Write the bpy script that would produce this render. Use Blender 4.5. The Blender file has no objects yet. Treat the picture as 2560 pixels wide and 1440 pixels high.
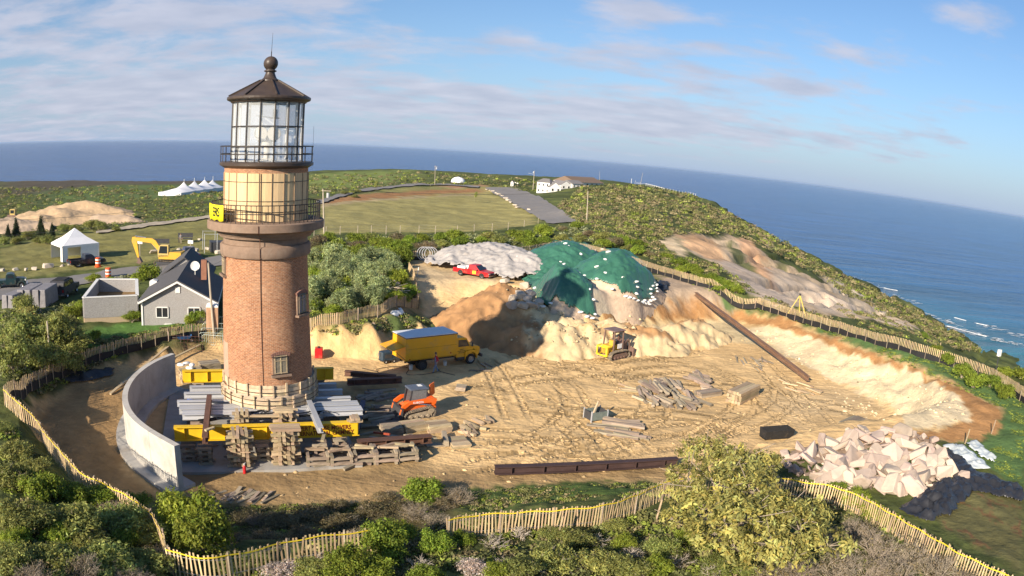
import bpy, bmesh, math, random
import numpy as np
from mathutils import Vector, Matrix, Euler

scene = bpy.context.scene
COL = scene.collection
rng = np.random.default_rng(7)
random.seed(7)
PI = math.pi
rad = math.radians

# ------------------------------------------------------------------ camera
# a wide action-camera lens hung about 18 m above the work site, pitched down and rolled
F_PX, PITCH, ROLL, CZ = 1840.0, rad(10.43), rad(4.23), 18.5
FWD = np.array([0, math.cos(PITCH), -math.sin(PITCH)])
_up = np.array([0, math.sin(PITCH), math.cos(PITCH)])
_rt = np.array([1.0, 0, 0])
CR = math.cos(ROLL) * _rt + math.sin(ROLL) * _up
CU = -math.sin(ROLL) * _rt + math.cos(ROLL) * _up
cam = bpy.data.cameras.new("camera")
cam_ob = bpy.data.objects.new("camera", cam)
COL.objects.link(cam_ob)
cam.type = 'PANO'
cam.sensor_fit = 'HORIZONTAL'
cam.sensor_width = 36.0
cam.sensor_height = 20.25
_pc = cam if hasattr(cam, "panorama_type") else cam.cycles
_pc.panorama_type = 'FISHEYE_EQUISOLID'
_pc.fisheye_lens = F_PX / 2560 * 36.0
_pc.fisheye_fov = PI
cam.clip_start = 0.1
cam.clip_end = 200000
cam_ob.matrix_world = Matrix(((CR[0], CU[0], -FWD[0], 0), (CR[1], CU[1], -FWD[1], 0), (CR[2], CU[2], -FWD[2], CZ), (0, 0, 0, 1)))
scene.camera = cam_ob

# ------------------------------------------------------------------ sun, sky, exposure
SUN_EL = rad(23.0)
SUN_DIR = np.array([-0.54, -0.84, 0.0]); SUN_DIR /= np.linalg.norm(SUN_DIR)      # towards the sun, on the ground
SUN_VEC = np.array([SUN_DIR[0] * math.cos(SUN_EL), SUN_DIR[1] * math.cos(SUN_EL), math.sin(SUN_EL)])
sl = bpy.data.lights.new("sun", 'SUN')
sl.energy = 4.8
sl.angle = rad(0.55)
sl.color = (1.0, 0.86, 0.68)
so = bpy.data.objects.new("sun", sl)
COL.objects.link(so)
so.rotation_euler = Vector(SUN_VEC).to_track_quat('Z', 'Y').to_euler()
so.location = (-60, -90, 60)

scene.view_settings.view_transform = 'Standard'
scene.view_settings.look = 'None'
scene.view_settings.gamma = 1.0
scene.view_settings.exposure = 0.85
scene.view_settings.use_curve_mapping = False
scene.render.engine = 'CYCLES'
scene.cycles.max_bounces = 8
scene.cycles.transparent_max_bounces = 12
try:
    scene.cycles.use_denoising = True
    scene.cycles.denoiser = 'OPENIMAGEDENOISE'
except Exception:
    pass

world = bpy.data.worlds.new("World")
scene.world = world
world.use_nodes = True
wt = world.node_tree
wt.nodes.clear()
WL = wt.links.new
def wn(t, **k):
    n = wt.nodes.new(t)
    for a, b in k.items():
        setattr(n, a, b)
    return n
def wmath(op, a, b=None, clamp=False):
    n = wn('ShaderNodeMath', operation=op, use_clamp=clamp)
    for i, v in enumerate((a, b)):
        if v is None: continue
        if isinstance(v, (int, float)): n.inputs[i].default_value = v
        else: WL(v, n.inputs[i])
    return n.outputs[0]
wo = wn('ShaderNodeOutputWorld')
bg = wn('ShaderNodeBackground')
sky = wn('ShaderNodeTexSky', sky_type='NISHITA')
sky.sun_disc = False
sky.sun_elevation = SUN_EL
sky.sun_rotation = math.atan2(SUN_VEC[0], SUN_VEC[1])
sky.altitude = 50
sky.air_density = 1.0
sky.dust_density = 0.6
sky.ozone_density = 2.0
bg.inputs['Strength'].default_value = 0.075
tc = wn('ShaderNodeTexCoord')
sep = wn('ShaderNodeSeparateXYZ')
WL(tc.outputs['Generated'], sep.inputs[0])
sx, sy, sz = sep.outputs
zz = wmath('ADD', wmath('MAXIMUM', sz, 0.0), 0.13)
px_ = wmath('DIVIDE', sx, zz)
py_ = wmath('DIVIDE', sy, zz)
cmb = wn('ShaderNodeCombineXYZ')
WL(px_, cmb.inputs[0]); WL(wmath('MULTIPLY', py_, 1.25), cmb.inputs[1])
n1 = wn('ShaderNodeTexNoise'); n1.inputs['Scale'].default_value = 1.25; n1.inputs['Detail'].default_value = 9; n1.inputs['Roughness'].default_value = 0.58; n1.inputs['Distortion'].default_value = 0.35
mp = wn('ShaderNodeMapping'); mp.inputs['Location'].default_value = (3.1, 7.7, 0.4)
WL(cmb.outputs[0], mp.inputs[0]); WL(mp.outputs[0], n1.inputs['Vector'])
n2 = wn('ShaderNodeTexNoise'); n2.inputs['Scale'].default_value = 3.3; n2.inputs['Detail'].default_value = 7; n2.inputs['Roughness'].default_value = 0.62
WL(mp.outputs[0], n2.inputs['Vector'])
cov = wmath('ADD', wmath('MULTIPLY', wmath('SUBTRACT', wmath('MULTIPLY', n1.outputs['Fac'], 1.5), 0.25), 0.66), wmath('MULTIPLY', wmath('SUBTRACT', wmath('MULTIPLY', n2.outputs['Fac'], 1.5), 0.25), 0.34))
# more cloud towards the left (west-facing) bank and low down, thinner to the right
side = wmath('MULTIPLY', sx, -0.16)
low = wmath('MULTIPLY', wmath('SUBTRACT', 0.22, wmath('ABSOLUTE', wmath('SUBTRACT', sz, 0.10))), 0.35)
# a few cumulus puffs at known places in the sky
puffs = None
def skydir(px, py):
    d = np.array([px - 1280, -(py - 720.0)]); r = np.hypot(*d) + 1e-9
    th = 2 * math.asin(r / (2 * F_PX)); k = d / r
    return math.sin(th) * (k[0] * CR + k[1] * CU) + math.cos(th) * FWD
for (cx, cy, wx, wy_, amp) in [(1260, 88, .06, .017, .30), (1620, 35, .08, .022, .30), (1470, 140, .06, .014, .22), (1600, 130, .05, .014, .18), (1030, 125, .09, .012, .22), (1770, 120, .05, .009, .22), (1980, 60, .06, .012, .12), (2200, 140, .09, .014, .14),
                               (850, 20, .05, .012, .14), (300, 120, .22, .08, .10), (250, 260, .3, .03, .10), (620, 200, .2, .03, .10), (1300, 262, .4, .032, .20), (1750, 300, .3, .03, .12), (1220, 240, .05, .012, .10), (2350, 250, .1, .018, .18), (2440, 40, .08, .024, .20), (2400, 350, .06, .012, .15), (2060, 225, .07, .01, .15), (1600, 320, .4, .02, .08)]:
    d = skydir(cx, cy)
    tx, tz = d[0] / d[1], d[2]
    qx = wmath('DIVIDE', wmath('SUBTRACT', wmath('DIVIDE', sx, wmath('MAXIMUM', sy, 0.05)), tx), wx)
    qz = wmath('DIVIDE', wmath('SUBTRACT', sz, tz), wy_)
    g = wmath('POWER', 2.718, wmath('MULTIPLY', wmath('ADD', wmath('MULTIPLY', qx, qx), wmath('MULTIPLY', qz, qz)), -1.0))
    g = wmath('MULTIPLY', g, amp)
    puffs = g if puffs is None else wmath('ADD', puffs, g)
cov = wmath('ADD', wmath('ADD', wmath('ADD', cov, side), low), puffs)
mr = wn('ShaderNodeMapRange', interpolation_type='SMOOTHSTEP')
WL(cov, mr.inputs['Value'])
mr.inputs['From Min'].default_value = 0.53
mr.inputs['From Max'].default_value = 0.82
mr.inputs['To Max'].default_value = 0.85
# cloud colour: lilac grey body with warmer, whiter tops
n3 = wn('ShaderNodeTexNoise'); n3.inputs['Scale'].default_value = 3.0; n3.inputs['Detail'].default_value = 6
WL(mp.outputs[0], n3.inputs['Vector'])
cc = wn('ShaderNodeMix', data_type='RGBA')
WL(n3.outputs['Fac'], cc.inputs['Factor'])
cc.inputs['A'].default_value = (2.9, 3.3, 4.4, 1)
cc.inputs['B'].default_value = (5.6, 5.6, 6.4, 1)
mx = wn('ShaderNodeMix', data_type='RGBA')
WL(mr.outputs[0], mx.inputs['Factor'])
# sea air pales the lowest band of the sky and keeps it blue
hzf = wmath('POWER', 2.718, wmath('MULTIPLY', wmath('MAXIMUM', sz, 0.0), -9.0))
hmx = wn('ShaderNodeMix', data_type='RGBA')
WL(wmath('MULTIPLY', hzf, 0.9), hmx.inputs['Factor'])
tint = wn('ShaderNodeMix', data_type='RGBA', blend_type='MULTIPLY'); tint.inputs['Factor'].default_value = 1
WL(sky.outputs[0], tint.inputs['A']); tint.inputs['B'].default_value = (0.66, 0.84, 1.02, 1)
WL(tint.outputs['Result'], hmx.inputs['A']); hmx.inputs['B'].default_value = (3.3, 4.1, 5.6, 1)
WL(hmx.outputs['Result'], mx.inputs['A'])
WL(cc.outputs['Result'], mx.inputs['B'])
WL(mx.outputs['Result'], bg.inputs['Color'])
WL(bg.outputs[0], wo.inputs['Surface'])

# ------------------------------------------------------------------ pixel of the photograph -> place in the world
def rays(p):
    p = np.atleast_2d(np.asarray(p, float))
    d = np.stack([p[:, 0] - 1280, -(p[:, 1] - 720)], 1)
    r = np.hypot(d[:, 0], d[:, 1]) + 1e-9
    th = 2 * np.arcsin(r / (2 * F_PX)); k = d / r[:, None]
    return np.sin(th)[:, None] * (k[:, :1] * CR + k[:, 1:] * CU) + np.cos(th)[:, None] * FWD
def W(px, py, z=0.0):
    v = rays((px, py))[0]
    t = (z - CZ) / v[2]
    return np.array([v[0] * t, v[1] * t, z])

# ------------------------------------------------------------------ small tools
def vhash(ix, iy, seed):
    h = (ix.astype(np.int64) * 374761393 + iy.astype(np.int64) * 668265263 + seed * 1274126177) & 0x7fffffff
    h = ((h ^ (h >> 13)) * 1274126177) & 0x7fffffff
    return ((h ^ (h >> 16)) & 0xffff) / 65535.0
def vnoise(x, y, seed=0):
    x = np.asarray(x, float); y = np.asarray(y, float)
    ix = np.floor(x); iy = np.floor(y); fx = x - ix; fy = y - iy
    fx = fx * fx * fx * (fx * (fx * 6 - 15) + 10); fy = fy * fy * fy * (fy * (fy * 6 - 15) + 10)
    a = vhash(ix, iy, seed); b = vhash(ix + 1, iy, seed); c = vhash(ix, iy + 1, seed); d = vhash(ix + 1, iy + 1, seed)
    return (a + (b - a) * fx + (c - a) * fy + (a - b - c + d) * fx * fy) * 2 - 1
def fbm(x, y, seed=0, oct=4, gain=0.5):
    s = 0; a = 1.0; f = 1.0
    for o in range(oct):
        s = s + a * vnoise(np.asarray(x) * f + o * 17.3, np.asarray(y) * f - o * 9.1, seed + o)
        a *= gain; f *= 2.03
    return s
def sstep(t):
    t = np.clip(t, 0, 1)
    return t * t * (3 - 2 * t)
def poly_sd(x, y, poly):
    """signed distance to a polygon, negative inside"""
    poly = np.asarray(poly, float)
    x = np.asarray(x, float); y = np.asarray(y, float)
    d2 = np.full(x.shape, 1e18); inside = np.zeros(x.shape, bool)
    n = len(poly)
    for i in range(n):
        ax, ay = poly[i]; bx, by = poly[(i + 1) % n]
        ex, ey = bx - ax, by - ay
        t = np.clip(((x - ax) * ex + (y - ay) * ey) / (ex * ex + ey * ey + 1e-12), 0, 1)
        dx = x - ax - ex * t; dy = y - ay - ey * t
        d2 = np.minimum(d2, dx * dx + dy * dy)
        c = ((ay > y) != (by > y)) & (x < (bx - ax) * (y - ay) / (by - ay + 1e-12) + ax)
        inside ^= c
    d = np.sqrt(d2)
    return np.where(inside, -d, d)
def line_d(x, y, pts):
    d2 = np.full(np.shape(x), 1e18)
    for (ax, ay), (bx, by) in zip(pts[:-1], pts[1:]):
        ex, ey = bx - ax, by - ay
        t = np.clip(((x - ax) * ex + (y - ay) * ey) / (ex * ex + ey * ey + 1e-12), 0, 1)
        d2 = np.minimum(d2, (x - ax - ex * t) ** 2 + (y - ay - ey * t) ** 2)
    return np.sqrt(d2)
def tag(o, label, cat=None, group=None, kind=None):
    o['label'] = label
    if cat: o['category'] = cat
    if group: o['group'] = group
    if kind: o['kind'] = kind
    return o
def link(o, parent=None):
    COL.objects.link(o)
    if parent is not None:
        o.parent = parent
    return o
def thing(name, label, cat, loc=(0, 0, 0), rz=0.0, group=None, rot=None, scale=None):
    o = bpy.data.objects.new(name, None)
    o.empty_display_size = 0.3
    link(o)
    o.location = [float(v) for v in loc]
    o.rotation_euler = rot if rot is not None else (0, 0, rz)
    if scale is not None: o.scale = scale if hasattr(scale, '__len__') else (scale,) * 3
    return tag(o, label, cat, group)
def mesh_np(name, v, f, mats=(), smooth=False, cols=None, mi=None, uv=None):
    """mesh from arrays; f is (n,3) or (n,4)"""
    me = bpy.data.meshes.new(name)
    v = np.asarray(v, np.float32); f = np.asarray(f, np.int32)
    n, k = f.shape
    me.vertices.add(len(v)); me.vertices.foreach_set('co', v.ravel())
    me.loops.add(n * k); me.loops.foreach_set('vertex_index', f.ravel())
    me.polygons.add(n)
    me.polygons.foreach_set('loop_start', np.arange(0, n * k, k, dtype=np.int32))
    me.polygons.foreach_set('loop_total', np.full(n, k, np.int32))
    if smooth: me.polygons.foreach_set('use_smooth', np.ones(n, bool))
    if mi is not None: me.polygons.foreach_set('material_index', np.asarray(mi, np.int32))
    for m in mats: me.materials.append(m)
    if cols is not None:
        a = me.color_attributes.new('Col', 'FLOAT_COLOR', 'POINT')
        c = np.ones((len(v), 4), np.float32); c[:, :cols.shape[1]] = cols
        a.data.foreach_set('color', c.ravel())
    if uv is not None:
        l = me.uv_layers.new(name='UVMap')
        l.data.foreach_set('uv', np.asarray(uv, np.float32)[f.ravel()].ravel())
    me.update(calc_edges=True)
    me.validate()
    return me
def ob(name, me, parent=None, loc=(0, 0, 0), rot=(0, 0, 0), scale=(1, 1, 1)):
    o = bpy.data.objects.new(name, me)
    link(o, parent)
    o.location = [float(c) for c in loc]; o.rotation_euler = rot; o.scale = scale
    return o
class MB:
    """collects shapes into one mesh"""
    def __init__(s): s.v = []; s.f = []; s.m = []
    def add(s, v, f, m=0):
        b = len(s.v)
        s.v += [tuple(float(c) for c in p) for p in v]
        s.f += [tuple(i + b for i in q) for q in f]
        s.m += [m] * len(f)
        return s
    def box(s, c, size, rz=0.0, m=0, rot=None, taper=1.0):
        hx, hy, hz = size[0] / 2, size[1] / 2, size[2] / 2
        R = rot if rot is not None else Matrix.Rotation(rz, 3, 'Z')
        P = []
        for z, k in ((-hz, 1), (hz, taper)):
            for x, y in ((-hx, -hy), (hx, -hy), (hx, hy), (-hx, hy)):
                p = R @ Vector((x * k, y * k, z)); P.append((p.x + c[0], p.y + c[1], p.z + c[2]))
        return s.add(P, [(3, 2, 1, 0), (4, 5, 6, 7), (0, 1, 5, 4), (1, 2, 6, 5), (2, 3, 7, 6), (3, 0, 4, 7)], m)
    def bar(s, p0, p1, w, h, m=0, up=(0, 0, 1)):
        a, b = Vector(p0), Vector(p1); d = (b - a)
        L = d.length; d.normalize(); U = Vector(up)
        if abs(d.dot(U)) > 0.98: U = Vector((0, 1, 0))
        S = d.cross(U).normalized(); T = S.cross(d)
        P = []
        for q in (a, b):
            for x, y in ((-w / 2, -h / 2), (w / 2, -h / 2), (w / 2, h / 2), (-w / 2, h / 2)):
                P.append(q + S * x + T * y)
        return s.add(P, [(3, 2, 1, 0), (4, 5, 6, 7), (0, 1, 5, 4), (1, 2, 6, 5), (2, 3, 7, 6), (3, 0, 4, 7)], m)
    def tube(s, p0, p1, r0, r1=None, n=8, m=0, cap=True):
        r1 = r0 if r1 is None else r1
        a, b = Vector(p0), Vector(p1); d = (b - a).normalized()
        U = Vector((0, 0, 1)) if abs(d.z) < 0.95 else Vector((1, 0, 0))
        S = d.cross(U).normalized(); T = S.cross(d)
        P = []
        for q, r in ((a, r0), (b, r1)):
            for i in range(n):
                t = 2 * PI * i / n; P.append(q + S * (r * math.cos(t)) + T * (r * math.sin(t)))
        F = [(i, (i + 1) % n, n + (i + 1) % n, n + i) for i in range(n)]
        if cap: F += [tuple(range(n - 1, -1, -1)), tuple(range(n, 2 * n))]
        return s.add(P, F, m)
    def path(s, pts, r, n=6, m=0):
        for a, b in zip(pts[:-1], pts[1:]): s.tube(a, b, r, r, n, m)
        return s
    def lathe(s, prof, n=48, m=0, c=(0, 0, 0), a0=0.0, a1=2 * PI, close=True):
        full = abs(a1 - a0 - 2 * PI) < 1e-6
        k = n if full else n + 1
        P = []
        for r, z in prof:
            for i in range(k):
                t = a0 + (a1 - a0) * i / n
                P.append((c[0] + r * math.cos(t), c[1] + r * math.sin(t), c[2] + z))
        F = []
        for j in range(len(prof) - 1):
            for i in range(n):
                i2 = (i + 1) % k
                F.append((j * k + i, j * k + i2, (j + 1) * k + i2, (j + 1) * k + i))
        return s.add(P, F, m)
    def prism(s, poly, y0, y1, m=0, mcap=None):
        """side profile in x,z pushed along y"""
        n = len(poly)
        P = [(x, y0, z) for x, z in poly] + [(x, y1, z) for x, z in poly]
        s.add(P, [(i, (i + 1) % n, n + (i + 1) % n, n + i) for i in range(n)], m)
        return s.add(P, [tuple(range(n - 1, -1, -1)), tuple(range(n, 2 * n))], m if mcap is None else mcap)
    def ring(s, c, r_out, r_in, h, n=24, m=0, rot=None):
        R = rot if rot is not None else Matrix.Identity(3)
        P = []
        for r, z in ((r_out, -h / 2), (r_out, h / 2), (r_in, h / 2), (r_in, -h / 2)):
            for i in range(n):
                t = 2 * PI * i / n
                q = R @ Vector((r * math.cos(t), r * math.sin(t), z)); P.append((q.x + c[0], q.y + c[1], q.z + c[2]))
        F = []
        for j in range(4):
            for i in range(n):
                i2 = (i + 1) % n; j2 = (j + 1) % 4
                F.append((j * n + i, j * n + i2, j2 * n + i2, j2 * n + i))
        return s.add(P, F, m)
    def mesh(s, name, mats, smooth=False):
        me = bpy.data.meshes.new(name)
        me.from_pydata(s.v, [], s.f)
        for mm in (mats if isinstance(mats, (list, tuple)) else [mats]): me.materials.append(mm)
        if any(s.m): me.polygons.foreach_set('material_index', np.array(s.m, np.int32))
        bm = bmesh.new(); bm.from_mesh(me)
        bmesh.ops.recalc_face_normals(bm, faces=bm.faces[:])
        bm.to_mesh(me); bm.free()
        if smooth:
            me.polygons.foreach_set('use_smooth', np.ones(len(me.polygons), bool))
            try: me.set_sharp_from_angle(angle=rad(38))
            except Exception: pass
        me.update()
        return me
    def build(s, name, mats, parent=None, loc=(0, 0, 0), rot=(0, 0, 0), smooth=False, bevel=0.0):
        o = ob(name, s.mesh(name, mats, smooth), parent, loc, rot)
        if bevel > 0:
            b = o.modifiers.new('edge', 'BEVEL'); b.width = bevel; b.segments = 2; b.limit_method = 'ANGLE'
        return o
def copy_tree(root, loc, rz=0.0, label=None, group=None, scale=None):
    r = root.copy(); COL.objects.link(r)
    r.location = [float(c) for c in loc]; r.rotation_euler = (0, 0, rz)
    if label: r['label'] = label
    if group: r['group'] = group
    if scale is not None: r.scale = (scale,) * 3 if not hasattr(scale, '__len__') else scale
    for ch in list(root.children):
        c = ch.copy(); COL.objects.link(c); c.parent = r
        for g in list(ch.children):
            d = g.copy(); COL.objects.link(d); d.parent = c
    return r

# ------------------------------------------------------------------ materials
MATS = {}
def mat(name, col, rough=0.75, metal=0.0, var=0.18, scale=3.0, detail=5, bump=0.0, bscale=None, col2=None, thr=(0.42, 0.62), objvar=0.0, spec=0.35, attr=None, trans=0.0, stretch=None, dirt=None, coords='Object', alpha=None):
    if name in MATS: return MATS[name]
    m = bpy.data.materials.new(name); m.use_nodes = True
    nt = m.node_tree; N = nt.nodes; L = nt.links.new
    b = N['Principled BSDF']
    b.inputs['Roughness'].default_value = rough
    b.inputs['Metallic'].default_value = metal
    b.inputs['Specular IOR Level'].default_value = spec
    tcn = N.new('ShaderNodeTexCoord')
    src = tcn.outputs[coords]
    if stretch:
        mpn = N.new('ShaderNodeMapping'); mpn.inputs['Scale'].default_value = stretch
        L(src, mpn.inputs[0]); src = mpn.outputs[0]
    nz = N.new('ShaderNodeTexNoise'); nz.inputs['Scale'].default_value = scale; nz.inputs['Detail'].default_value = detail; nz.inputs['Roughness'].default_value = 0.6
    L(src, nz.inputs['Vector'])
    c = None
    if attr:
        at = N.new('ShaderNodeAttribute'); at.attribute_name = attr; c = at.outputs['Color']
    def mulc(cin, facsock, lo, hi):
        r = N.new('ShaderNodeMapRange'); L(facsock, r.inputs['Value'])
        r.inputs['From Min'].default_value = 0.25; r.inputs['From Max'].default_value = 0.75
        r.inputs['To Min'].default_value = lo; r.inputs['To Max'].default_value = hi
        q = N.new('ShaderNodeVectorMath'); q.operation = 'SCALE'
        if hasattr(cin, 'default_value') or hasattr(cin, 'is_linked'): L(cin, q.inputs[0])
        else: q.inputs[0].default_value = cin[:3]
        L(r.outputs[0], q.inputs['Scale'])
        return q.outputs[0]
    if col2 is not None:
        r = N.new('ShaderNodeMapRange'); L(nz.outputs['Fac'], r.inputs['Value'])
        r.inputs['From Min'].default_value = thr[0]; r.inputs['From Max'].default_value = thr[1]
        x = N.new('ShaderNodeMix'); x.data_type = 'RGBA'
        L(r.outputs[0], x.inputs['Factor']); x.inputs['A'].default_value = (*col, 1); x.inputs['B'].default_value = (*col2, 1)
        base = x.outputs['Result']
        if c is not None:
            y = N.new('ShaderNodeMix'); y.data_type = 'RGBA'; y.blend_type = 'MULTIPLY'; y.inputs['Factor'].default_value = 1
            L(base, y.inputs['A']); L(c, y.inputs['B']); base = y.outputs['Result']
        nz2 = N.new('ShaderNodeTexNoise'); nz2.inputs['Scale'].default_value = scale * 4.3; nz2.inputs['Detail'].default_value = 4
        L(src, nz2.inputs['Vector'])
        out = mulc(base, nz2.outputs['Fac'], 1 - var, 1 + var)
    else:
        base = c if c is not None else tuple(col)
        if c is not None and col is not None:
            y = N.new('ShaderNodeMix'); y.data_type = 'RGBA'; y.blend_type = 'MULTIPLY'; y.inputs['Factor'].default_value = 1
            y.inputs['A'].default_value = (*col, 1); L(c, y.inputs['B']); base = y.outputs['Result']
        out = mulc(base, nz.outputs['Fac'], 1 - var, 1 + var)
    if dirt:
        dn = N.new('ShaderNodeTexNoise'); dn.inputs['Scale'].default_value = dirt[1]; dn.inputs['Detail'].default_value = 8; dn.inputs['Roughness'].default_value = 0.68
        L(src, dn.inputs['Vector'])
        r = N.new('ShaderNodeMapRange'); L(dn.outputs['Fac'], r.inputs['Value'])
        r.inputs['From Min'].default_value = dirt[2]; r.inputs['From Max'].default_value = dirt[2] + 0.2; r.inputs['To Max'].default_value = dirt[3]
        x = N.new('ShaderNodeMix'); x.data_type = 'RGBA'; L(r.outputs[0], x.inputs['Factor'])
        L(out, x.inputs['A']); x.inputs['B'].default_value = (*dirt[0], 1); out = x.outputs['Result']
    if objvar:
        oi = N.new('ShaderNodeObjectInfo')
        h = N.new('ShaderNodeHueSaturation')
        r = N.new('ShaderNodeMapRange'); L(oi.outputs['Random'], r.inputs['Value']); r.inputs['To Min'].default_value = 1 - objvar; r.inputs['To Max'].default_value = 1 + objvar
        L(r.outputs[0], h.inputs['Value'])
        wn_ = N.new('ShaderNodeTexWhiteNoise'); wn_.noise_dimensions = '1D'; L(oi.outputs['Random'], wn_.inputs['W'])
        r2 = N.new('ShaderNodeMapRange'); L(wn_.outputs['Value'], r2.inputs['Value']); r2.inputs['To Min'].default_value = 0.5 - objvar * 0.07; r2.inputs['To Max'].default_value = 0.5 + objvar * 0.07
        L(r2.outputs[0], h.inputs['Hue'])
        L(out, h.inputs['Color']); out = h.outputs['Color']
    L(out, b.inputs['Base Color'])
    if bump:
        nb = N.new('ShaderNodeTexNoise'); nb.inputs['Scale'].default_value = bscale or scale * 5; nb.inputs['Detail'].default_value = 6
        L(src, nb.inputs['Vector'])
        bn = N.new('ShaderNodeBump'); bn.inputs['Strength'].default_value = 1.0; bn.inputs['Distance'].default_value = bump
        L(nb.outputs['Fac'], bn.inputs['Height']); L(bn.outputs[0], b.inputs['Normal'])
    if trans:
        o_ = N['Material Output']
        tr = N.new('ShaderNodeBsdfTranslucent'); ms = N.new('ShaderNodeMixShader'); ms.inputs[0].default_value = trans
        L(out, tr.inputs['Color']); L(b.outputs[0], ms.inputs[1]); L(tr.outputs[0], ms.inputs[2]); L(ms.outputs[0], o_.inputs['Surface'])
    if alpha is not None: b.inputs['Alpha'].default_value = alpha
    MATS[name] = m
    return m
# ------------------------------------------------------------------ terrain
CTRL = [  # points of the photograph and their height above the work floor
 (0,1440,5.0),(430,1425,3.2),(700,1425,3.2),(920,1395,3.0),(1300,1345,2.7),(1640,1285,2.3),(2000,1230,2.2),(2200,1290,2.5),(2560,1435,3.0),(1280,1440,4.0),(2000,1440,3.6),(800,1440,3.6),
 (10,990,2.6),(100,1120,2.4),(210,1215,2.2),(0,1200,3.8),(200,1330,3.6),(0,850,2.2),(200,900,1.9),(420,835,1.9),
 (360,810,1.8),(545,800,2.2),(250,790,1.8),(100,750,1.4),(0,690,1.0),(0,760,1.5),
 (215,665,1.0),(540,640,1.6),(0,720,1.2),(500,590,1.0),(250,590,0.2),(50,620,0.0),(350,540,-1.5),(150,560,-1.5),
 (780,815,2.6),(900,820,2.4),(1050,775,3.2),(850,700,3.2),(1000,640,3.2),(1100,640,3.4),(1090,690,2.9),(1180,690,3.0),(1250,690,3.2),
 (800,590,1.6),(1000,585,1.6),(1300,575,2.2),(900,520,0.2),(1300,500,-0.6),(1100,475,-1.6),(820,475,-2.5),(1230,480,-1.2),(1400,540,0.6),
 (1400,640,3.2),(1300,700,3.0),(1500,760,3.0),(1640,740,3.2),(1500,625,3.6),(1700,700,3.5),(1810,740,3.4),(2000,800,3.2),(2300,885,3.1),(2560,990,3.0),(2560,1200,2.6),(2490,1080,2.7),(2560,1300,2.6),(2400,1130,2.6),
 (1640,600,3.2),(1560,560,4.0),(1740,488,1.5),(1640,468,5.5),(1560,457,6.0),(1500,470,5.0),(1450,520,3.5),(1345,490,0.0),(1480,452,-0.5),
 (1850,545,-6),(1960,600,-12),(2070,660,-18),(2280,760,-30),(2450,860,-38.5),(1760,600,1.5),(1900,680,-3),(2050,740,-6),(2200,800,-10),(1700,560,3.0),(2450,905,0.5),(2560,930,0.0),(1840,640,-1.5),(2000,690,-8.5),
 (1040,426,-3),(1300,443,-3),(760,431,-4),(560,452,-20),(300,454,-23),(0,454,-25),(200,510,-10),(450,490,-9),(0,520,-8),(560,500,-6),(640,470,-9)]
def ar(x, y):
    return np.arctan2(x, y), np.log(np.maximum(np.hypot(x, y), 1e-3))
_c = np.array([[*W(a, b, z)[:2], z] for a, b, z in CTRL])
_ca, _cl = ar(_c[:, 0], _c[:, 1])
_cz = _c[:, 2]
for a_, r_, z_ in [(-0.95, 30, 4), (-0.95, 90, 1), (-0.95, 900, -22), (0.95, 24, 3.2), (0.95, 60, 3.0), (0.95, 95, 2.0), (0.95, 140, -20), (0.95, 300, -38), (0, 17, 5.0), (-0.6, 17, 5.5), (0.7, 17, 4.2)]:
    _ca = np.append(_ca, a_); _cl = np.append(_cl, math.log(r_)); _cz = np.append(_cz, z_)
LS = 0.55
def _tpsk(d2):
    return d2 * np.log(np.maximum(d2, 1e-12))
_n = len(_ca)
_A = np.zeros((_n + 3, _n + 3))
_A[:_n, :_n] = _tpsk((_ca[:, None] - _ca) ** 2 + (LS * (_cl[:, None] - _cl)) ** 2) + np.eye(_n) * 1e-4
_A[:_n, _n] = 1; _A[:_n, _n + 1] = _ca; _A[:_n, _n + 2] = LS * _cl
_A[_n:, :_n] = _A[:_n, _n:].T
_w = np.linalg.solve(_A, np.append(_cz, [0, 0, 0]))
def h_tps(a, l):
    a = np.clip(a, -0.97, 0.97); l = np.clip(l, math.log(16), math.log(1100))
    out = _w[_n] + _w[_n + 1] * a + _w[_n + 2] * LS * l
    for i in range(_n):
        out = out + _w[i] * _tpsk((a - _ca[i]) ** 2 + (LS * (l - _cl[i])) ** 2)
    return out
SEA = -40.0
# coast: how far the land reaches in each direction
_co = [(*W(a, b, z)[:2],) for a, b, z in [(0,452,-25),(300,451,-23),(560,450,-20),(700,436,-9),(760,429,-4),(1040,422,-3),(1300,441,-3),(1420,448,-2),(1480,450,-0.5),(1560,456,6),(1640,467,5.5),(1740,487,1.5),(1850,544,-6),(1960,599,-12),(2070,659,-18),(2280,760,-30),(2450,858,-38.5)]]
_coa = np.array([math.atan2(p[0], p[1]) for p in _co]); _cor = np.array([math.hypot(*p) for p in _co])
_coa = np.concatenate([[-3.2, -0.8], _coa, [0.95, 1.6, 3.2]]); _cor = np.concatenate([[700, 900], _cor, [300, 300, 500]])
def coast(a): return np.exp(np.interp(a, _coa, np.log(_cor)))
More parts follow.
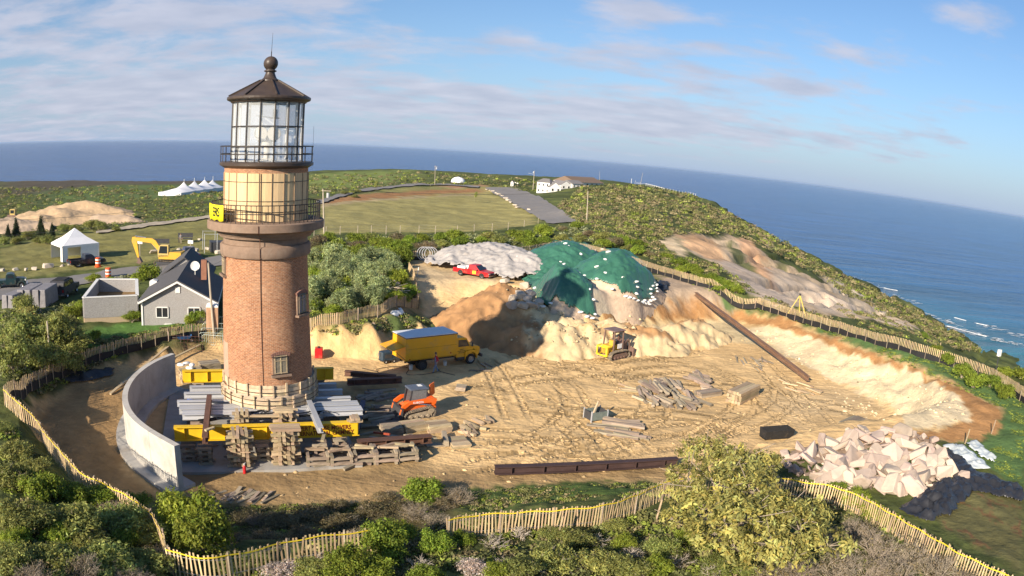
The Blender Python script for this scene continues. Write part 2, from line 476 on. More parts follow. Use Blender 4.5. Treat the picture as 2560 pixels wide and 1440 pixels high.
# the dug-out work floor
FLOOR = [W(a, b, 0)[:2] for a, b in [(120,1050),(190,965),(300,935),(440,893),(520,880),(640,880),(800,893),(880,896),(965,898),(1000,878),(1090,872),(1190,852),(1235,815),(1275,835),(1300,858),(1400,868),(1500,856),(1620,832),(1750,806),(1830,806),
   (1900,850),(2000,905),(2100,965),(2215,1025),(2235,1058),(2190,1085),(2000,1112),(1880,1130),(1700,1168),(1690,1195),(1400,1205),(1200,1218),(1000,1240),(850,1258),(700,1262),(560,1268),(480,1255),(420,1243),(330,1218),(255,1190),(205,1165),(140,1105)]]
def bankw(x, y):
    def g(px, py, s, v):
        p = W(px, py, 1.5)
        return v * np.exp(-((x - p[0]) ** 2 + (y - p[1]) ** 2) / (s * s))
    return 2.4 + g(1130, 760, 9, 22) + g(2250, 930, 16, 5.0) + g(2000, 820, 14, 4.5) + g(1400, 1300, 16, 5) + g(700, 1330, 12, 5) + g(1700, 780, 12, 2.5) + g(250, 900, 8, 3)
# where the machines drove: pairs of grooves along wandering paths
_tr = np.random.default_rng(21)
TRACKS = []
for pts, gauge, wid in [([(1110,960),(1300,1000),(1420,1060),(1500,1150)],1.7,.38), ([(1120,1130),(1300,1120),(1480,1110),(1650,1080),(1850,1060)],1.7,.4), ([(1090,1180),(1300,1150),(1500,1160),(1680,1130)],1.6,.4), ([(1200,900),(1360,930),(1440,1010),(1360,1090),(1200,1150)],1.7,.38),
   ([(1400,900),(1560,960),(1640,1020),(1560,1090),(1400,1180)],1.9,.42), ([(1560,900),(1700,900),(1850,960),(1960,1040),(2050,1090)],1.9,.42), ([(1240,880),(1500,930),(1760,960),(2050,1010),(2200,1050)],1.8,.4), ([(1600,880),(1450,930),(1250,960),(1150,1000)],1.9,.42),
   ([(1250,1010),(1450,1030),(1700,1040),(1900,1080)],1.7,.36), ([(1300,1190),(1500,1130),(1760,1090),(1960,1000),(1880,880)],1.9,.42), ([(1220,870),(1280,885),(1420,905),(1700,880),(1830,830)],1.8,.4), ([(1180,880),(1240,930),(1300,1060)],1.7,.36),
   ([(1480,960),(1600,930),(1760,930),(1860,1010),(1700,1120)],1.9,.4), ([(1120,1080),(1280,1090),(1420,1130),(1600,1170)],1.6,.36), ([(1350,960),(1500,1060),(1640,1150)],1.7,.38), ([(1900,930),(2000,1000),(2080,1080)],1.8,.4)]:
    c = np.array([W(a_, b_, 0)[:2] for a_, b_ in pts])
    n_ = len(c); t_ = np.linspace(0, n_ - 1, 14 * (n_ - 1)); i_ = np.clip(t_.astype(int), 0, n_ - 2); f_ = (t_ - i_)[:, None]
    cp = np.vstack([2 * c[0] - c[1], c, 2 * c[-1] - c[-2]])
    P0, P1, P2, P3 = cp[i_], cp[i_ + 1], cp[i_ + 2], cp[i_ + 3]
    q = 0.5 * (2 * P1 + (P2 - P0) * f_ + (2 * P0 - 5 * P1 + 4 * P2 - P3) * f_ ** 2 + (3 * P1 - P0 - 3 * P2 + P3) * f_ ** 3)
    nrm = np.gradient(q, axis=0); nrm /= np.linalg.norm(nrm, axis=1)[:, None] + 1e-9
    nrm = np.stack([-nrm[:, 1], nrm[:, 0]], 1)
    for sgn in (-1, 1):
        TRACKS.append((q + nrm * (sgn * gauge / 2), wid))
def tracks_at(x, y):
    dz = np.zeros(np.shape(x)); mask = np.zeros(np.shape(x)); uu = np.zeros(np.shape(x))
    for pts, wid in TRACKS:
        lo = pts.min(0) - 1; hi = pts.max(0) + 1
        m = np.where((x > lo[0]) & (x < hi[0]) & (y > lo[1]) & (y < hi[1]))[0]
        if not len(m): continue
        best = np.full(len(m), 1e9); bu = np.zeros(len(m)); s0 = 0.0
        for (ax, ay), (bx, by) in zip(pts[:-1], pts[1:]):
            ex, ey = bx - ax, by - ay; L2 = ex * ex + ey * ey + 1e-9; Ls = math.sqrt(L2)
            t = np.clip(((x[m] - ax) * ex + (y[m] - ay) * ey) / L2, 0, 1)
            d = np.hypot(x[m] - ax - ex * t, y[m] - ay - ey * t)
            k = d < best; best[k] = d[k]; bu[k] = s0 + t[k] * Ls; s0 += Ls
        fade = np.clip(np.minimum(bu, s0 - bu) / 3.0, 0, 1) * np.clip(0.7 + 0.6 * vnoise(bu * 0.25, bu * 0 + wid * 50, 5), 0.1, 1)
        k = best < wid * 2.2
        dz[m[k]] += (np.where(best < wid * 0.6, -0.06, 0.055 * np.exp(-((best - wid * 0.95) / (wid * 0.35)) ** 2)) * fade)[k]
        k = best < wid * 0.75
        mask[m[k]] = fade[k]; uu[m[k]] = bu[k]
    return np.clip(dz, -0.10, 0.12), mask, uu
def height(x, y, fine=True):
    x = np.asarray(x, float); y = np.asarray(y, float)
    a, l = ar(x, y)
    h = h_tps(a, l)
    r = np.hypot(x, y)
    near = r < 130
    sd = np.full(x.shape, 99.0)
    if near.any():
        sd[near] = poly_sd(x[near], y[near], FLOOR)
        if fine: sd[near] += 0.5 * fbm(x[near] * 0.55, y[near] * 0.55, 3, 4)
        k = np.ones(x.shape)
        k[near] = sstep(sd[near] / bankw(x[near], y[near]))
        h = h * k
    if fine:
        out = np.clip((sd - 0.5) / 6, 0, 1)
        h = h + out * (np.clip(r / 60, 0.5, 8) * 0.07 * fbm(a * 34, l * 34, 11, 4) + 0.05 * fbm(x * 0.7, y * 0.7, 13, 2))
        fl = sd < 1.5
        if fl.any():
            xx, yy = x[fl], y[fl]
            lumps = fbm(xx * 0.35, yy * 0.35, 5, 5, 0.55)
            open_ = sstep((xx + 6) / 8)              # the driven, churned part lies right of the tower
            ridge = 1 - np.abs(fbm((xx * 0.8 + yy * 0.55) * 0.22 + 0.6 * fbm(xx * .2, yy * .2, 3, 2), (yy * 0.8 - xx * 0.55) * 0.7, 41, 3))
            h[fl] += 0.06 * lumps + 0.09 * np.maximum(ridge - 0.72, 0) * open_ + tracks_at(xx, yy)[0]
    if fine:                                     # rain gullies cut down the seaward slope
        cm = sstep((a - 0.16) / 0.08) * sstep((2.5 - h) / 5) * (r > 110)
        if (cm > 0).any():
            u = x * 0.62 + y * 0.78; v_ = -x * 0.78 + y * 0.62
            gul = np.abs(fbm(u * 0.012 + 0.3 * vnoise(v_ * .05, u * .02, 7), v_ * 0.075, 201, 4))
            h = h - cm * (11.0 * np.clip(0.42 - gul, 0, 1)) + cm * 0.6 * fbm(x * .12, y * .12, 205, 3)
    rc = coast(a)
    over = r - rc * (1 + 0.006 * vnoise(a * 90, a * 0 + 1, 9) * (1 if fine else 0))
    h = np.where(over > 0, np.maximum(h - over * np.where(a > 0.22, 1.1, 0.6), SEA - 4), h)
    return h
def G(p, dh=0.0, fine=False, hf=None):
    """points of the photograph -> points dh above the ground"""
    v = rays(p)
    t = np.exp(np.linspace(math.log(16), math.log(1600), 460))
    hor = np.hypot(v[:, 0], v[:, 1])
    X = v[:, :1] / hor[:, None] * t; Y = v[:, 1:2] / hor[:, None] * t; Z = CZ + v[:, 2:] / hor[:, None] * t
    D = Z - dh - (height(X, Y, fine) if hf is None else hf(X, Y))
    out = []
    for i in range(len(v)):
        k = np.where(D[i] < 0)[0]
        j = k[0] if len(k) else len(t) - 1
        j = max(j, 1)
        f = D[i, j - 1] / (D[i, j - 1] - D[i, j] + 1e-9); f = min(max(f, 0), 1)
        tt = t[j - 1] + (t[j] - t[j - 1]) * f
        q = v[i] / hor[i] * tt
        out.append((q[0], q[1], CZ + q[2]))
    return np.array(out)
def G1(px, py, dh=0.0): return G([(px, py)], dh)[0]
def ground_z(x, y): return float(height(np.array([x]), np.array([y]), False)[0])

# ground sheet: rings that widen with distance
_az = np.concatenate([np.linspace(-0.92, 0.92, 560), np.linspace(0.92, 2 * PI - 0.92, 60)[1:-1]])
_r = np.concatenate([[1.0, 5, 10, 14], np.exp(np.linspace(math.log(17), math.log(1500), 640))])
AA, RR = np.meshgrid(_az, _r)
GX, GY = RR * np.sin(AA), RR * np.cos(AA)
GXf, GYf = GX.ravel(), GY.ravel()
GZf = height(GXf, GYf)
ga, gl = ar(GXf, GYf)
gwa = ga + 0.006 * fbm(ga * 60, gl * 60, 71, 3)
gwl = gl + 0.012 * fbm(ga * 60, gl * 60, 77, 3)
gcol = np.zeros((len(GXf), 4))
_nn = fbm(ga * 45, gl * 45, 91, 5)[:, None]
gcol[:, :3] = np.array([0.085, 0.105, 0.035]) * (1 + 0.35 * _nn) + np.array([0.02, 0.012, 0.0]) * np.clip(_nn, 0, 1)
# colour, soil by soil, inside outlines read off the photograph
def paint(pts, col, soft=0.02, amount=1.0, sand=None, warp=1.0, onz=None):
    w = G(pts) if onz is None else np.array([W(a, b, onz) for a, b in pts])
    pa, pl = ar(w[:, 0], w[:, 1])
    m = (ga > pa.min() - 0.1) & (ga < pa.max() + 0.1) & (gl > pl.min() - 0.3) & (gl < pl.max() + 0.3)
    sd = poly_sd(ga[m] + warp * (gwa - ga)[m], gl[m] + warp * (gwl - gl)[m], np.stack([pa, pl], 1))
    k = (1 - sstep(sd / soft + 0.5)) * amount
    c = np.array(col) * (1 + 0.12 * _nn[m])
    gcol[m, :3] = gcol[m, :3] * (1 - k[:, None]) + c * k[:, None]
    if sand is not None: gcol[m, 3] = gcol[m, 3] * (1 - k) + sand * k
GRASS = (0.085, 0.125, 0.04); LAWN = (0.23, 0.215, 0.08); REDSOIL = (0.30, 0.15, 0.07); SAND = (0.66, 0.455, 0.225); PALE = (0.70, 0.57, 0.365); BROWN = (0.40, 0.215, 0.09); DAMP = (0.25, 0.165, 0.08); ASPH = (0.21, 0.20, 0.20)
# far land
paint([(0,452),(560,450),(560,470),(300,472),(0,490)], (0.10, 0.085, 0.06), 0.08)
paint([(100,480),(300,460),(560,455),(560,500),(300,500),(120,520)], (0.095, 0.135, 0.045), 0.08)
paint([(770,440),(1040,426),(1020,450),(880,470),(775,478)], (0.16, 0.20, 0.06), 0.05)
# lawns and the red track
paint([(0,625),(120,590),(280,572),(420,562),(520,545),(560,545),(700,560),(700,640),(560,628),(400,648),(300,668),(140,682),(0,705)], LAWN, 0.02)
paint([(0,640),(280,590),(540,560),(540,600),(300,640),(0,690)], (0.20, 0.185, 0.065), 0.12, 0.7)
paint([(800,500),(1000,480),(1150,466),(1260,470),(1240,486),(1290,505),(1340,535),(1345,560),(1200,578),(1000,580),(800,586)], (0.31, 0.275, 0.11), 0.02)
paint([(800,498),(1000,478),(1090,470),(1210,468),(1210,480),(1100,485),(1000,492),(810,514)], REDSOIL, 0.03, 0.9)
paint([(880,488),(1000,470),(1200,462),(1230,470),(1100,474),(960,482)], LAWN, 0.02)
paint([(800,512),(1000,492),(1180,485),(1180,488),(1000,497),(800,518)], (0.36, 0.29, 0.16), 0.008)
paint([(1080,466),(1200,462),(1220,466),(1130,470)], (0.36, 0.22, 0.13), 0.02)
# work floor and its banks
paint([(60,1000),(200,930),(320,900),(450,860),(600,850),(780,838),(880,845),(1000,835),(1120,828),(1060,800),(1050,745),(1035,680),(1030,650),(1080,640),(1160,650),(1250,680),(1330,700),(1500,770),(1640,720),(1740,700),(1810,760),(1890,775),(2000,805),(2200,880),(2400,965),(2500,1020),(2490,1080),(2400,1100),(2250,1110),(2000,1130),(1900,1160),(1750,1195),(1500,1206),(1200,1225),(1000,1250),(850,1265),(650,1268),(480,1262),(330,1225),(200,1190),(110,1110)], SAND, 0.02, sand=1.0)
paint([(80,1020),(200,950),(310,920),(330,1000),(300,1080),(320,1180),(400,1240),(280,1220),(190,1170),(110,1100)], (0.37, 0.235, 0.11), 0.03, sand=0.4)
paint([(200,950),(330,905),(440,870),(560,850),(560,885),(440,900),(300,960)], (0.45, 0.30, 0.15), 0.05, 0.8, sand=0.3)
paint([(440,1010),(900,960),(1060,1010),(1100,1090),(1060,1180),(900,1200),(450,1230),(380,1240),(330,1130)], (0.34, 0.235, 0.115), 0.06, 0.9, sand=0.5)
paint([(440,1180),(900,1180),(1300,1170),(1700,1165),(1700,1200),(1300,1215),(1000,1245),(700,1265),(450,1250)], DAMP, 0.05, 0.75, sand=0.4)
paint([(780,845),(980,835),(990,865),(960,890),(860,890),(780,880)], (0.62, 0.42, 0.20), 0.02, sand=0.1)
paint([(1500,768),(1640,760),(1740,750),(1850,770),(1960,800),(2150,870),(2330,945),(2500,1025),(2500,1085),(2390,1100),(2240,1100),(2300,1080),(2420,1060),(2430,1030),(2330,960),(2150,890),(1950,825),(1840,800),(1720,795),(1600,800),(1520,805)], BROWN, 0.008, sand=0.0)
paint([(1830,808),(1950,825),(2150,890),(2330,960),(2430,1028),(2420,1058),(2260,1072),(2240,1020),(2100,960),(1960,890)], PALE, 0.008, sand=0.0)
paint([(1285,835),(1400,830),(1500,835),(1620,810),(1800,795),(1960,880),(1900,860),(1760,850),(1640,850),(1500,868),(1400,880),(1300,875)], (0.66, 0.53, 0.31), 0.03, sand=0.1)
paint([(1900,1000),(2120,960),(2230,1010),(2000,1060)], (0.62, 0.47, 0.28), 0.08, 0.5, sand=0.9)
paint([(1640,690),(1740,700),(1810,730),(1880,755),(1800,770),(1720,765),(1640,758)], (0.42, 0.32, 0.23), 0.02, sand=0.0)
paint([(1040,660),(1130,650),(1250,690),(1240,720),(1130,720),(1050,740)], (0.55, 0.42, 0.25), 0.04, sand=0.2)
# grass around the rim
paint([(1660,680),(1800,745),(1860,760),(2000,800),(2200,880),(2420,975),(2510,1020),(2500,1090),(2400,1105),(2440,1150),(2560,1215),(2560,985),(2300,880),(2000,795),(1800,720)], (0.095, 0.16, 0.055), 0.015, sand=0.0)
paint([(2360,1210),(2560,1250),(2560,1440),(2380,1330),(2300,1270)], (0.14, 0.13, 0.055), 0.03, sand=0.0)
for seam in ([(2380,1250),(2560,1330),(2560,1336),(2380,1255)], [(2420,1225),(2560,1275),(2560,1280),(2420,1230)], [(2470,1240),(2475,1300),(2481,1300),(2476,1240)], [(2540,1290),(2544,1340),(2550,1340),(2546,1290)], [(2360,1300),(2480,1370),(2476,1376),(2360,1308)]):
    paint(seam, (0.17, 0.10, 0.05), 0.004)
paint([(790,830),(900,810),(990,785),(1085,795),(1090,815),(1000,828),(880,840)], (0.11, 0.15, 0.05), 0.02, sand=0.0)
paint([(775,815),(900,795),(1040,765),(1060,775),(980,795),(800,825)], (0.44, 0.29, 0.14), 0.02, 0.8, sand=0.0)
paint([(200,830),(340,800),(540,790),(500,815),(400,835),(200,890)], (0.10, 0.19, 0.045), 0.02, sand=0.0)
paint([(60,960),(200,895),(400,850),(520,830),(540,845),(430,870),(300,905),(190,950),(90,1000)], (0.085, 0.085, 0.035), 0.03, 0.8, sand=0.0)
paint([(1700,1205),(1300,1215),(1000,1250),(1000,1290),(1400,1260),(1650,1225)], (0.085, 0.13, 0.035), 0.03, sand=0.0)
paint([(560,1270),(900,1265),(1150,1245),(1150,1310),(900,1340),(560,1360)], (0.10, 0.085, 0.04), 0.05, sand=0.0)
# bare clay on the cliff
paint([(1690,588),(1780,588),(1850,597),(1925,640),(2030,695),(2120,735),(2295,814),(2200,816),(2060,788),(1960,755),(1880,722),(1800,665),(1720,628)], (0.60, 0.45, 0.30), 0.015, 0.9, sand=0.0)
paint([(1810,600),(1835,605),(1880,665),(1925,700),(1890,700),(1845,660)], (0.12, 0.14, 0.05), 0.012, 0.9)
paint([(1935,650),(1955,655),(2040,720),(2010,715)], (0.13, 0.14, 0.055), 0.012, 0.8)
paint([(1640,600),(1690,590),(1720,640),(1700,640)], (0.64, 0.50, 0.32), 0.015, sand=0.0)
paint([(1700,590),(1780,590),(1800,620),(1830,660),(1850,690),(1790,650),(1720,620)], (0.68, 0.42, 0.23), 0.015, sand=0.0)
paint([(1790,650),(1850,660),(1900,690),(1990,760),(2040,780),(1960,770),(1860,730)], (0.54, 0.43, 0.33), 0.02, sand=0.0)
paint([(1840,595),(1880,600),(1920,660),(1990,700),(2080,760),(2000,745),(1900,690)], (0.66, 0.40, 0.23), 0.015, sand=0.0)
paint([(1920,670),(2000,690),(2100,740),(2230,800),(2290,815),(2200,812),(2060,780),(1960,730)], (0.58, 0.46, 0.34), 0.02, sand=0.0)
paint([(1900,588),(1930,600),(1925,625),(1905,610)], (0.6, 0.45, 0.28), 0.01, sand=0.0)
paint([(2050,690),(2110,705),(2170,745),(2250,790),(2180,785),(2100,740)], (0.56, 0.46, 0.34), 0.015, sand=0.0)
paint([(1795,520),(1825,530),(1855,548),(1830,542)], (0.62, 0.42, 0.22), 0.006, sand=0.0)

# streaks of clay washed down the seaward slope
_cm = (ga > 0.16) & (np.exp(gl) > 105) & (GZf < 4)
_u = GXf[_cm] * 0.62 + GYf[_cm] * 0.78; _v = -GXf[_cm] * 0.78 + GYf[_cm] * 0.62
gcol[_cm, :3] *= (1 + 0.32 * fbm(_u * 0.02, _v * 0.16, 221, 4))[:, None]
nA, nR = len(_az), len(_r)
_i = np.arange(nR - 1)[:, None] * nA + np.arange(nA)[None, :]
_j = np.arange(nR - 1)[:, None] * nA + (np.arange(nA)[None, :] + 1) % nA
gf = np.stack([_i.ravel(), _j.ravel(), (_j + nA).ravel(), (_i + nA).ravel()], 1)[:, ::-1]

def ground_material():
    m = bpy.data.materials.new("soil_and_turf"); m.use_nodes = True
    nt = m.node_tree; N = nt.nodes; L = nt.links.new
    b = N['Principled BSDF']; b.inputs['Roughness'].default_value = 0.95; b.inputs['Specular IOR Level'].default_value = 0.1
    at = N.new('ShaderNodeAttribute'); at.attribute_name = 'Col'
    tcn = N.new('ShaderNodeTexCoord')
    def noise(s, d, r=0.62, dist=0.0, vec=None):
        n = N.new('ShaderNodeTexNoise'); n.inputs['Scale'].default_value = s; n.inputs['Detail'].default_value = d; n.inputs['Roughness'].default_value = r; n.inputs['Distortion'].default_value = dist
        L(vec if vec is not None else tcn.outputs['Object'], n.inputs['Vector']); return n.outputs['Fac']
    def mth(op, a, b_=None, clamp=False):
        n = N.new('ShaderNodeMath'); n.operation = op; n.use_clamp = clamp
        for i, v in enumerate((a, b_)):
            if v is None: continue
            if isinstance(v, (int, float)): n.inputs[i].default_value = v
            else: L(v, n.inputs[i])
        return n.outputs[0]
    n_f = noise(2.2, 8); n_b = noise(0.16, 6); n_m = noise(0.8, 6, 0.6, 0.6)
    k = mth('ADD', mth('ADD', mth('MULTIPLY', n_f, 0.7), mth('MULTIPLY', n_b, 0.9)), mth('MULTIPLY', n_m, 0.6))
    k = mth('ADD', mth('MULTIPLY', mth('SUBTRACT', k, 1.1), 0.75), 1.0)
    sc = N.new('ShaderNodeVectorMath'); sc.operation = 'SCALE'; L(at.outputs['Color'], sc.inputs[0]); L(k, sc.inputs['Scale'])
    L(sc.outputs[0], b.inputs['Base Color'])
    # cleat marks pressed along the driven tracks
    at2 = N.new('ShaderNodeAttribute'); at2.attribute_name = 'Track'
    sp2 = N.new('ShaderNodeSeparateColor'); L(at2.outputs['Color'], sp2.inputs[0])
    ph = mth('SINE', mth('MULTIPLY', sp2.outputs[1], 2 * PI / 0.34))
    tr = mth('MULTIPLY', mth('MULTIPLY', ph, sp2.outputs[0]), 0.022)
    wv = N.new('ShaderNodeTexNoise'); wv.inputs['Scale'].default_value = 0.5; wv.inputs['Detail'].default_value = 5; wv.inputs['Distortion'].default_value = 1.2
    mp_ = N.new('ShaderNodeMapping'); mp_.inputs['Rotation'].default_value = (0, 0, 0.5); mp_.inputs['Scale'].default_value = (0.35, 1.4, 1)
    L(tcn.outputs['Object'], mp_.inputs[0]); L(mp_.outputs[0], wv.inputs['Vector'])
    rg = mth('POWER', mth('SUBTRACT', 1.0, mth('ABSOLUTE', mth('MULTIPLY', mth('SUBTRACT', wv.outputs['Fac'], 0.5), 5.0)), True), 2.0)
    tr = mth('ADD', tr, mth('MULTIPLY', mth('MULTIPLY', rg, at.outputs['Alpha']), 0.04))
    hgt = mth('ADD', mth('ADD', mth('MULTIPLY', n_f, 0.10), mth('MULTIPLY', n_m, 0.12)), tr)
    bn = N.new('ShaderNodeBump'); bn.inputs['Strength'].default_value = 1.0; bn.inputs['Distance'].default_value = 1.0
    L(hgt, bn.inputs['Height']); L(bn.outputs[0], b.inputs['Normal'])
    return m
GROUND_MAT = ground_material()
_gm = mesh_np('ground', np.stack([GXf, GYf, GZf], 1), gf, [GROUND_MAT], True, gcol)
_tk = np.zeros((len(GXf), 4), np.float32)
_m = (GXf > -15) & (GXf < 60) & (GYf > 30) & (GYf < 130)
_d, _mk, _u = tracks_at(GXf[_m], GYf[_m])
_tk[_m, 0] = _mk; _tk[_m, 1] = _u
_gm.color_attributes.new('Track', 'FLOAT_COLOR', 'POINT').data.foreach_set('color', _tk.ravel())
ground = ob('ground', _gm)
tag(ground, 'sand, soil and turf of the headland with the dug work floor', 'ground', kind='structure')

# ------------------------------------------------------------------ sea
def sea_material():
    m = bpy.data.materials.new("sea_water"); m.use_nodes = True
    nt = m.node_tree; N = nt.nodes; L = nt.links.new
    b = N['Principled BSDF']; b.inputs['Roughness'].default_value = 0.22; b.inputs['Specular IOR Level'].default_value = 0.22
    at = N.new('ShaderNodeAttribute'); at.attribute_name = 'Col'
    tcn = N.new('ShaderNodeTexCoord')
    mp_ = N.new('ShaderNodeMapping'); mp_.inputs['Rotation'].default_value = (0, 0, -0.9); mp_.inputs['Scale'].default_value = (0.22, 1, 1)
    L(tcn.outputs['Object'], mp_.inputs[0])
    def noise(s, d, vec):
        n = N.new('ShaderNodeTexNoise'); n.inputs['Scale'].default_value = s; n.inputs['Detail'].default_value = d; n.inputs['Roughness'].default_value = 0.6
        L(vec, n.inputs['Vector']); return n.outputs['Fac']
    a1 = noise(0.045, 6, mp_.outputs[0]); a2 = noise(0.4, 5, mp_.outputs[0]); a3 = noise(0.008, 4, mp_.outputs[0])
    def mth(op, a, b_):
        n = N.new('ShaderNodeMath'); n.operation = op
        for i, v in enumerate((a, b_)):
            if isinstance(v, (int, float)): n.inputs[i].default_value = v
            else: L(v, n.inputs[i])
        return n.outputs[0]
    hgt = mth('ADD', mth('MULTIPLY', a1, 5.0), mth('MULTIPLY', a2, 0.9))
    bn = N.new('ShaderNodeBump'); bn.inputs['Distance'].default_value = 1.0; bn.inputs['Strength'].default_value = 1.0
    L(hgt, bn.inputs['Height']); L(bn.outputs[0], b.inputs['Normal'])
    k = mth('ADD', mth('ADD', mth('ADD', mth('MULTIPLY', a1, 2.2), mth('MULTIPLY', a2, 0.9)), mth('MULTIPLY', a3, 0.8)), -0.95)
    sc = N.new('ShaderNodeVectorMath'); sc.operation = 'SCALE'; L(at.outputs['Color'], sc.inputs[0]); L(k, sc.inputs['Scale'])
    L(sc.outputs[0], b.inputs['Base Color'])
    return m
sa = np.concatenate([np.linspace(-0.95, 0.95, 240), np.linspace(0.95, 2 * PI - 0.95, 40)[1:-1]])
sr = np.exp(np.linspace(math.log(60), math.log(60000), 150))
SA, SR = np.meshgrid(sa, sr)
SX, SY = (SR * np.sin(SA)).ravel(), (SR * np.cos(SA)).ravel()
off = np.where(SA > 0.2, SR - coast(SA), 1e4).ravel()
shal = np.exp(-np.clip(off, 0, 1e5) / 120.0)[:, None]
scol = np.array([0.008, 0.062, 0.20]) * (1 - shal) + np.array([0.03, 0.15, 0.19]) * shal
_i = np.arange(len(sr) - 1)[:, None] * len(sa) + np.arange(len(sa))[None, :]
_j = np.arange(len(sr) - 1)[:, None] * len(sa) + (np.arange(len(sa))[None, :] + 1) % len(sa)
sf = np.stack([_i.ravel(), _j.ravel(), (_j + len(sa)).ravel(), (_i + len(sa)).ravel()], 1)[:, ::-1]
sea = ob('sea', mesh_np('sea', np.stack([SX, SY, np.full(SX.shape, SEA)], 1), sf, [sea_material()], True, scol))
tag(sea, 'deep blue sea reaching to the hazy horizon', 'sea', kind='structure')

# haze over land and sea, the sky outside it
hz = bpy.data.materials.new("haze_air"); hz.use_nodes = True
hz.node_tree.nodes.clear()
_o = hz.node_tree.nodes.new('ShaderNodeOutputMaterial'); _v = hz.node_tree.nodes.new('ShaderNodeVolumePrincipled')
_v.inputs['Density'].default_value = 0.00003; _v.inputs['Color'].default_value = (0.42, 0.58, 0.84, 1); _v.inputs['Anisotropy'].default_value = 0.0
hz.node_tree.links.new(_v.outputs[0], _o.inputs['Volume'])
haze = MB().box((0, 0, -8.5), (122000, 122000, 73)).build('haze', hz)
tag(haze, 'pale blue sea haze over land and water', 'haze', kind='stuff')
# ------------------------------------------------------------------ shared materials
M_BROWNSTONE = mat('brown_stone_trim', (0.24, 0.165, 0.12), 0.85, var=0.22, scale=2.2, bump=0.01, bscale=14, dirt=((0.30, 0.24, 0.19), 1.4, 0.52, 0.5))
M_BLACKIRON = mat('black_painted_iron', (0.035, 0.030, 0.028), 0.5, var=0.4, scale=3, dirt=((0.09, 0.055, 0.035), 2.5, 0.52, 0.7))
M_ROOFIRON = mat('dark_brown_iron_roof', (0.060, 0.044, 0.036), 0.42, var=0.25, scale=2, dirt=((0.10, 0.07, 0.05), 1.5, 0.5, 0.5))
M_PLY = mat('pale_plywood', (0.66, 0.48, 0.27), 0.8, var=0.14, scale=2.5, stretch=(3, 3, 0.5), objvar=0.10, dirt=((0.47, 0.32, 0.17), 1.2, 0.56, 0.45))
M_PINE = mat('weathered_pine', (0.40, 0.31, 0.20), 0.85, var=0.3, scale=6, stretch=(0.4, 3, 3), objvar=0.28, bump=0.004, bscale=30, dirt=((0.27, 0.20, 0.13), 2.0, 0.5, 0.6))
M_GREYWOOD = mat('grey_weathered_timber', (0.30, 0.245, 0.185), 0.9, var=0.3, scale=5, stretch=(0.35, 3, 3), objvar=0.35, bump=0.005, bscale=25, dirt=((0.16, 0.12, 0.085), 1.6, 0.5, 0.7))
M_CONC = mat('cast_concrete', (0.50, 0.48, 0.44), 0.9, var=0.10, scale=1.2, bump=0.006, bscale=14, dirt=((0.33, 0.29, 0.24), 0.55, 0.49, 0.75))
M_CONC2 = mat('damp_concrete_slab', (0.34, 0.33, 0.31), 0.9, var=0.18, scale=0.8, bump=0.004, bscale=20, dirt=((0.24, 0.20, 0.15), 0.7, 0.48, 0.7))
M_YELLOW = mat('yellow_painted_steel', (0.72, 0.47, 0.02), 0.5, var=0.10, scale=2, dirt=((0.40, 0.26, 0.06), 1.8, 0.58, 0.5))
M_RUST = mat('rusted_brown_steel', (0.125, 0.062, 0.045), 0.7, var=0.3, scale=2, stretch=(0.5, 2, 2), objvar=0.15, dirt=((0.20, 0.10, 0.06), 1.5, 0.52, 0.7))
M_GALV = mat('galvanised_white_steel', (0.47, 0.48, 0.50), 0.5, metal=0.15, var=0.12, scale=1.5, stretch=(0.4, 3, 3), objvar=0.12, dirt=((0.45, 0.40, 0.33), 1.3, 0.56, 0.5))
M_BLACK = mat('black_rubber', (0.022, 0.022, 0.023), 0.75, var=0.3, scale=6, dirt=((0.18, 0.13, 0.08), 3.0, 0.56, 0.5))
M_STEEL = mat('bare_steel', (0.35, 0.34, 0.33), 0.45, metal=0.6, var=0.2, scale=4)
M_DKGREY = mat('dark_grey_paint', (0.055, 0.055, 0.06), 0.55, var=0.25, scale=4)
M_WHITE = mat('white_paint', (0.78, 0.78, 0.76), 0.5, var=0.06, scale=3)
M_WINDOW = mat('dark_window_glass', (0.02, 0.025, 0.03), 0.08, var=0.1, scale=2, spec=0.6)
M_LETTER = mat('dark_red_lettering', (0.16, 0.02, 0.01), 0.6, var=0.1)
M_INK = mat('black_lettering', (0.02, 0.02, 0.02), 0.6, var=0.1)

def text_mesh(name, s, size, m, depth=0.004, bold=0.0, font_scale=(1, 1), align='LEFT'):
    """flat lettering as a mesh in the x,y plane"""
    cu = bpy.data.curves.new(name, 'FONT'); cu.body = s; cu.size = size; cu.extrude = depth; cu.offset = bold; cu.align_x = align; cu.align_y = 'CENTER'
    cu.resolution_u = 3
    to = bpy.data.objects.new(name, cu); COL.objects.link(to)
    dg = bpy.context.evaluated_depsgraph_get(); dg.update()
    me = bpy.data.meshes.new_from_object(to.evaluated_get(dg))
    bpy.data.objects.remove(to); bpy.data.curves.remove(cu)
    for v in me.vertices: v.co.x *= font_scale[0]; v.co.y *= font_scale[1]
    me.materials.clear(); me.materials.append(m)
    return me

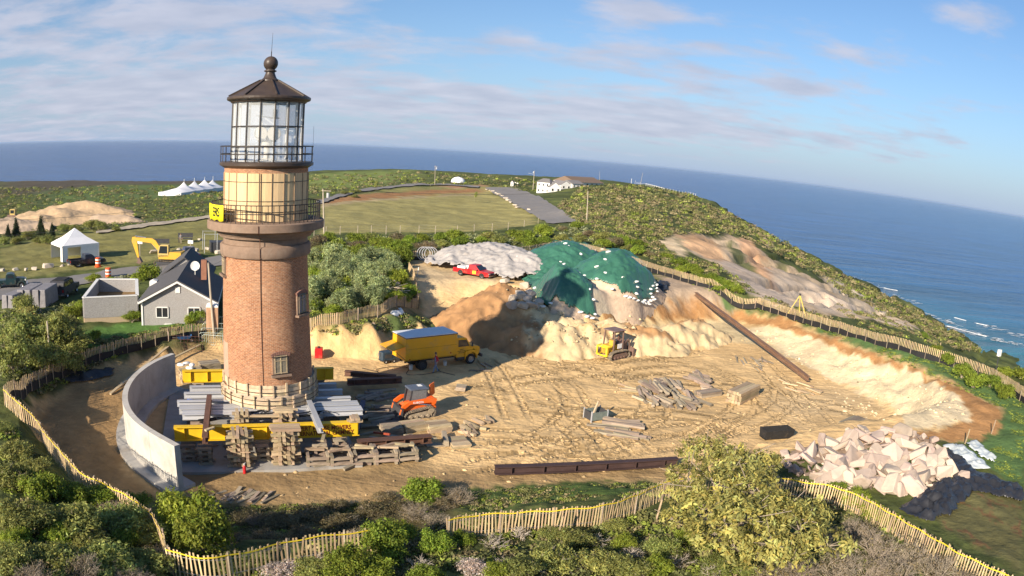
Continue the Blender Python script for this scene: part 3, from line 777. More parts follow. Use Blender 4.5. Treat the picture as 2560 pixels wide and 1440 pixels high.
# ------------------------------------------------------------------ lighthouse
TC = np.array([-15.50, 44.16]); TD = float(np.hypot(*TC))
FACE = math.atan2(-TC[1], -TC[0])             # direction from the tower to the camera
def brick_material():
    m = bpy.data.materials.new("red_brick_courses"); m.use_nodes = True
    nt = m.node_tree; N = nt.nodes; L = nt.links.new
    b = N['Principled BSDF']; b.inputs['Roughness'].default_value = 0.9; b.inputs['Specular IOR Level'].default_value = 0.15
    uv = N.new('ShaderNodeUVMap')
    br = N.new('ShaderNodeTexBrick')
    br.inputs['Scale'].default_value = 1.0; br.inputs['Brick Width'].default_value = 0.24; br.inputs['Row Height'].default_value = 0.085
    br.inputs['Mortar Size'].default_value = 0.012; br.inputs['Mortar Smooth'].default_value = 0.25; br.inputs['Bias'].default_value = 0.0
    br.inputs['Color1'].default_value = (0.46, 0.205, 0.097, 1); br.inputs['Color2'].default_value = (0.34, 0.138, 0.069, 1); br.inputs['Mortar'].default_value = (0.51, 0.37, 0.26, 1)
    L(uv.outputs[0], br.inputs['Vector'])
    tcn = N.new('ShaderNodeTexCoord')
    n1 = N.new('ShaderNodeTexNoise'); n1.inputs['Scale'].default_value = 0.7; n1.inputs['Detail'].default_value = 7; n1.inputs['Roughness'].default_value = 0.65
    L(tcn.outputs['Object'], n1.inputs['Vector'])
    r = N.new('ShaderNodeMapRange'); L(n1.outputs['Fac'], r.inputs['Value']); r.inputs['From Min'].default_value = 0.48; r.inputs['From Max'].default_value = 0.72; r.inputs['To Max'].default_value = 0.6
    x = N.new('ShaderNodeMix'); x.data_type = 'RGBA'; L(r.outputs[0], x.inputs['Factor']); L(br.outputs['Color'], x.inputs['A']); x.inputs['B'].default_value = (0.54, 0.34, 0.22, 1)
    n2 = N.new('ShaderNodeTexNoise'); n2.inputs['Scale'].default_value = 5; n2.inputs['Detail'].default_value = 5
    mp_ = N.new('ShaderNodeMapping'); mp_.inputs['Scale'].default_value = (1, 1, 2.4); L(tcn.outputs['Object'], mp_.inputs[0]); L(mp_.outputs[0], n2.inputs['Vector'])
    r2 = N.new('ShaderNodeMapRange'); L(n2.outputs['Fac'], r2.inputs['Value']); r2.inputs['From Min'].default_value = 0.3; r2.inputs['From Max'].default_value = 0.7; r2.inputs['To Min'].default_value = 0.72; r2.inputs['To Max'].default_value = 1.25
    sc = N.new('ShaderNodeVectorMath'); sc.operation = 'SCALE'; L(x.outputs['Result'], sc.inputs[0]); L(r2.outputs[0], sc.inputs['Scale'])
    L(sc.outputs[0], b.inputs['Base Color'])
    bn = N.new('ShaderNodeBump'); bn.inputs['Distance'].default_value = 0.025; bn.invert = True
    L(br.outputs['Fac'], bn.inputs['Height']); L(bn.outputs[0], b.inputs['Normal'])
    return m
M_BRICK = brick_material()
def brick_shell(name, prof, parent, n=96):
    """round brick wall with a brick pattern wrapped round it"""
    V, U = [], []
    zz = 0
    for j, (r, z) in enumerate(prof):
        if j: zz += math.hypot(r - prof[j - 1][0], z - prof[j - 1][1])
        for i in range(n + 1):
            t = 2 * PI * i / n
            V.append((r * math.cos(t), r * math.sin(t), z)); U.append((t * 2.85, zz))
    F = [(j * (n + 1) + i, j * (n + 1) + i + 1, (j + 1) * (n + 1) + i + 1, (j + 1) * (n + 1) + i) for j in range(len(prof) - 1) for i in range(n)]
    return ob(name, mesh_np(name, V, F, [M_BRICK], True, uv=np.array(U)), parent)

# the shaft stands very slightly out of plumb on its jacks
LEAN = Matrix.Rotation(rad(1.35), 4, Vector((math.cos(FACE), math.sin(FACE), 0)))
tower = thing('lighthouse', 'round red brick lighthouse with glazed black lantern, jacked up on steel beams', 'lighthouse', (*TC, 0))
tower.rotation_euler = LEAN.to_euler()
brick_shell('brick_shaft', [(2.99, 2.95), (2.97, 3.6), (2.86, 7.5), (2.73, 11.62)], tower)
# stone cornice below the main gallery
cor = MB().lathe([(2.73, 11.5), (2.90, 11.5), (2.95, 11.6), (2.95, 12.12), (2.88, 12.22), (2.74, 12.26), (2.74, 12.62), (2.98, 12.66), (3.04, 12.82), (3.14, 12.86), (3.22, 13.02), (3.44, 13.08), (3.68, 13.16), (3.78, 13.18), (3.78, 13.62), (3.72, 13.68), (2.6, 13.70)], 96)
cor.build('cornice', M_BROWNSTONE, tower, smooth=True)
# watch room behind plywood sheets
wr = MB().lathe([(2.64, 13.68), (2.64, 16.72)], 64).build('watch_room_wall', M_BROWNSTONE, tower, smooth=True)
NP = 22
pm = MB()
pa = 2 * PI / NP
a0_, a1_ = -pa / 2 * 0.985, pa / 2 * 0.985
P_ = []
for rr in (2.66, 2.715):
    for z in (13.72, 16.62):
        for t in (a0_, 0, a1_): P_.append((rr * math.cos(t), rr * math.sin(t), z))
pm.add(P_, [(6, 7, 10, 9), (7, 8, 11, 10), (0, 3, 4, 1), (1, 4, 5, 2), (0, 6, 9, 3), (2, 5, 11, 8), (3, 9, 10, 4), (4, 10, 11, 5), (0, 1, 7, 6), (1, 2, 8, 7)])
pm = pm.mesh('panel', M_PLY)
bmv = MB().box((2.73, 0, 15.17), (0.05, 0.035, 2.9)).mesh('batten', mat('batten_wood', (0.28, 0.19, 0.12), 0.85, var=0.2))
for i in range(NP):
    ob('panel', pm, tower, rot=(0, 0, FACE + i * pa))
    ob('batten', bmv, tower, rot=(0, 0, FACE + (i + 0.5) * pa))
for z in (16.1, 14.95, 14.3):
    MB().ring((0, 0, z), 2.745, 2.70, 0.03, 64).build('strap', M_BLACKIRON, tower)
brick_shell('brick_band', [(2.70, 16.6), (2.70, 17.08)], tower)
# main gallery railing
def railing(radius, z0, hgt, nbar, rails, barw, parent, start=0.0):
    bm_ = MB().box((radius, 0, z0 + hgt / 2), (barw, barw, hgt)).mesh('baluster', M_BLACKIRON)
    for i in range(nbar):
        ob('baluster', bm_, parent, rot=(0, 0, start + 2 * PI * i / nbar))
    for z in rails:
        MB().ring((0, 0, z), radius + barw * 0.8, radius - barw * 0.8, barw * 1.5, 72).build('handrail', M_BLACKIRON, parent)
railing(3.52, 13.68, 1.08, 64, (14.76, 14.25), 0.035, tower)
# lantern gallery deck and railing
deck = MB().lathe([(2.62, 16.86), (2.72, 16.9), (2.92, 17.02), (3.02, 17.06), (3.02, 17.22), (2.96, 17.28), (2.2, 17.30)], 64).build('lantern_deck', M_ROOFIRON, tower, smooth=True)
railing(2.96, 17.26, 0.98, 16, (18.24, 17.75), 0.045, tower, 0.1)
# lantern: sixteen sided glazed room
NL = 16
LA = FACE + PI / NL
rl = 2.30
def lrad(t): return rl
corner = [(rl * math.cos(LA + 2 * PI * i / NL), rl * math.sin(LA + 2 * PI * i / NL)) for i in range(NL)]
M_GLASS = bpy.data.materials.new('lantern_pane_glass'); M_GLASS.use_nodes = True
_nt = M_GLASS.node_tree; _N = _nt.nodes; _b = _N['Principled BSDF']
_b.inputs['Base Color'].default_value = (0.80, 0.84, 0.86, 1); _b.inputs['Roughness'].default_value = 0.12
_tr = _N.new('ShaderNodeBsdfTransparent'); _mx = _N.new('ShaderNodeMixShader'); _mx.inputs[0].default_value = 0.22
_nt.links.new(_tr.outputs[0], _mx.inputs[1]); _nt.links.new(_b.outputs[0], _mx.inputs[2]); _nt.links.new(_mx.outputs[0], _N['Material Output'].inputs['Surface'])
zrow = [17.30, 18.20, 19.45, 20.98]
for i in range(NL):
    (x0, y0), (x1, y1) = corner[i], corner[(i + 1) % NL]
    k = 0.04
    xa, ya = x0 + (x1 - x0) * k, y0 + (y1 - y0) * k; xb, yb = x1 - (x1 - x0) * k, y1 - (y1 - y0) * k
    for za, zb in zip(zrow[:-1], zrow[1:]):
        nx, ny = (x0 + x1) / 2 / rl * 0.014, (y0 + y1) / 2 / rl * 0.014
        q = MB().add([(xa, ya, za + .03), (xb, yb, za + .03), (xb, yb, zb - .03), (xa, ya, zb - .03), (xa - nx, ya - ny, za + .03), (xb - nx, yb - ny, za + .03), (xb - nx, yb - ny, zb - .03), (xa - nx, ya - ny, zb - .03)], [(0, 1, 2, 3), (7, 6, 5, 4), (0, 4, 5, 1), (1, 5, 6, 2), (2, 6, 7, 3), (3, 7, 4, 0)])
        q.build('pane', M_GLASS, tower)
    MB().bar((x0 * 1.005, y0 * 1.005, 17.28), (x0 * 1.005, y0 * 1.005, 21.0), 0.07, 0.09).build('mullion', M_BLACKIRON, tower)
    MB().box((x0 * .955, y0 * .955, 19.2), (0.05, 0.10, 3.6), math.atan2(y0, x0)).build('inner_post', M_WHITE, tower)
for z in zrow[1:3]:
    q = MB()
    for i in range(NL):
        q.bar((corner[i][0] * 1.012, corner[i][1] * 1.012, z), (corner[(i + 1) % NL][0] * 1.012, corner[(i + 1) % NL][1] * 1.012, z), 0.06, 0.07)
    q.build('glazing_bar', M_BLACKIRON, tower)
# roof: sixteen facets, eave, ribs, ball finial
_rf = MB()
_rf.lathe([(2.25, 20.92), (2.42, 20.95), (2.46, 21.02), (2.66, 21.10), (2.70, 21.16), (2.70, 21.28), (2.60, 21.34)], 48)
_rf.lathe([(2.60, 21.32), (0.62, 22.36)], 8, a0=LA, a1=LA + 2 * PI)
_rf.build('roof', M_ROOFIRON, tower)
_fn = MB().lathe([(0.66, 22.24), (0.64, 22.42), (0.52, 22.46), (0.42, 22.55), (0.30, 22.85), (0.30, 22.92), (0.40, 22.95), (0.40, 23.02), (0.30, 23.05), (0.30, 23.1)], 32)
_fn.lathe([(0.0, 22.96 + 0.0)] + [(0.47 * math.sin(PI * t / 16), 23.47 - 0.47 * math.cos(PI * t / 16)) for t in range(2, 17)], 32)
_fn.build('ball_finial', M_ROOFIRON, tower, smooth=True)
MB().tube((0, 0, 23.9), (0, 0, 24.25), 0.035, 0.03).tube((0, 0, 24.2), (0, 0, 25.45), 0.018, 0.008).build('lightning_rod', M_BLACKIRON, tower)
for i in range(8):
    t = LA + 2 * PI * i / 8
    MB().bar((2.62 * math.cos(t), 2.62 * math.sin(t), 21.36), (0.62 * math.cos(t), 0.62 * math.sin(t), 22.40), 0.07, 0.09).build('roof_rib', M_ROOFIRON, tower)
# the revolving lamp inside
M_LAMPW = mat('cream_lamp_housing', (0.66, 0.63, 0.55), 0.5, var=0.1)
M_BULL = mat('pale_lamp_face', (0.45, 0.45, 0.43), 0.15, var=0.2, spec=0.6)
lm = thing('rotating_beacon', 'twin drum rotating beacon on a pedestal inside the glazed lantern', 'lamp', Vector((*TC, 0)) + LEAN @ Vector((0, 0, 17.3)), rot=(LEAN @ Matrix.Rotation(FACE + PI / 2, 4, 'Z')).to_euler())
MB().lathe([(0.55, 0), (0.5, 0.12), (0.2, 0.2), (0.18, 0.9), (0.34, 0.98), (0.34, 1.2), (0.1, 1.25)], 20).build('pedestal', M_LAMPW, lm, smooth=True)
for s in (-1, 1):
    R_ = Matrix.Rotation(rad(90), 3, 'X') @ Matrix.Identity(3)
    d = MB().tube((s * 0.42, -0.42, 1.72), (s * 0.42, 0.40, 1.72), 0.42, 0.46, 24)
    d.build('lamp_drum', M_LAMPW, lm, smooth=True)
    MB().tube((s * 0.42, 0.38, 1.72), (s * 0.42, 0.47, 1.72), 0.43, 0.30, 24).build('lens_face', M_BULL, lm)
MB().tube((0, 0, 1.2), (0, 0, 1.7), 0.1).bar((-0.6, 0, 1.25), (0.6, 0, 1.25), 0.16, 0.1).build('yoke', M_DKGREY, lm)
MB().box((0.45, 0.1, 3.0), (0.3, 0.3, 0.5)).bar((-0.75, 0.1, 2.85), (0.4, 0.1, 2.72), 0.06, 0.05).box((0.45, 0.1, 2.7), (0.6, 0.5, 0.08)).build('ceiling_vent', M_STEEL, lm)
MB().lathe([(0.0, -0.01), (2.15, -0.01), (2.15, 0.02), (0, 0.02)], 32).build('lantern_floor', M_WHITE, lm)
# windows of the shaft
def tower_window(az, zc, w, h, r, glass, shutter=True):
    f = MB()
    f.box((r - 0.10, 0, zc), (0.30, w + 0.22, h + 0.2))
    o = f.build('window', M_BROWNSTONE, tower, rot=(0, 0, az))
    MB().box((r + 0.055, 0, zc), (0.03, w, h)).build('sash', glass, o)
    for y in (-w / 2 + .04, 0, w / 2 - .04): MB().box((r + 0.085, y, zc), (0.03, 0.06, h)).build('stile', M_PINE, o)
    for z in (zc - h / 2 + .04, zc + h * 0.22, zc + h / 2 - .04): MB().box((r + 0.088, 0, z), (0.025, w, 0.05)).build('glazing_bar', M_PINE, o)
    MB().box((r + 0.10, 0, zc - h / 2 - .13), (0.28, w + 0.45, 0.13)).build('sill', M_BROWNSTONE, o)
    q = MB(); n = 9
    for i in range(n):
        t = -0.5 + i / (n - 1); q.box((r + 0.035, t * (w + .25), zc + h / 2 + 0.17 - 0.5 * t * t), (0.12, (w + .3) / n * 0.92, 0.20), rot=Matrix.Rotation(-t * 0.75, 3, 'X'))
    q.build('brick_arch', mat('dark_arch_brick', (0.24, 0.13, 0.10), 0.9, var=0.2), o)
    for z in (zc + h / 2 - 0.05, zc - h / 2 - 0.02): MB().bar((r + 0.14, -w * 0.75, z), (r + 0.14, w * 0.75, z), 0.03, 0.03).build('bar', M_BLACKIRON, o)
M_SHUT = mat('grey_window_boards', (0.20, 0.18, 0.14), 0.5, var=0.25, scale=4)
tower_window(FACE + 0.29, 4.95, 0.86, 1.15, 2.93, M_SHUT)
tower_window(FACE + 0.93, 8.55, 0.80, 1.2, 2.83, mat('blue_grey_window', (0.12, 0.15, 0.20), 0.25, var=0.2))
tower_window(FACE - 1.30, 10.9, 0.70, 1.1, 2.74, M_SHUT)
cb = MB().path([((r_ + 0.03) * math.cos(FACE - 0.1), (r_ + 0.03) * math.sin(FACE - 0.1), z_) for r_, z_ in [(2.70, 16.6), (2.72, 13.7)]], 0.02)
cb.path([((r_ + 0.035) * math.cos(FACE - 0.1), (r_ + 0.035) * math.sin(FACE - 0.1), z_) for r_, z_ in [(3.78, 13.6), (3.78, 13.2), (2.95, 12.7), (2.96, 11.55), (2.74, 11.5), (2.86, 7.5), (2.97, 3.0)]], 0.02)
cb.build('cable', mat('brown_cable', (0.10, 0.045, 0.03), 0.6), tower)
# a lighter repair patch low on the left of the shaft
MB().lathe([(2.985, 3.0), (2.93, 5.5), (2.915, 6.0)], 8, a0=FACE - 1.45, a1=FACE - 1.05).build('render_patch', mat('pink_patch_render', (0.46, 0.29, 0.21), 0.9, var=0.15, scale=3), tower)
# thin aerial on the lantern gallery
MB().tube((2.96 * math.cos(FACE + 1.45), 2.96 * math.sin(FACE + 1.45), 17.3), (2.96 * math.cos(FACE + 1.45), 2.96 * math.sin(FACE + 1.45), 19.5), 0.018, 0.010, 6).build('aerial', M_WHITE, tower)

# banner hung on the gallery railing
M_BANNER = mat('bright_yellow_cloth', (0.85, 0.76, 0.02), 0.7, var=0.05, scale=2)
bn_t = thing('banner', 'bright yellow cloth banner with black letters tied to the gallery railing', 'banner', (*TC, 0), rot=LEAN.to_euler())
a_s, a_e = FACE - 1.52, FACE - 0.80
V, F = [], []
nb = 24
for i in range(nb + 1):
    t = a_s + (a_e - a_s) * i / nb
    wob = 0.03 * math.sin(i * 1.3)
    for z in (13.78 + 0.05 * math.sin(i * .8), 14.25, 14.72):
        V.append(((3.60 + wob) * math.cos(t), (3.60 + wob) * math.sin(t), z))
for i in range(nb):
    for j in range(2):
        F.append((i * 3 + j, (i + 1) * 3 + j, (i + 1) * 3 + j + 1, i * 3 + j + 1))
bo = MB().add(V, F).build('cloth', M_BANNER, bn_t, smooth=True)
so_ = bo.modifiers.new('thickness', 'SOLIDIFY'); so_.thickness = 0.01
tm = text_mesh('lettering', 'ERS', 0.98, M_INK, 0.002, 0.012, (0.62, 0.78))
for v in tm.vertices:                                   # wrap the flat letters round the railing
    t = a_e - 0.03 - (1.15 - v.co.x) / 3.63
    v.co = Vector(((3.645 + v.co.z * 0.5) * math.cos(t), (3.645 + v.co.z * 0.5) * math.sin(t), 14.27 + v.co.y))
ob('lettering', tm, bn_t)
# ------------------------------------------------------------------ the steel frame and cribbing the tower stands on
UA = math.atan2(0.39, 0.92); UU = np.array([math.cos(UA), math.sin(UA)]); VV = np.array([-math.sin(UA), math.cos(UA)])
TF = np.array([-16.02, 43.98])             # middle of the steel frame
def L2(u, v, z): p = TF + UU * u + VV * v; return (p[0], p[1], z)
# timber ring round the foot of the shaft, two tiers of boards held by posts
ring = thing('timber_ring', 'two tier ring of pale timber formwork strapped round the foot of the brick shaft', 'formwork', (*TC, 0))
M_RINGW = mat('pale_formwork_boards', (0.58, 0.46, 0.31), 0.85, var=0.2, scale=4, objvar=0.18, bump=0.006, bscale=20, dirt=((0.34, 0.25, 0.16), 2.2, 0.5, 0.6))
M_MORTAR = mat('ring_mortar', (0.45, 0.36, 0.27), 0.95, var=0.25, scale=3, bump=0.02, bscale=8)
MB().lathe([(2.6, 2.12), (3.14, 2.12), (3.14, 2.86), (3.06, 2.92), (3.02, 2.96), (3.02, 3.55), (2.9, 3.6)], 64).build('mortar_core', M_MORTAR, ring)
def ring_piece(r, z, ang, h, th):
    q = MB(); P = []
    for rr in (r, r + th):
        for zz in (z, z + h):
            for t in (-ang / 2, 0, ang / 2): P.append((rr * math.cos(t), rr * math.sin(t), zz))
    q.add(P, [(6, 7, 10, 9), (7, 8, 11, 10), (0, 3, 4, 1), (1, 4, 5, 2), (0, 6, 9, 3), (2, 5, 11, 8), (3, 9, 10, 4), (4, 10, 11, 5), (0, 1, 7, 6), (1, 2, 8, 7)])
    return q.mesh('board', M_RINGW)
NB = 22
bpm = {}
for tier, (r, z0) in enumerate([(3.15, 2.14), (3.03, 2.98)]):
    for row in range(3):
        bpm[(tier, row)] = ring_piece(r, z0 + row * 0.215, 2 * PI / NB * 0.97, 0.205, 0.045)
    pm_ = MB().box((r + 0.10, 0, z0 + 0.36), (0.11, 0.11, 0.80)).mesh('post', M_RINGW)
    for i in range(NB):
        a = 2 * PI * (i + 0.5 * tier) / NB
        for row in range(3):
            o = ob('board', bpm[(tier, row)], ring, rot=(rng.normal(0, .004), rng.normal(0, .004), a + rng.normal(0, .006)))
        ob('post', pm_, ring, loc=(0, 0, rng.normal(0.02, .05)), rot=(rng.normal(0, .006), 0, a + PI / NB + rng.normal(0, .02)))
for z in (2.42, 3.2, 2.72):
    MB().ring((0, 0, z), 3.33 if z < 2.9 else 3.21, 3.30 if z < 2.9 else 3.18, 0.03, 64).build('strap', M_BLACKIRON, ring)

# concrete pad
pad = MB().box((*L2(-0.7, -0.6, 0.0)[:2], -0.02), (12.2, 14.6, 0.36), UA).build('concrete_pad', M_CONC2)
tag(pad, 'grey concrete pad under the lighthouse and its cribbing', 'slab')

def ibeam(name, p0, p1, w, h, m, label, cat='steel beam', group=None, tf=0.05, tw=0.06, stiff=0, parent=None):
    a, b = np.array(p0, float), np.array(p1, float)
    L = float(np.linalg.norm(b - a)); d = (b - a) / L
    yaw = math.atan2(d[1], d[0]); pitch = -math.asin(d[2])
    q = MB().box((L / 2, 0, h - tf / 2), (L, w, tf)).box((L / 2, 0, tf / 2), (L, w, tf)).box((L / 2, 0, h / 2), (L, tw, h - 2 * tf))
    for i in range(stiff):
        x = L * (i + 0.5) / stiff
        for s in (-1, 1): q.box((x, s * (w / 4 + tw / 4), h / 2), (0.03, w / 2 - tw / 2 - 0.01, h - 2 * tf))
    o = ob(name, q.mesh(name, m))
    o.location = [float(c) for c in a]; o.rotation_euler = (0, pitch, yaw)
    return tag(o, label, cat, group)

# main yellow beams
BEAM_H = 0.88
fb = ibeam('yellow_beam', L2(-5.75, -5.65, 1.22), L2(5.6, -5.65, 1.22), 0.42, BEAM_H, M_YELLOW, 'long yellow steel beam lettered in dark red in front of the lighthouse', 'steel beam', stiff=9)
bb = ibeam('yellow_beam', L2(-5.7, 5.3, 1.22), L2(5.75, 5.3, 1.22), 0.42, BEAM_H, M_YELLOW, 'yellow steel beam without lettering passing behind the lighthouse', 'steel beam', stiff=9)
for (s, z, x) in (("EXPERT HOUSE MOVERS", 0.60, 7.28), ("INTERNATIONAL CHIMNEY", 0.27, 7.22)):
    me = text_mesh('lettering', s, 0.40, M_LETTER, 0.003, 0.010)
    w_ = max(v.co.x for v in me.vertices)
    for v in me.vertices: v.co.x *= (3.55 if 'EXP' in s else 3.80) / w_; v.co.y *= 0.98
    o = ob('lettering', me, fb, loc=(x, -0.045 - 0.175, z), rot=(rad(90), 0, 0))
sign = MB().box((9.15, -0.195, 0.44), (4.2, 0.018, 0.76)).build('sign_board', M_YELLOW, fb)

# beams that run out towards the camera under the needles, on crib stacks
for u, v0, v1, m, lab, w_, h_ in [(-3.55, -1.2, -8.3, M_RUST, 'rusty brown steel beam crossing over the yellow beam, timber end, left of the crib stacks', .34, .40), (2.92, -2.6, -7.3, M_GALV, 'pale grey steel beam crossing over the lettering on the yellow beam', .34, .36)]:
    ibeam('cross_beam', L2(u, v0, 2.10), L2(u + (-.25 if u < 0 else 0.1), v1, 2.10), w_, h_, m, lab, 'steel beam')
for u in (-1.55, 0.98):
    for v0, v1 in ((-2.0, -7.4), (2.5, 7.5)):
        ibeam('cross_beam', L2(u, v0, 1.30), L2(u, v1, 1.30), 0.5, 0.55, M_RUST, 'dark rusty jacking beam hidden under a crib stack beside the yellow beam' if v0 < 0 else 'dark rusty jacking beam on the far side of the lighthouse', 'steel beam', 'jacking beams under the lighthouse')
# white needle beams under the tower
for i, (v, a, b) in enumerate([(-3.35, -5.3, 6.25), (-2.35, -5.55, 6.2), (-1.2, -5.75, 5.9), (0.35, -5.35, 5.6), (1.7, -5.0, 5.4)]):
    for dv in ((-0.22, 0.22) if i in (0, 1) else (0.0,)):
        ibeam('needle_beam', L2(a, v + dv, 1.74), L2(b, v + dv, 1.74), 0.36, 0.36, M_GALV, 'white steel needle beam passing under the brick lighthouse', 'steel beam', 'needle beams under the lighthouse')
ibeam('needle_beam', L2(-2.2, -4.15, 1.76), L2(3.6, -3.95, 1.76), 0.36, 0.36, M_GALV, 'short white needle beam showing in front of the timber ring', 'steel beam')
# timbers
TIMB = {}
def timber_mesh(kind):
    m = {'grey': M_GREYWOOD, 'pine': M_PINE}[kind]
    if kind not in TIMB:
        ms = []
        for k in range(3):
            q = MB().box((0, 0, 0), (1, 1, 1)); me = q.mesh('timber', m)
            bm = bmesh.new(); bm.from_mesh(me)
            bmesh.ops.subdivide_edges(bm, edges=[e for e in bm.edges if abs(e.verts[0].co.x - e.verts[1].co.x) > 0.5], cuts=3)
            for v in bm.verts: v.co.y += random.uniform(-.06, .06); v.co.z += random.uniform(-.06, .06); v.co.x += random.uniform(-.008, .008)
            bm.to_mesh(me); bm.free(); ms.append(me)
        TIMB[kind] = ms
    return random.choice(TIMB[kind])
def timber(p0, p1, w, h, kind, label, group, cat='timber', name='timber', roll=0.0):
    a, b = Vector(p0), Vector(p1); d = b - a
    o = bpy.data.objects.new(name, timber_mesh(kind)); COL.objects.link(o)
    o.location = (a + b) / 2
    o.rotation_euler = (roll, -math.asin(max(-1, min(1, d.z / d.length))), math.atan2(d.y, d.x))
    o.scale = (d.length, w, h)
    return tag(o, label, cat, group)
def crib(u, v, z0, z1, size, label, n=2, kind='grey', overhang=0.15, group=None):
    """criss-cross timber stack, one thing whose timbers are its parts"""
    t = thing('crib_stack', label, 'crib stack', L2(u, v, z0), UA, group)
    th = 0.15; k = 0; z = th / 2
    while z < z1 - z0 + 0.02:
        for i in range(n):
            off = (i / (n - 1) - 0.5) * (size - 0.2) if n > 1 else 0
            L_ = size + overhang * random.uniform(0.2, 1.6)
            o = bpy.data.objects.new('timber', timber_mesh(kind)); link(o, t)
            j = random.uniform(-.06, .06)
            if k % 2 == 0: o.location = (j, off, z); o.scale = (L_, 0.19, th)
            else: o.location = (off, j, z); o.rotation_euler = (0, 0, PI / 2); o.scale = (L_, 0.19, th)
            o.rotation_euler.z += random.uniform(-.05, .05)
        z += th; k += 1
    return t
for u, v, lab in [(-4.9, -6.1, 'crib stack under the left end of the yellow beam'), (-3.9, -6.6, 'crib stack below the brown cross beam under the yellow beam'), (-0.4, -6.3, 'low crib stack between the two tall crib stacks'), (3.05, -6.5, 'crib stack under the grey cross beam and the lettering'), (4.4, -5.9, 'crib stack under the right end of the lettered beam')]:
    crib(u, v, 0.16, 1.2, 0.75, 'short ' + lab, 2)
crib(-1.75, -6.9, 0.16, 2.25, 0.95, 'tall heap of timber blocks in front of the yellow beam, left of centre', 4, 'pine', 0.5)
crib(0.95, -6.8, 0.16, 2.45, 0.95, 'tall timber crib stack covering the start of the lettering on the yellow beam', 4, 'pine', 0.6)
crib(-1.5, -4.3, 1.86, 2.45, 0.8, 'small heap of blocks with a hose between needle beam and yellow beam', 3, 'pine', 0.4)
crib(1.15, -4.4, 1.86, 2.55, 0.8, 'stack of planks just in front of the timber ring', 3, 'pine', 0.6)
crib(5.35, -5.65, 2.11, 2.45, 0.55, 'small pile of blocks on the right end of the yellow beam', 3, 'pine', 0.2)
for u, v in [(-4.5, 5.6), (0, 5.6), (4.6, 5.6), (-4.8, 0), (4.9, 0), (-4.4, -3), (4.4, -3)]:
    crib(u, v, 0.16, 1.2, 0.8, 'dark crib stack deep under the lighthouse frame', 2, group='crib stacks under the lighthouse frame')
for k, (u0, v0, u1, v1, z, lab) in enumerate([(-1.9, -4.6, 1.3, -4.9, 2.30, 'long pale plank lying across the blocks before the timber ring'), (-3.75, -7.6, -3.25, -7.2, 2.6, 'short block lying on the brown cross beam'), (-2.6, -7.5, -1.0, -7.25, 1.75, 'plank sticking out of the left timber heap'), (0.1, -7.3, 1.9, -7.4, 1.75, 'plank sticking out of the right crib stack'), (3.0, -8.0, 3.3, -6.9, 1.9, 'plank leaning against the grey cross beam')]):
    timber(L2(u0, v0, z), L2(u1, v1, z + .02), 0.2, 0.1, 'pine', lab, None)
# hydraulic hoses and jacks under the tower
hs = MB()
for k in range(5):
    c = np.array([rng.uniform(-4.5, 3), rng.uniform(-5.0, -3.6)]); pts = []
    for i in range(22): t = i / 21 * 2 * PI * rng.uniform(.7, 1.4); pts.append(L2(c[0] + .8 * math.cos(t) * (1 + .2 * k), c[1] + .35 * math.sin(t * 1.3), 2.12 + 0.08 * math.sin(i)))
    hs.path(pts, 0.03, 5)
tag(hs.build('hydraulic_hoses', M_BLACK), 'loose black hydraulic hoses draped over the steel in front of the timber ring', 'hose')
for u, v, lab in ((-4.7, -4.2, 'dusty jack and pump unit beside the brown cross beam'),):
    t = thing('jack_pump', lab, 'pump', L2(u, v, 0.17), UA)
    MB().box((0, 0, .9), (.5, .4, .35)).build('tank', M_DKGREY, t); MB().tube((0, 0, 0), (0, 0, .8), .14).build('stand', M_STEEL, t); MB().tube((-.4, 0, 1.2), (.4, 0, 1.2), .05).tube((0, 0, 1.0), (0, 0, 1.4), .05).build('valve', M_PINE, t)
bl = W(478, 1018, 0.2); tag(MB().lathe([(0.0, 0), (.26, 0), (.29, .75), (.27, .78), (0, .78)], 18).build('blue_barrel', mat('blue_plastic', (0.02, 0.07, 0.32), 0.4), loc=bl), 'blue plastic barrel on the ground inside the curved wall', 'barrel')

# ------------------------------------------------------------------ curved concrete wall and its footing
_wp = np.array([(-17.0, 32.7), (-19.3, 34.0), (-21.6, 35.8), (-23.4, 38.1), (-24.8, 41.2), (-25.35, 44.6), (-24.9, 48.3)])
_t = np.linspace(0, 1, len(_wp)); _tt = np.linspace(0, 1, 61)
_cx = np.polyval(np.polyfit(_t, _wp[:, 0], 5), _tt); _cy = np.polyval(np.polyfit(_t, _wp[:, 1], 5), _tt)
_nx, _ny = -np.gradient(_cy), np.gradient(_cx); _ln = np.hypot(_nx, _ny); _nx, _ny = _nx / _ln, _ny / _ln
def sweep(off0, off1, z0, z1, i0=0, i1=61):
    V, F = [], []
    for i in range(i0, i1):
        for o_, z in ((off0, z0), (off1, z0), (off1, z1), (off0, z1)): V.append((_cx[i] + _nx[i] * o_, _cy[i] + _ny[i] * o_, z))
    n = i1 - i0
    for i in range(n - 1):
        for j in range(4): F.append((i * 4 + j, i * 4 + (j + 1) % 4, (i + 1) * 4 + (j + 1) % 4, (i + 1) * 4 + j))
    F += [(3, 2, 1, 0), tuple((n - 1) * 4 + j for j in range(4))]
    return MB().add(V, F)
wall = thing('curved_wall', 'tall curved concrete retaining wall standing free beside the lighthouse', 'wall', (0, 0, 0))
for k in range(6):                       # pours between joints
    a_, b_ = k * 10, (k + 1) * 10 + 1
    q = sweep(-0.19, 0.19, 0.2, 2.75, a_, b_)
    q.build('wall_segment', M_CONC, wall, smooth=True)
    if k: i = a_; MB().box((_cx[i], _cy[i], 1.5), (0.03, 0.386, 2.51), math.atan2(_ny[i], _nx[i]) - PI / 2).build('joint', M_CONC2, wall)
sweep(-1.0, 0.85, -0.15, 0.2).build('footing', M_CONC, wall, smooth=True)
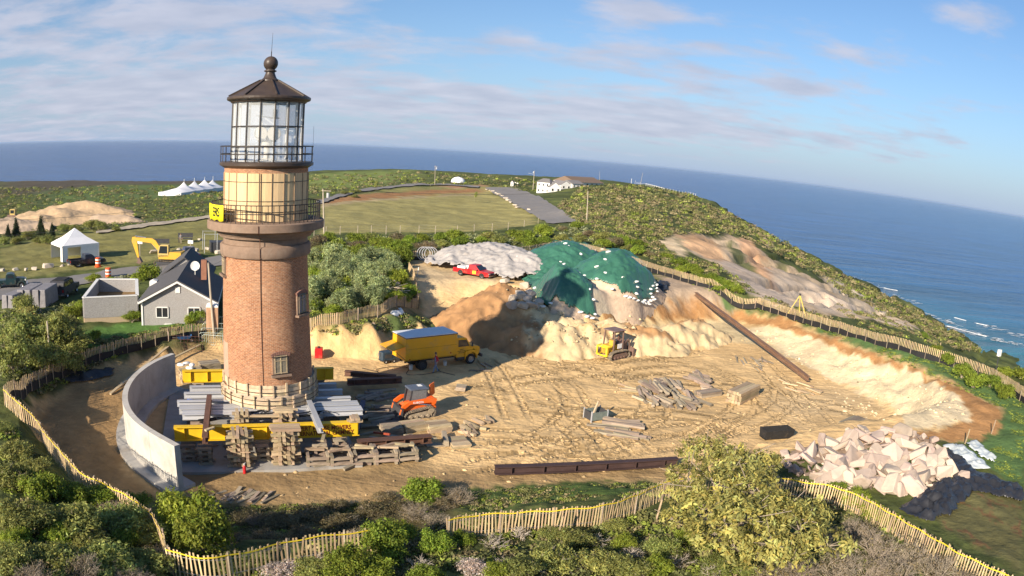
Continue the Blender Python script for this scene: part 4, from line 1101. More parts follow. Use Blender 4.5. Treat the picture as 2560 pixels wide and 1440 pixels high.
# ------------------------------------------------------------------ heaps of soil, their sheets and stones
M_SOIL = mat('heaped_soil', None, 0.95, var=0.22, scale=1.2, detail=8, bump=0.07, bscale=2.2, attr='Col')
M_TARP = mat('green_tarpaulin', (0.042, 0.140, 0.095), 0.32, var=0.25, scale=0.5, bump=0.07, bscale=3.0, stretch=(1, 1, 0.4), spec=0.5)
M_SHEET = mat('grey_white_sheeting', (0.40, 0.375, 0.355), 0.55, var=0.2, scale=1.0, bump=0.05, bscale=1.3, dirt=((0.46, 0.38, 0.30), 0.9, 0.55, 0.5))
M_PLASTIC = mat('black_plastic_sheeting', (0.030, 0.031, 0.036), 0.38, var=0.3, scale=1.5, bump=0.04, bscale=3, spec=0.5)
M_CLEAR = mat('crumpled_clear_plastic', (0.55, 0.60, 0.60), 0.25, var=0.2, scale=2, bump=0.04, bscale=4)
def peak(px, py, dist):
    v = rays((px, py))[0]; t = dist / math.hypot(v[0], v[1])
    return np.array([v[0] * t, v[1] * t, CZ + v[2] * t])
class Mound:
    def __init__(s, peaks): s.p = peaks                     # (x,y,z, slope, round, stretch, angle)
    def __call__(s, x, y):
        x = np.asarray(x, float); y = np.asarray(y, float)
        out = np.full(x.shape, -50.0)
        for (cx, cy, cz, sl, rd, st, an) in s.p:
            dx, dy = x - cx, y - cy
            u = (dx * math.cos(an) + dy * math.sin(an)) / st; v = -dx * math.sin(an) + dy * math.cos(an)
            d = np.sqrt(u * u + v * v + rd * rd) - rd
            z = cz - sl * d
            m = np.maximum(out, z); k = 0.5
            out = m + k * np.log(np.exp((out - m) / k) + np.exp((z - m) / k)) * (np.abs(out - z) < 4) * 0.6
        return out
P1 = peak(1415, 607, 97); P2 = peak(1535, 631, 87); P3 = peak(1400, 677, 79); P4 = peak(1588, 690, 82)
stock = Mound([(*P1, 0.66, 1.6, 1.2, 0.1), (*P2, 0.74, 1.8, 0.9, 0.0), (*P3, 0.66, 1.2, 1.2, -0.3), (*P4, 1.0, 1.6, 0.8, 0.0)])
def stock_raw(x, y): return stock(x, y) - 2.2 * np.maximum(2.7 - height(x, y, False), 0) + 0.10 * fbm(np.asarray(x) * 0.9, np.asarray(y) * 0.9, 51, 3)
def stock_h(x, y): return np.maximum(height(x, y, False), stock_raw(x, y))
def patch(name, poly, hf, lift, res, m, label, cat, cols=None, noise_=None, thick=0.0, parent=None, kind=None, smooth=True, group=None, edge=0.25, heap=None, spill=6.0):
    """a surface that lies over hf inside a world outline"""
    poly = np.asarray(poly)[:, :2]
    lo, hi = poly.min(0), poly.max(0)
    if heap is not None: lo, hi = lo - spill, hi + spill
    xs = np.arange(lo[0], hi[0] + res, res); ys = np.arange(lo[1], hi[1] + res, res)
    X, Y = np.meshgrid(xs, ys)
    sd = poly_sd(X + edge * vnoise(X * 1.5, Y * 1.5, 4), Y + edge * vnoise(X * 1.5, Y * 1.5, 8), poly)
    Z = hf(X, Y) + lift
    if noise_ is not None: Z = Z + noise_(X, Y) * np.clip(-sd / 0.5, 0, 1)
    ok = sd < 0.05
    if heap is not None:                         # a heap runs out into the ground by itself
        g_ = height(X, Y, False); mz = heap(X, Y)
        if noise_ is not None: mz = mz + noise_(X, Y)
        ok = (mz > g_ - 0.7) & (sd < spill)
        Z = np.maximum(mz, g_ - 0.4)
    q = ok[:-1, :-1] & ok[1:, :-1] & ok[:-1, 1:] & ok[1:, 1:]
    nx = len(xs)
    i, j = np.where(q)
    a = i * nx + j
    f = np.stack([a, a + 1, a + 1 + nx, a + nx], 1)
    used, inv = np.unique(f, return_inverse=True)
    V = np.stack([X.ravel(), Y.ravel(), Z.ravel()], 1)[used]
    c = cols(V[:, 0], V[:, 1]) if cols is not None else None
    o = ob(name, mesh_np(name, V, inv.reshape(f.shape), [m], smooth, c), parent)
    if thick:
        s = o.modifiers.new('thickness', 'SOLIDIFY'); s.thickness = thick; s.offset = 1
    if label: tag(o, label, cat, group, kind)
    return o
# brown spoil and dug banks in front of the heap
S1 = peak(1215, 735, 74); S2 = peak(1260, 712, 76); S3 = peak(1315, 745, 75)
S4 = peak(1400, 785, 72.5); S5 = peak(1470, 812, 70.8); S6 = peak(1330, 805, 69.5); S7 = peak(1540, 800, 73); S8 = peak(1390, 810, 68.8); S9 = peak(1610, 819, 73); S10 = peak(1680, 808, 76.5); S11 = peak(1740, 797, 80)
front = Mound([(*S1, 0.8, 0.8, 1.2, 0.5), (*S2, 0.8, 0.8, 1.3, 0.3), (*S3, 0.85, 0.8, 1.2, 0), (*S4, 0.95, .8, 1.6, 0), (*S5, 0.95, .7, 1.5, -0.2), (*S6, 0.9, .6, 1.2, 0.3), (*S7, 0.9, .8, 1.6, 0.1), (*S8, 0.95, .6, 1.5, 0.1), (*S9, 1.0, .7, 1.9, 0.2), (*S10, 1.0, .7, 1.9, 0.3), (*S11, 1.0, .7, 1.8, 0.4)])
def front_raw(x, y):
    x = np.asarray(x, float); y = np.asarray(y, float)
    m = front(x, y) + 0.30 * fbm(x * 0.8, y * 0.8, 81, 4) + 0.14 * (1 - 2 * np.abs(fbm(x * 1.1, y * 0.5, 85, 3)))
    return m
def front_h(x, y): return np.maximum(height(x, y, False), front_raw(x, y))
def all_h(x, y): return np.maximum(stock_h(x, y), front_raw(x, y))
# bare soil of the stockpile
def soil_cols(x, y):
    c = np.tile(np.array([0.56, 0.42, 0.30]), (len(x), 1))
    n = fbm(x * 0.4, y * 0.4, 61, 4)
    b = sstep((n + 0.1) * 1.2)[:, None]
    return c * (1 - b) + np.array([0.60, 0.50, 0.36]) * b
sp = G([(1290,650),(1400,598),(1480,600),(1560,612),(1640,660),(1665,740),(1640,775),(1560,790),(1500,815),(1440,800),(1380,790),(1310,760),(1280,700)], 0, hf=stock_h)
patch('soil_pile', sp, stock_h, 0.04, 0.35, M_SOIL, 'bare pinkish soil heap showing between the green tarpaulins', 'soil heap', soil_cols, lambda x, y: 0.08 * fbm(x * 1.2, y * 1.2, 63, 3), heap=stock_raw, spill=5)
def folds(sx_, sy_, ang, amp, seed):
    def f(x, y):
        u = (x * math.cos(ang) + y * math.sin(ang)) * sx_; v = (-x * math.sin(ang) + y * math.cos(ang)) * sy_
        r = 1 - np.abs(fbm(u + 0.5 * vnoise(v * 2, u, seed + 9), v, seed, 3))
        return amp * np.maximum(r, 0) + amp * 0.25 * fbm(x * 2.2, y * 2.2, seed + 3, 2)
    return f
T1 = [(1318,645),(1340,622),(1380,606),(1415,598),(1445,600),(1470,612),(1500,636),(1475,672),(1440,690),(1390,690),(1345,680)]
T2 = [(1436,676),(1470,645),(1500,630),(1540,623),(1582,636),(1618,668),(1634,700),(1640,735),(1625,752),(1598,755),(1555,738),(1505,708),(1460,702)]
T3 = [(1300,698),(1330,684),(1365,674),(1405,668),(1445,678),(1468,696),(1480,740),(1490,797),(1462,790),(1425,772),(1400,758),(1372,766),(1348,762),(1332,738),(1322,716)]
tarps = []
for k, (pl, lab, fd) in enumerate([(T1, 'green tarpaulin over the rearmost, smoother hump of the heap', folds(.5, .16, 1.2, .24, 3)), (T2, 'green tarpaulin dotted with white sandbags over the right hump of the heap', folds(.45, .11, -0.9, .38, 13)), (T3, 'creased green tarpaulin hanging down the front of the heap behind the bulldozer', folds(.75, .12, 1.45, .42, 23))]):
    w = G(pl, 0, hf=all_h)
    tarps.append(patch('tarpaulin', w, all_h, 0.16 + 0.02 * k, 0.12, M_TARP, lab, 'tarpaulin', None, fd, 0.02, group='green tarpaulins on the soil heap', edge=0.06))
# sandbags
def bag_mesh(seed):
    r = random.Random(seed); bm = bmesh.new(); bmesh.ops.create_icosphere(bm, subdivisions=2, radius=0.5)
    for v in bm.verts:
        v.co.x *= 1.25 + r.uniform(-.06, .06); v.co.y *= 0.8; v.co.z = v.co.z * 0.45 + r.uniform(-.03, .03)
        if abs(v.co.x) > 0.52: v.co.y *= 0.75
    me = bpy.data.meshes.new('sandbag'); bm.to_mesh(me); bm.free(); me.materials.append(M_WHITE)
    me.polygons.foreach_set('use_smooth', np.ones(len(me.polygons), bool)); return me
BAGS = [bag_mesh(k) for k in range(4)]
def sandbag(px, py, hf, s, label, group):
    p = G([(px, py)], 0.12, hf=hf)[0]
    o = ob('sandbag', random.choice(BAGS), None, (p[0], p[1], p[2] + 0.08), (random.uniform(-.3, .3), random.uniform(-.3, .3), random.uniform(0, 6.3)), (s * .68, s * .68, s * .7))
    tag(o, label, 'sandbag', group)
for px, py in [(1407,607),(1413,610),(1421,617),(1452,636),(1399,657),(1409,662)]: sandbag(px, py, all_h, .85, 'white sandbag on the rearmost green tarpaulin', 'sandbags on the rear tarpaulin')
for px, py in [(1487,627),(1505,624),(1521,631),(1555,643),(1513,650),(1493,668),(1521,663),(1542,660),(1513,684),(1560,695),(1590,706),(1591,719),(1589,735),(1531,724),(1447,684),(1463,691),(1492,699)]: sandbag(px, py, all_h, .9, 'white sandbag on the right, dotted green tarpaulin', 'sandbags on the right tarpaulin')
for px, py in [(1339,721),(1378,760),(1356,768),(1451,782),(1468,793),(1480,797),(1487,787),(1472,724),(1482,750),(1345,764)]: sandbag(px, py, all_h, .85, 'white sandbag along the hem of the front green tarpaulin', 'sandbags on the front tarpaulin')
for px, py in [(1565,742),(1573,745),(1582,748),(1593,753),(1605,757),(1612,760),(1618,756),(1625,752),(1630,744),(1626,736),(1625,724),(1632,716),(1640,722),(1634,708),(1640,713),(1643,730),(1622,762),(1610,753),(1634,750)]: sandbag(px, py, all_h, .85, 'white sandbag in the heaped row at the low right corner of the tarpaulin', 'sandbags heaped at the tarpaulin corner')
kp = G([(1625,745),(1660,740)], 0)
pb = G([(1632,722),(1650,706),(1672,712),(1668,728),(1645,738)], 0)
patch('plastic_bundle', pb, lambda x, y: height(x, y, False), 0.3, 0.12, M_PLASTIC, 'crumpled black plastic bundle at the right end of the green tarpaulin', 'plastic sheet', None, lambda x, y: 0.3 * fbm(x * 1.5, y * 1.5, 5, 3), 0.02)

# grey sheeted heap behind the red pickup
Q1 = peak(1235, 617, 100); Q2 = peak(1300, 638, 95); Q3 = peak(1150, 634, 102); Q4 = peak(1195, 624, 100)
gm = Mound([(*Q1, 0.42, 2.0, 1.3, 0.1), (*Q2, 0.45, 1.5, 1.4, -0.4), (*Q3, 0.40, 1.5, 1.5, 0.2), (*Q4, 0.4, 1.5, 1.3, 0)])
def grey_h(x, y): return np.maximum(height(x, y, False), gm(x, y))
gp = G([(1078,655),(1095,640),(1140,625),(1200,616),(1240,612),(1290,625),(1340,648),(1372,662),(1350,672),(1300,682),(1262,690),(1230,682),(1180,665),(1120,660)], 0, hf=grey_h)
patch('sheeted_pile', gp, grey_h, 0.08, 0.2, M_SHEET, 'long low heap under wrinkled grey white sheeting behind the red pickup', 'sheeted heap', None, folds(.34, .11, 0.5, .6, 33), 0.02, heap=gm, spill=1.2)
for px, py in [(1150,632),(1204,628),(1284,633),(1296,644),(1303,643),(1325,655),(1332,652),(1340,660),(1130,640)]: sandbag(px, py, grey_h, .8, 'white sandbag on the grey sheeted heap', 'sandbags on the grey sheeting')

def front_cols(x, y):
    q = G([(1180,730),(1330,800)], 0, hf=front_h)
    a = np.arctan2(x, y); a0 = math.atan2(q[0][0], q[0][1]); a1 = math.atan2(q[1][0], q[1][1])
    n = fbm(x * 0.5, y * 0.5, 67, 4)
    t = sstep(((a - a0) / (a1 - a0) - 0.95 + 0.35 * n) * 3 + 0.5)[:, None]
    br = np.array([0.36, 0.20, 0.09]) * (1 + 0.25 * n[:, None])
    pl = np.array([0.60, 0.465, 0.27]) * (1 + 0.18 * n[:, None])
    b2 = sstep((n - 0.35) * 4)[:, None] * 0.7
    pl = pl * (1 - b2) + np.array([0.46, 0.28, 0.12]) * b2
    out = br * (1 - t) + pl * t
    top = (sstep((front_raw(x, y) - 1.5 + 0.7 * n) / 0.5) * sstep((a - math.atan2(*W(1545, 800, 2)[:2])) / 0.02))[:, None]
    return out * (1 - top) + np.array([0.40, 0.225, 0.10]) * (1 + 0.2 * n[:, None]) * top
fp = G([(1165,738),(1200,712),(1260,700),(1320,700),(1345,745),(1420,760),(1500,775),(1600,775),(1680,775),(1780,770),(1770,800),(1690,815),(1600,835),(1510,850),(1440,862),(1370,868),(1300,862),(1290,850),(1250,830),(1230,800),(1200,775)], 0, hf=front_h)
patch('spoil_heap', fp, front_h, 0.03, 0.25, M_SOIL, 'dug spoil heap, brown at its left end and pale yellow beside the bulldozer', 'soil heap', front_cols, lambda x, y: 0.12 * fbm(x * 1.6, y * 1.6, 69, 3), heap=front_raw)

# stones and broken concrete
def rock_mesh(seed, flat=1.0, n=14, name='rock', m=None):
    r = np.random.default_rng(seed)
    pts = r.normal(size=(n, 3)); pts /= np.linalg.norm(pts, axis=1)[:, None]
    pts = np.sign(pts) * np.abs(pts) ** 0.55 * np.array([0.5, 0.42, 0.38 * flat]) * r.uniform(.82, 1.0, (n, 1))
    bm = bmesh.new()
    for p in pts: bm.verts.new(p)
    bmesh.ops.convex_hull(bm, input=bm.verts[:])
    for v in [v for v in bm.verts if not v.link_faces]: bm.verts.remove(v)
    bmesh.ops.dissolve_limit(bm, angle_limit=rad(12), verts=bm.verts[:], edges=bm.edges[:])
    bmesh.ops.bevel(bm, geom=bm.edges[:], offset=0.025, segments=1, affect='EDGES')
    me = bpy.data.meshes.new(name); bm.to_mesh(me); bm.free(); me.materials.append(m)
    return me
M_STONE = mat('pale_grey_stone', (0.44, 0.37, 0.30), 0.95, var=0.18, scale=2.0, bump=0.03, bscale=6, objvar=0.12)
M_RUBBLE = mat('pinkish_broken_concrete', (0.47, 0.375, 0.31), 0.95, var=0.22, scale=1.6, bump=0.05, bscale=4, objvar=0.24, dirt=((0.40, 0.30, 0.23), 1.6, 0.50, 0.7))
M_BOULDER = mat('field_boulder', (0.48, 0.42, 0.34), 0.95, var=0.2, scale=2.0, bump=0.03, bscale=6, objvar=0.15)
STONES = [rock_mesh(k, 0.95, 16, 'stone_block', M_STONE) for k in range(5)]
RUB = [rock_mesh(20 + k, [0.5, 0.42, 0.75, 0.55, 0.85, 0.38, 0.6, 0.48][k], 13, 'concrete_chunk', M_RUBBLE) for k in range(8)]
BOUL = [rock_mesh(50 + k, 0.8, 22, 'boulder', M_BOULDER) for k in range(4)]
for i, (px, py, s, dz) in enumerate([(1312,716,1.9,.6),(1283,745,1.6,.0),(1300,738,1.5,.5),(1325,735,1.6,.3),(1282,762,1.5,-.2),(1305,764,1.4,-.1),(1330,762,1.6,.0),(1346,758,1.4,.1),(1318,748,1.4,.3)]):
    p = G([(px, py)], 0.3, hf=all_h)[0]
    o = ob('stone_block', STONES[i % 5], None, (p[0], p[1], p[2] + 0.0), (random.uniform(-.3, .3), random.uniform(-.3, .3), random.uniform(0, 6)), (s, s, s * .9))
    tag(o, 'squared pale stone block in the stack left of the front tarpaulin', 'stone block', 'stone blocks stacked by the tarpaulin')
for i, (px, py, s) in enumerate([(1275,690,1.4),(1290,680,1.6),(1305,684,1.2),(1282,672,1.1),(1262,702,1.2),(1310,672,1.1)]):
    p = G1(px, py, 0.3); o = ob('boulder', BOUL[i % 4], None, p, (0.2, 0.1, i), (s * 1.2, s, s)); tag(o, 'pale boulder in the cluster just right of the red pickup', 'boulder', 'boulders by the red pickup')
p = G([(1286, 812)], 0.3)[0]
tag(MB().box((0, 0, 0), (1.1, 0.8, 0.5), .5).build('hay_block', mat('straw_yellow_block', (0.5, 0.38, 0.10), 0.9, var=.2), loc=(p[0], p[1], p[2]), rot=(.2, .1, .3)), 'small straw coloured block lying in the dug pit', 'block')

# rubble heap of broken slabs at the lower right
RP = [(1935,1150),(1990,1118),(2080,1098),(2160,1080),(2250,1075),(2330,1095),(2372,1140),(2390,1180),(2350,1215),(2300,1240),(2230,1232),(2150,1222),(2060,1205),(1975,1185)]
R1 = peak(2180, 1105, 47.5); R2 = peak(2060, 1130, 45.5); R3 = peak(2270, 1110, 48.5); R4 = peak(2240, 1165, 45.0)
rm = Mound([(*R1, 0.5, 1.0, 1.5, 0.3), (*R2, 0.5, 1.0, 1.4, 0.3), (*R3, 0.55, .8, 1.2, 0), (*R4, .5, .8, 1.2, .3)])
def rub_h(x, y): return np.maximum(height(x, y, False), rm(x, y))
patch('rubble_base', G(RP, 0, hf=rub_h), rub_h, 0.03, 0.3, M_SOIL, 'loose soil and grit under the heap of broken concrete', 'rubble', lambda x, y: np.tile(np.array([0.30, 0.22, 0.165]), (len(x), 1)), lambda x, y: 0.15 * fbm(x * 2, y * 2, 5, 3), kind='stuff')
rr = random.Random(11)
cells = []
tries = 0
while len(cells) < 118 and tries < 8000:
    tries += 1
    px, py = rr.uniform(1930, 2400), rr.uniform(1070, 1245)
    if poly_sd(np.array([px]), np.array([py]), RP)[0] > -3: continue
    if any((px - a) ** 2 + ((py - b) * 1.35) ** 2 < 21 ** 2 for a, b in cells): continue
    cells.append((px, py))
for k, (px, py) in enumerate(cells):
    p = G([(px, py)], 0.12, hf=rub_h)[0]
    s = rr.choice([0.6, 0.85, 1.1, 1.3, 1.5, 1.05, 1.75]) * (1.25 if 2080 < px < 2300 else 1.0)
    o = ob('concrete_chunk', RUB[rr.randrange(8)], None, (p[0], p[1], p[2] + rr.uniform(-.05, .38)), (rr.uniform(-.9, .8), rr.uniform(-.8, .8), rr.uniform(0, 6.3)), (s, s * rr.uniform(.7, 1.0), s))
    tag(o, 'pinkish white slab of broken concrete in the big rubble heap', 'concrete chunk', 'broken concrete in the rubble heap')
for k, (px, py, s, lab) in enumerate([(2270,1110,2.3,'large bright white slab tipped up near the top right of the rubble heap'), (2335,1098,1.3,'yellowish upright chunk at the top right corner of the rubble heap'), (2410,1188,1.1,'lone pale chunk lying on the black plastic right of the rubble heap'), (2252,1170,1.8,'bright white slab standing on edge at the lower right of the rubble heap'), (2290,1210,2.0,'big pale slab at the bottom of the rubble heap beside the black plastic'), (2170,1095,2.6,'broadest pale slab lying on the crest of the rubble heap')]):
    p = G([(px, py)], 0.35, hf=rub_h)[0]
    o = ob('concrete_chunk', RUB[(k * 3) % 8], None, p, (-.35, .25, k * 1.1), (s, s * .8, s)); tag(o, lab, 'concrete chunk')
# black and clear plastic beside the rubble
gh = lambda x, y: height(x, y, False)
for pl, mm, lab, am in [([(2340,1135),(2375,1128),(2440,1180),(2560,1225),(2560,1262),(2470,1235),(2420,1225),(2370,1190)], M_PLASTIC, 'long strip of black plastic sheeting running right from the rubble heap', .35),
    ([(2290,1250),(2330,1215),(2400,1195),(2445,1215),(2440,1240),(2410,1250),(2395,1275),(2330,1310),(2240,1275),(2260,1262)], M_PLASTIC, 'crumpled black plastic sheet below the rubble heap by the picket fence', .55),
    ([(2362,1118),(2400,1112),(2450,1150),(2470,1175),(2430,1178),(2390,1150)], M_CLEAR, 'clear plastic sheet crumpled on the grass above the black plastic', .25),
    ([(2412,1108),(2440,1105),(2470,1130),(2500,1150),(2490,1160),(2450,1145)], M_CLEAR, 'small twisted strip of clear plastic on the grass, farthest right', .25),
    ([(958,800),(985,778),(1005,772),(1008,790),(990,802),(965,806)], M_WHITE, 'white sheet thrown on the grass bank below the picket fence', .25),
    ([(150,945),(190,930),(250,922),(290,925),(280,940),(220,955),(160,958)], M_PLASTIC, 'black plastic sheet lying on the slope left of the curved wall', .2)]:
    patch('plastic_sheet', G(pl, 0), gh, 0.12, 0.13, mm, lab, 'plastic sheet', None, lambda x, y, am=am: am * (1 - np.abs(fbm(x * .9, y * .9, 7, 3))) + am * .25 * fbm(x * 3, y * 3, 9, 2), 0.01)
# ------------------------------------------------------------------ vehicles and machines
def paint_mat(name, col, rough=0.35, dirt=None):
    return mat(name, col, rough, var=0.06, scale=1.5, spec=0.5, dirt=dirt or ((0.34, 0.25, 0.15), 1.1, 0.50, 0.42))
M_TRUCKY = paint_mat('deep_yellow_truck_paint', (0.70, 0.36, 0.008), 0.45)
M_ROOFW = mat('bluish_white_roof', (0.68, 0.70, 0.74), 0.6, var=0.06, scale=1.2)
M_RED = paint_mat('red_paint', (0.48, 0.012, 0.018))
M_NAVY = paint_mat('black_blue_paint', (0.012, 0.015, 0.028))
M_TEAL = paint_mat('dark_teal_paint', (0.015, 0.045, 0.05))
M_ORANGE = paint_mat('orange_machine_paint', (0.78, 0.13, 0.012), 0.45)
M_CATY = paint_mat('machine_yellow_paint', (0.66, 0.38, 0.03), 0.5)
M_BROWNM = paint_mat('dusty_brown_paint', (0.17, 0.105, 0.085), 0.6)
M_CHROME = mat('chrome_trim', (0.6, 0.6, 0.6), 0.2, metal=0.9, var=0.05)
M_HEAD = mat('headlight_lens', (0.75, 0.75, 0.7), 0.15, var=0.05)
M_TAIL = mat('red_tail_lamp', (0.4, 0.01, 0.01), 0.2, var=0.05)
M_TRACK = mat('muddy_track_rubber', (0.16, 0.135, 0.105), 0.9, var=0.35, scale=6, dirt=((0.40, 0.30, 0.18), 3, 0.5, 0.8))
M_CABGLASS = mat('cab_window_glass', (0.025, 0.03, 0.035), 0.06, var=0.1, spec=0.7)
def wheel(parent, x, y, r, w, rimc=None, name='wheel', dual=False):
    t = MB(); n = 24
    prof = [(r * .58, -w / 2), (r * .92, -w / 2), (r, -w * .32), (r, w * .32), (r * .92, w / 2), (r * .58, w / 2)]
    P = []; 
    for rr, yy in prof:
        for i in range(n): a = 2 * PI * i / n; P.append((rr * math.cos(a), yy, rr * math.sin(a)))
    F = [(j * n + i, j * n + (i + 1) % n, (j + 1) * n + (i + 1) % n, (j + 1) * n + i) for j in range(len(prof) - 1) for i in range(n)]
    t.add(P, F)
    o = t.build(name, M_BLACK, parent, loc=(x, y, r), smooth=True)
    q = MB()
    P = []; prof = [(0.02, w * .30), (r * .18, w * .34), (r * .22, w * .22), (r * .45, w * .16), (r * .56, w * .44), (r * .60, w * .47)]
    for s in (-1, 1):
        P = []
        for rr, yy in prof:
            for i in range(n): a = 2 * PI * i / n; P.append((rr * math.cos(a), s * yy, rr * math.sin(a)))
        q.add(P, [(j * n + i, j * n + (i + 1) % n, (j + 1) * n + (i + 1) % n, (j + 1) * n + i) for j in range(len(prof) - 1) for i in range(n)])
    q.build('rim', rimc or M_STEEL, o, smooth=True)
    return o
def quad_plate(parent, name, pts, th, m):
    """thin plate from four corners"""
    a, b, c, d = [Vector(p) for p in pts]
    n = (b - a).cross(d - a).normalized() * th
    q = MB().add([a, b, c, d, a - n, b - n, c - n, d - n], [(0, 1, 2, 3), (7, 6, 5, 4), (0, 4, 5, 1), (1, 5, 6, 2), (2, 6, 7, 3), (3, 7, 4, 0)])
    return q.build(name, m, parent)
def heading(p_rear, p_front):
    return math.atan2(p_front[1] - p_rear[1], p_front[0] - p_rear[0])

# yellow box truck; x runs forward, y to the left, so the side towards the camera is -y
pr, pf = W(1056, 926, 0.0), W(1176, 910, 0.0)
yaw = heading(pr, pf); mid = (np.array(pr) + np.array(pf)) / 2
WB = float(np.hypot(*(pf - pr)[:2]))
nrm_ = np.array([math.cos(yaw + PI / 2), math.sin(yaw + PI / 2)])
c0 = mid[:2] + nrm_ * 1.05
tk = thing('box_truck', 'yellow box truck with a bluish white roof parked below the sand bank', 'truck', (c0[0], c0[1], 0.0), yaw)
hw = WB / 2
xb0, xb1 = -hw - 1.75, hw - 1.62
MB().box(((xb0 + xb1) / 2, 0, 1.98), (xb1 - xb0, 2.35, 1.98)).build('cargo_box', M_TRUCKY, tk, bevel=0.02)
MB().box(((xb0 + xb1) / 2, 0, 3.01), (xb1 - xb0 + .04, 2.40, 0.06)).box(((xb0 + xb1) / 2, 0, 2.955), (xb1 - xb0 + .06, 2.42, 0.07), m=1).build('box_roof', [M_ROOFW, M_DKGREY], tk)
MB().box(((xb0 + xb1) / 2, -1.183, 2.0), (xb1 - xb0 - .1, 0.012, 0.025)).box(((xb0 + xb1) / 2, -1.183, 1.05), (xb1 - xb0, 0.02, 0.07)).build('side_seam', mat('dark_yellow_seam', (0.38, 0.20, 0.01), 0.5), tk)
quad_plate(tk, 'rear_door', [(xb0 - .02, -1.15, 2.3), (xb0 - .02, 1.15, 2.3), (xb0 - 1.25, 1.15, 2.05), (xb0 - 1.25, -1.15, 2.05)], 0.05, M_TRUCKY)
for s in (-1, 1): MB().bar((xb0 - 1.1, s * 1.1, 2.05), (xb0, s * 1.1, 1.1), .04, .04).build('door_strut', M_DKGREY, tk)
cabm = MB().prism([(xb1 + .08, .75), (hw + .15, .75), (hw + .15, 1.62), (hw - .05, 1.66), (hw - .55, 2.42), (hw - .75, 2.5), (xb1 + .12, 2.5), (xb1 + .08, 2.42)], -1.02, 1.02)
cabm.build('cab', M_TRUCKY, tk, bevel=0.05)
MB().prism([(hw - .02, .75), (hw + 1.02, .78), (hw + 1.10, 1.18), (hw + 1.05, 1.42), (hw + .85, 1.52), (hw - .02, 1.64)], -.80, .80).build('bonnet', M_TRUCKY, tk, bevel=0.06)
for s in (-1, 1):
    arc = [(hw + .62 * math.cos(a), .48 + .64 * math.sin(a)) for a in np.linspace(0, PI, 9)]
    poly = arc + [(hw - .66, 1.22), (hw - .3, 1.30), (hw + .45, 1.28), (hw + .75, 1.12)]
    MB().prism(poly[::-1], s * .72, s * 1.12).build('mudguard', M_TRUCKY, tk)
    quad_plate(tk, 'side_window', [(xb1 + .25, s * 1.032, 1.68), (hw - .2, s * 1.032, 1.68), (hw - .55, s * 1.032, 2.28), (xb1 + .25, s * 1.032, 2.30)][:: -s], 0.02, M_CABGLASS)
    MB().box((hw + .98, s * .62, 1.12), (.14, .22, .2)).build('headlight', M_HEAD, tk)
    MB().bar((hw - .2, s * 1.05, 1.7), (hw - .1, s * 1.30, 1.75), .03, .03).box((hw - .1, s * 1.32, 1.9), (.06, .16, .36)).build('mirror', M_DKGREY, tk)
quad_plate(tk, 'windscreen', [(hw - .02, -.92, 1.72), (hw - .02, .92, 1.72), (hw - .52, .86, 2.38), (hw - .52, -.86, 2.38)], 0.02, M_CABGLASS)
MB().box((hw + 1.07, 0, 1.12), (.06, .9, .38)).build('grille', M_DKGREY, tk)
MB().box((hw + 1.18, 0, .68), (.14, 2.1, .26)).build('bumper', M_DKGREY, tk)
MB().box((-0.2, .38, .72), (2 * hw + 2.4, .09, .22)).box((-0.2, -.38, .72), (2 * hw + 2.4, .09, .22)).box((-hw, 0, .5), (.14, 1.9, .14)).box((hw, 0, .5), (.14, 1.9, .14)).build('chassis', M_DKGREY, tk)
MB().tube((hw - 1.35, -.75, .62), (hw - .55, -.75, .62), .27, n=16).build('fuel_tank', M_DKGREY, tk)
for i, s_ in enumerate(("EXPERT", "HOUSE MOVERS", "MARYLAND")):
    me = text_mesh('lettering', s_, 0.115, M_INK, 0.002, 0.002, align='CENTER')
    ob('lettering', me, tk, loc=(xb1 + .62, -1.028, 1.42 - i * .14), rot=(rad(90), 0, 0))
for x, dual in ((hw, False), (-hw, True)):
    for s in (-1, 1):
        wheel(tk, x, s * .96, .48, .27, M_STEEL if not dual else M_DKGREY)
        if dual: wheel(tk, x, s * .66, .48, .25, M_DKGREY)
for x, z in ((xb1 - .6, 1.3), (xb0 + .4, 1.12)): MB().box((x, -1.19, z), (.1, .03, .1)).build('marker_lamp', M_TAIL, tk)

# two pails, a worker
M_PAIL = mat('white_plastic_pail', (0.72, 0.70, 0.66), 0.5, var=0.1)
for px, py, lab in ((1027, 924, 'white pail on the ground by the rear of the yellow truck'), (1112, 914, 'white pail on the ground just right of the worker')):
    p = W(px, py, 0.0); q = MB().lathe([(0, 0), (.15, 0), (.18, .40), (.165, .40), (.15, .06), (0, .06)], 20)
    t = thing('pail', lab, 'bucket', p, 0.3, 'white pails beside the truck'); q.build('pail_body', M_PAIL, t, smooth=True)
    MB().path([(.18 * math.cos(a), .0 + .05 * math.sin(a), .38 + .12 * math.sin(a)) for a in np.linspace(0, PI, 8)], .008, 5).build('handle', M_STEEL, t)
def skinned(name, joints, edges, mats_fn, mats, parent, sub=2):
    me = bpy.data.meshes.new(name)
    me.from_pydata([j[0] for j in joints], edges, [])
    o = bpy.data.objects.new(name, me); COL.objects.link(o)
    sk = o.modifiers.new('skin', 'SKIN')
    for i, j in enumerate(joints):
        me.skin_vertices[0].data[i].radius = (j[1], j[2] if len(j) > 2 else j[1])
    me.skin_vertices[0].data[0].use_root = True
    ss = o.modifiers.new('smooth', 'SUBSURF'); ss.levels = sub; ss.render_levels = sub
    dg = bpy.context.evaluated_depsgraph_get(); dg.update()
    m2 = bpy.data.meshes.new_from_object(o.evaluated_get(dg)); m2.name = name
    bpy.data.objects.remove(o)
    m2.materials.clear()
    for m in mats: m2.materials.append(m)
    for p in m2.polygons:
        p.use_smooth = True; p.material_index = mats_fn(p.center)
    return ob(name, m2, parent)
M_SKIN = mat('skin', (0.50, 0.28, 0.19), 0.6, var=0.08)
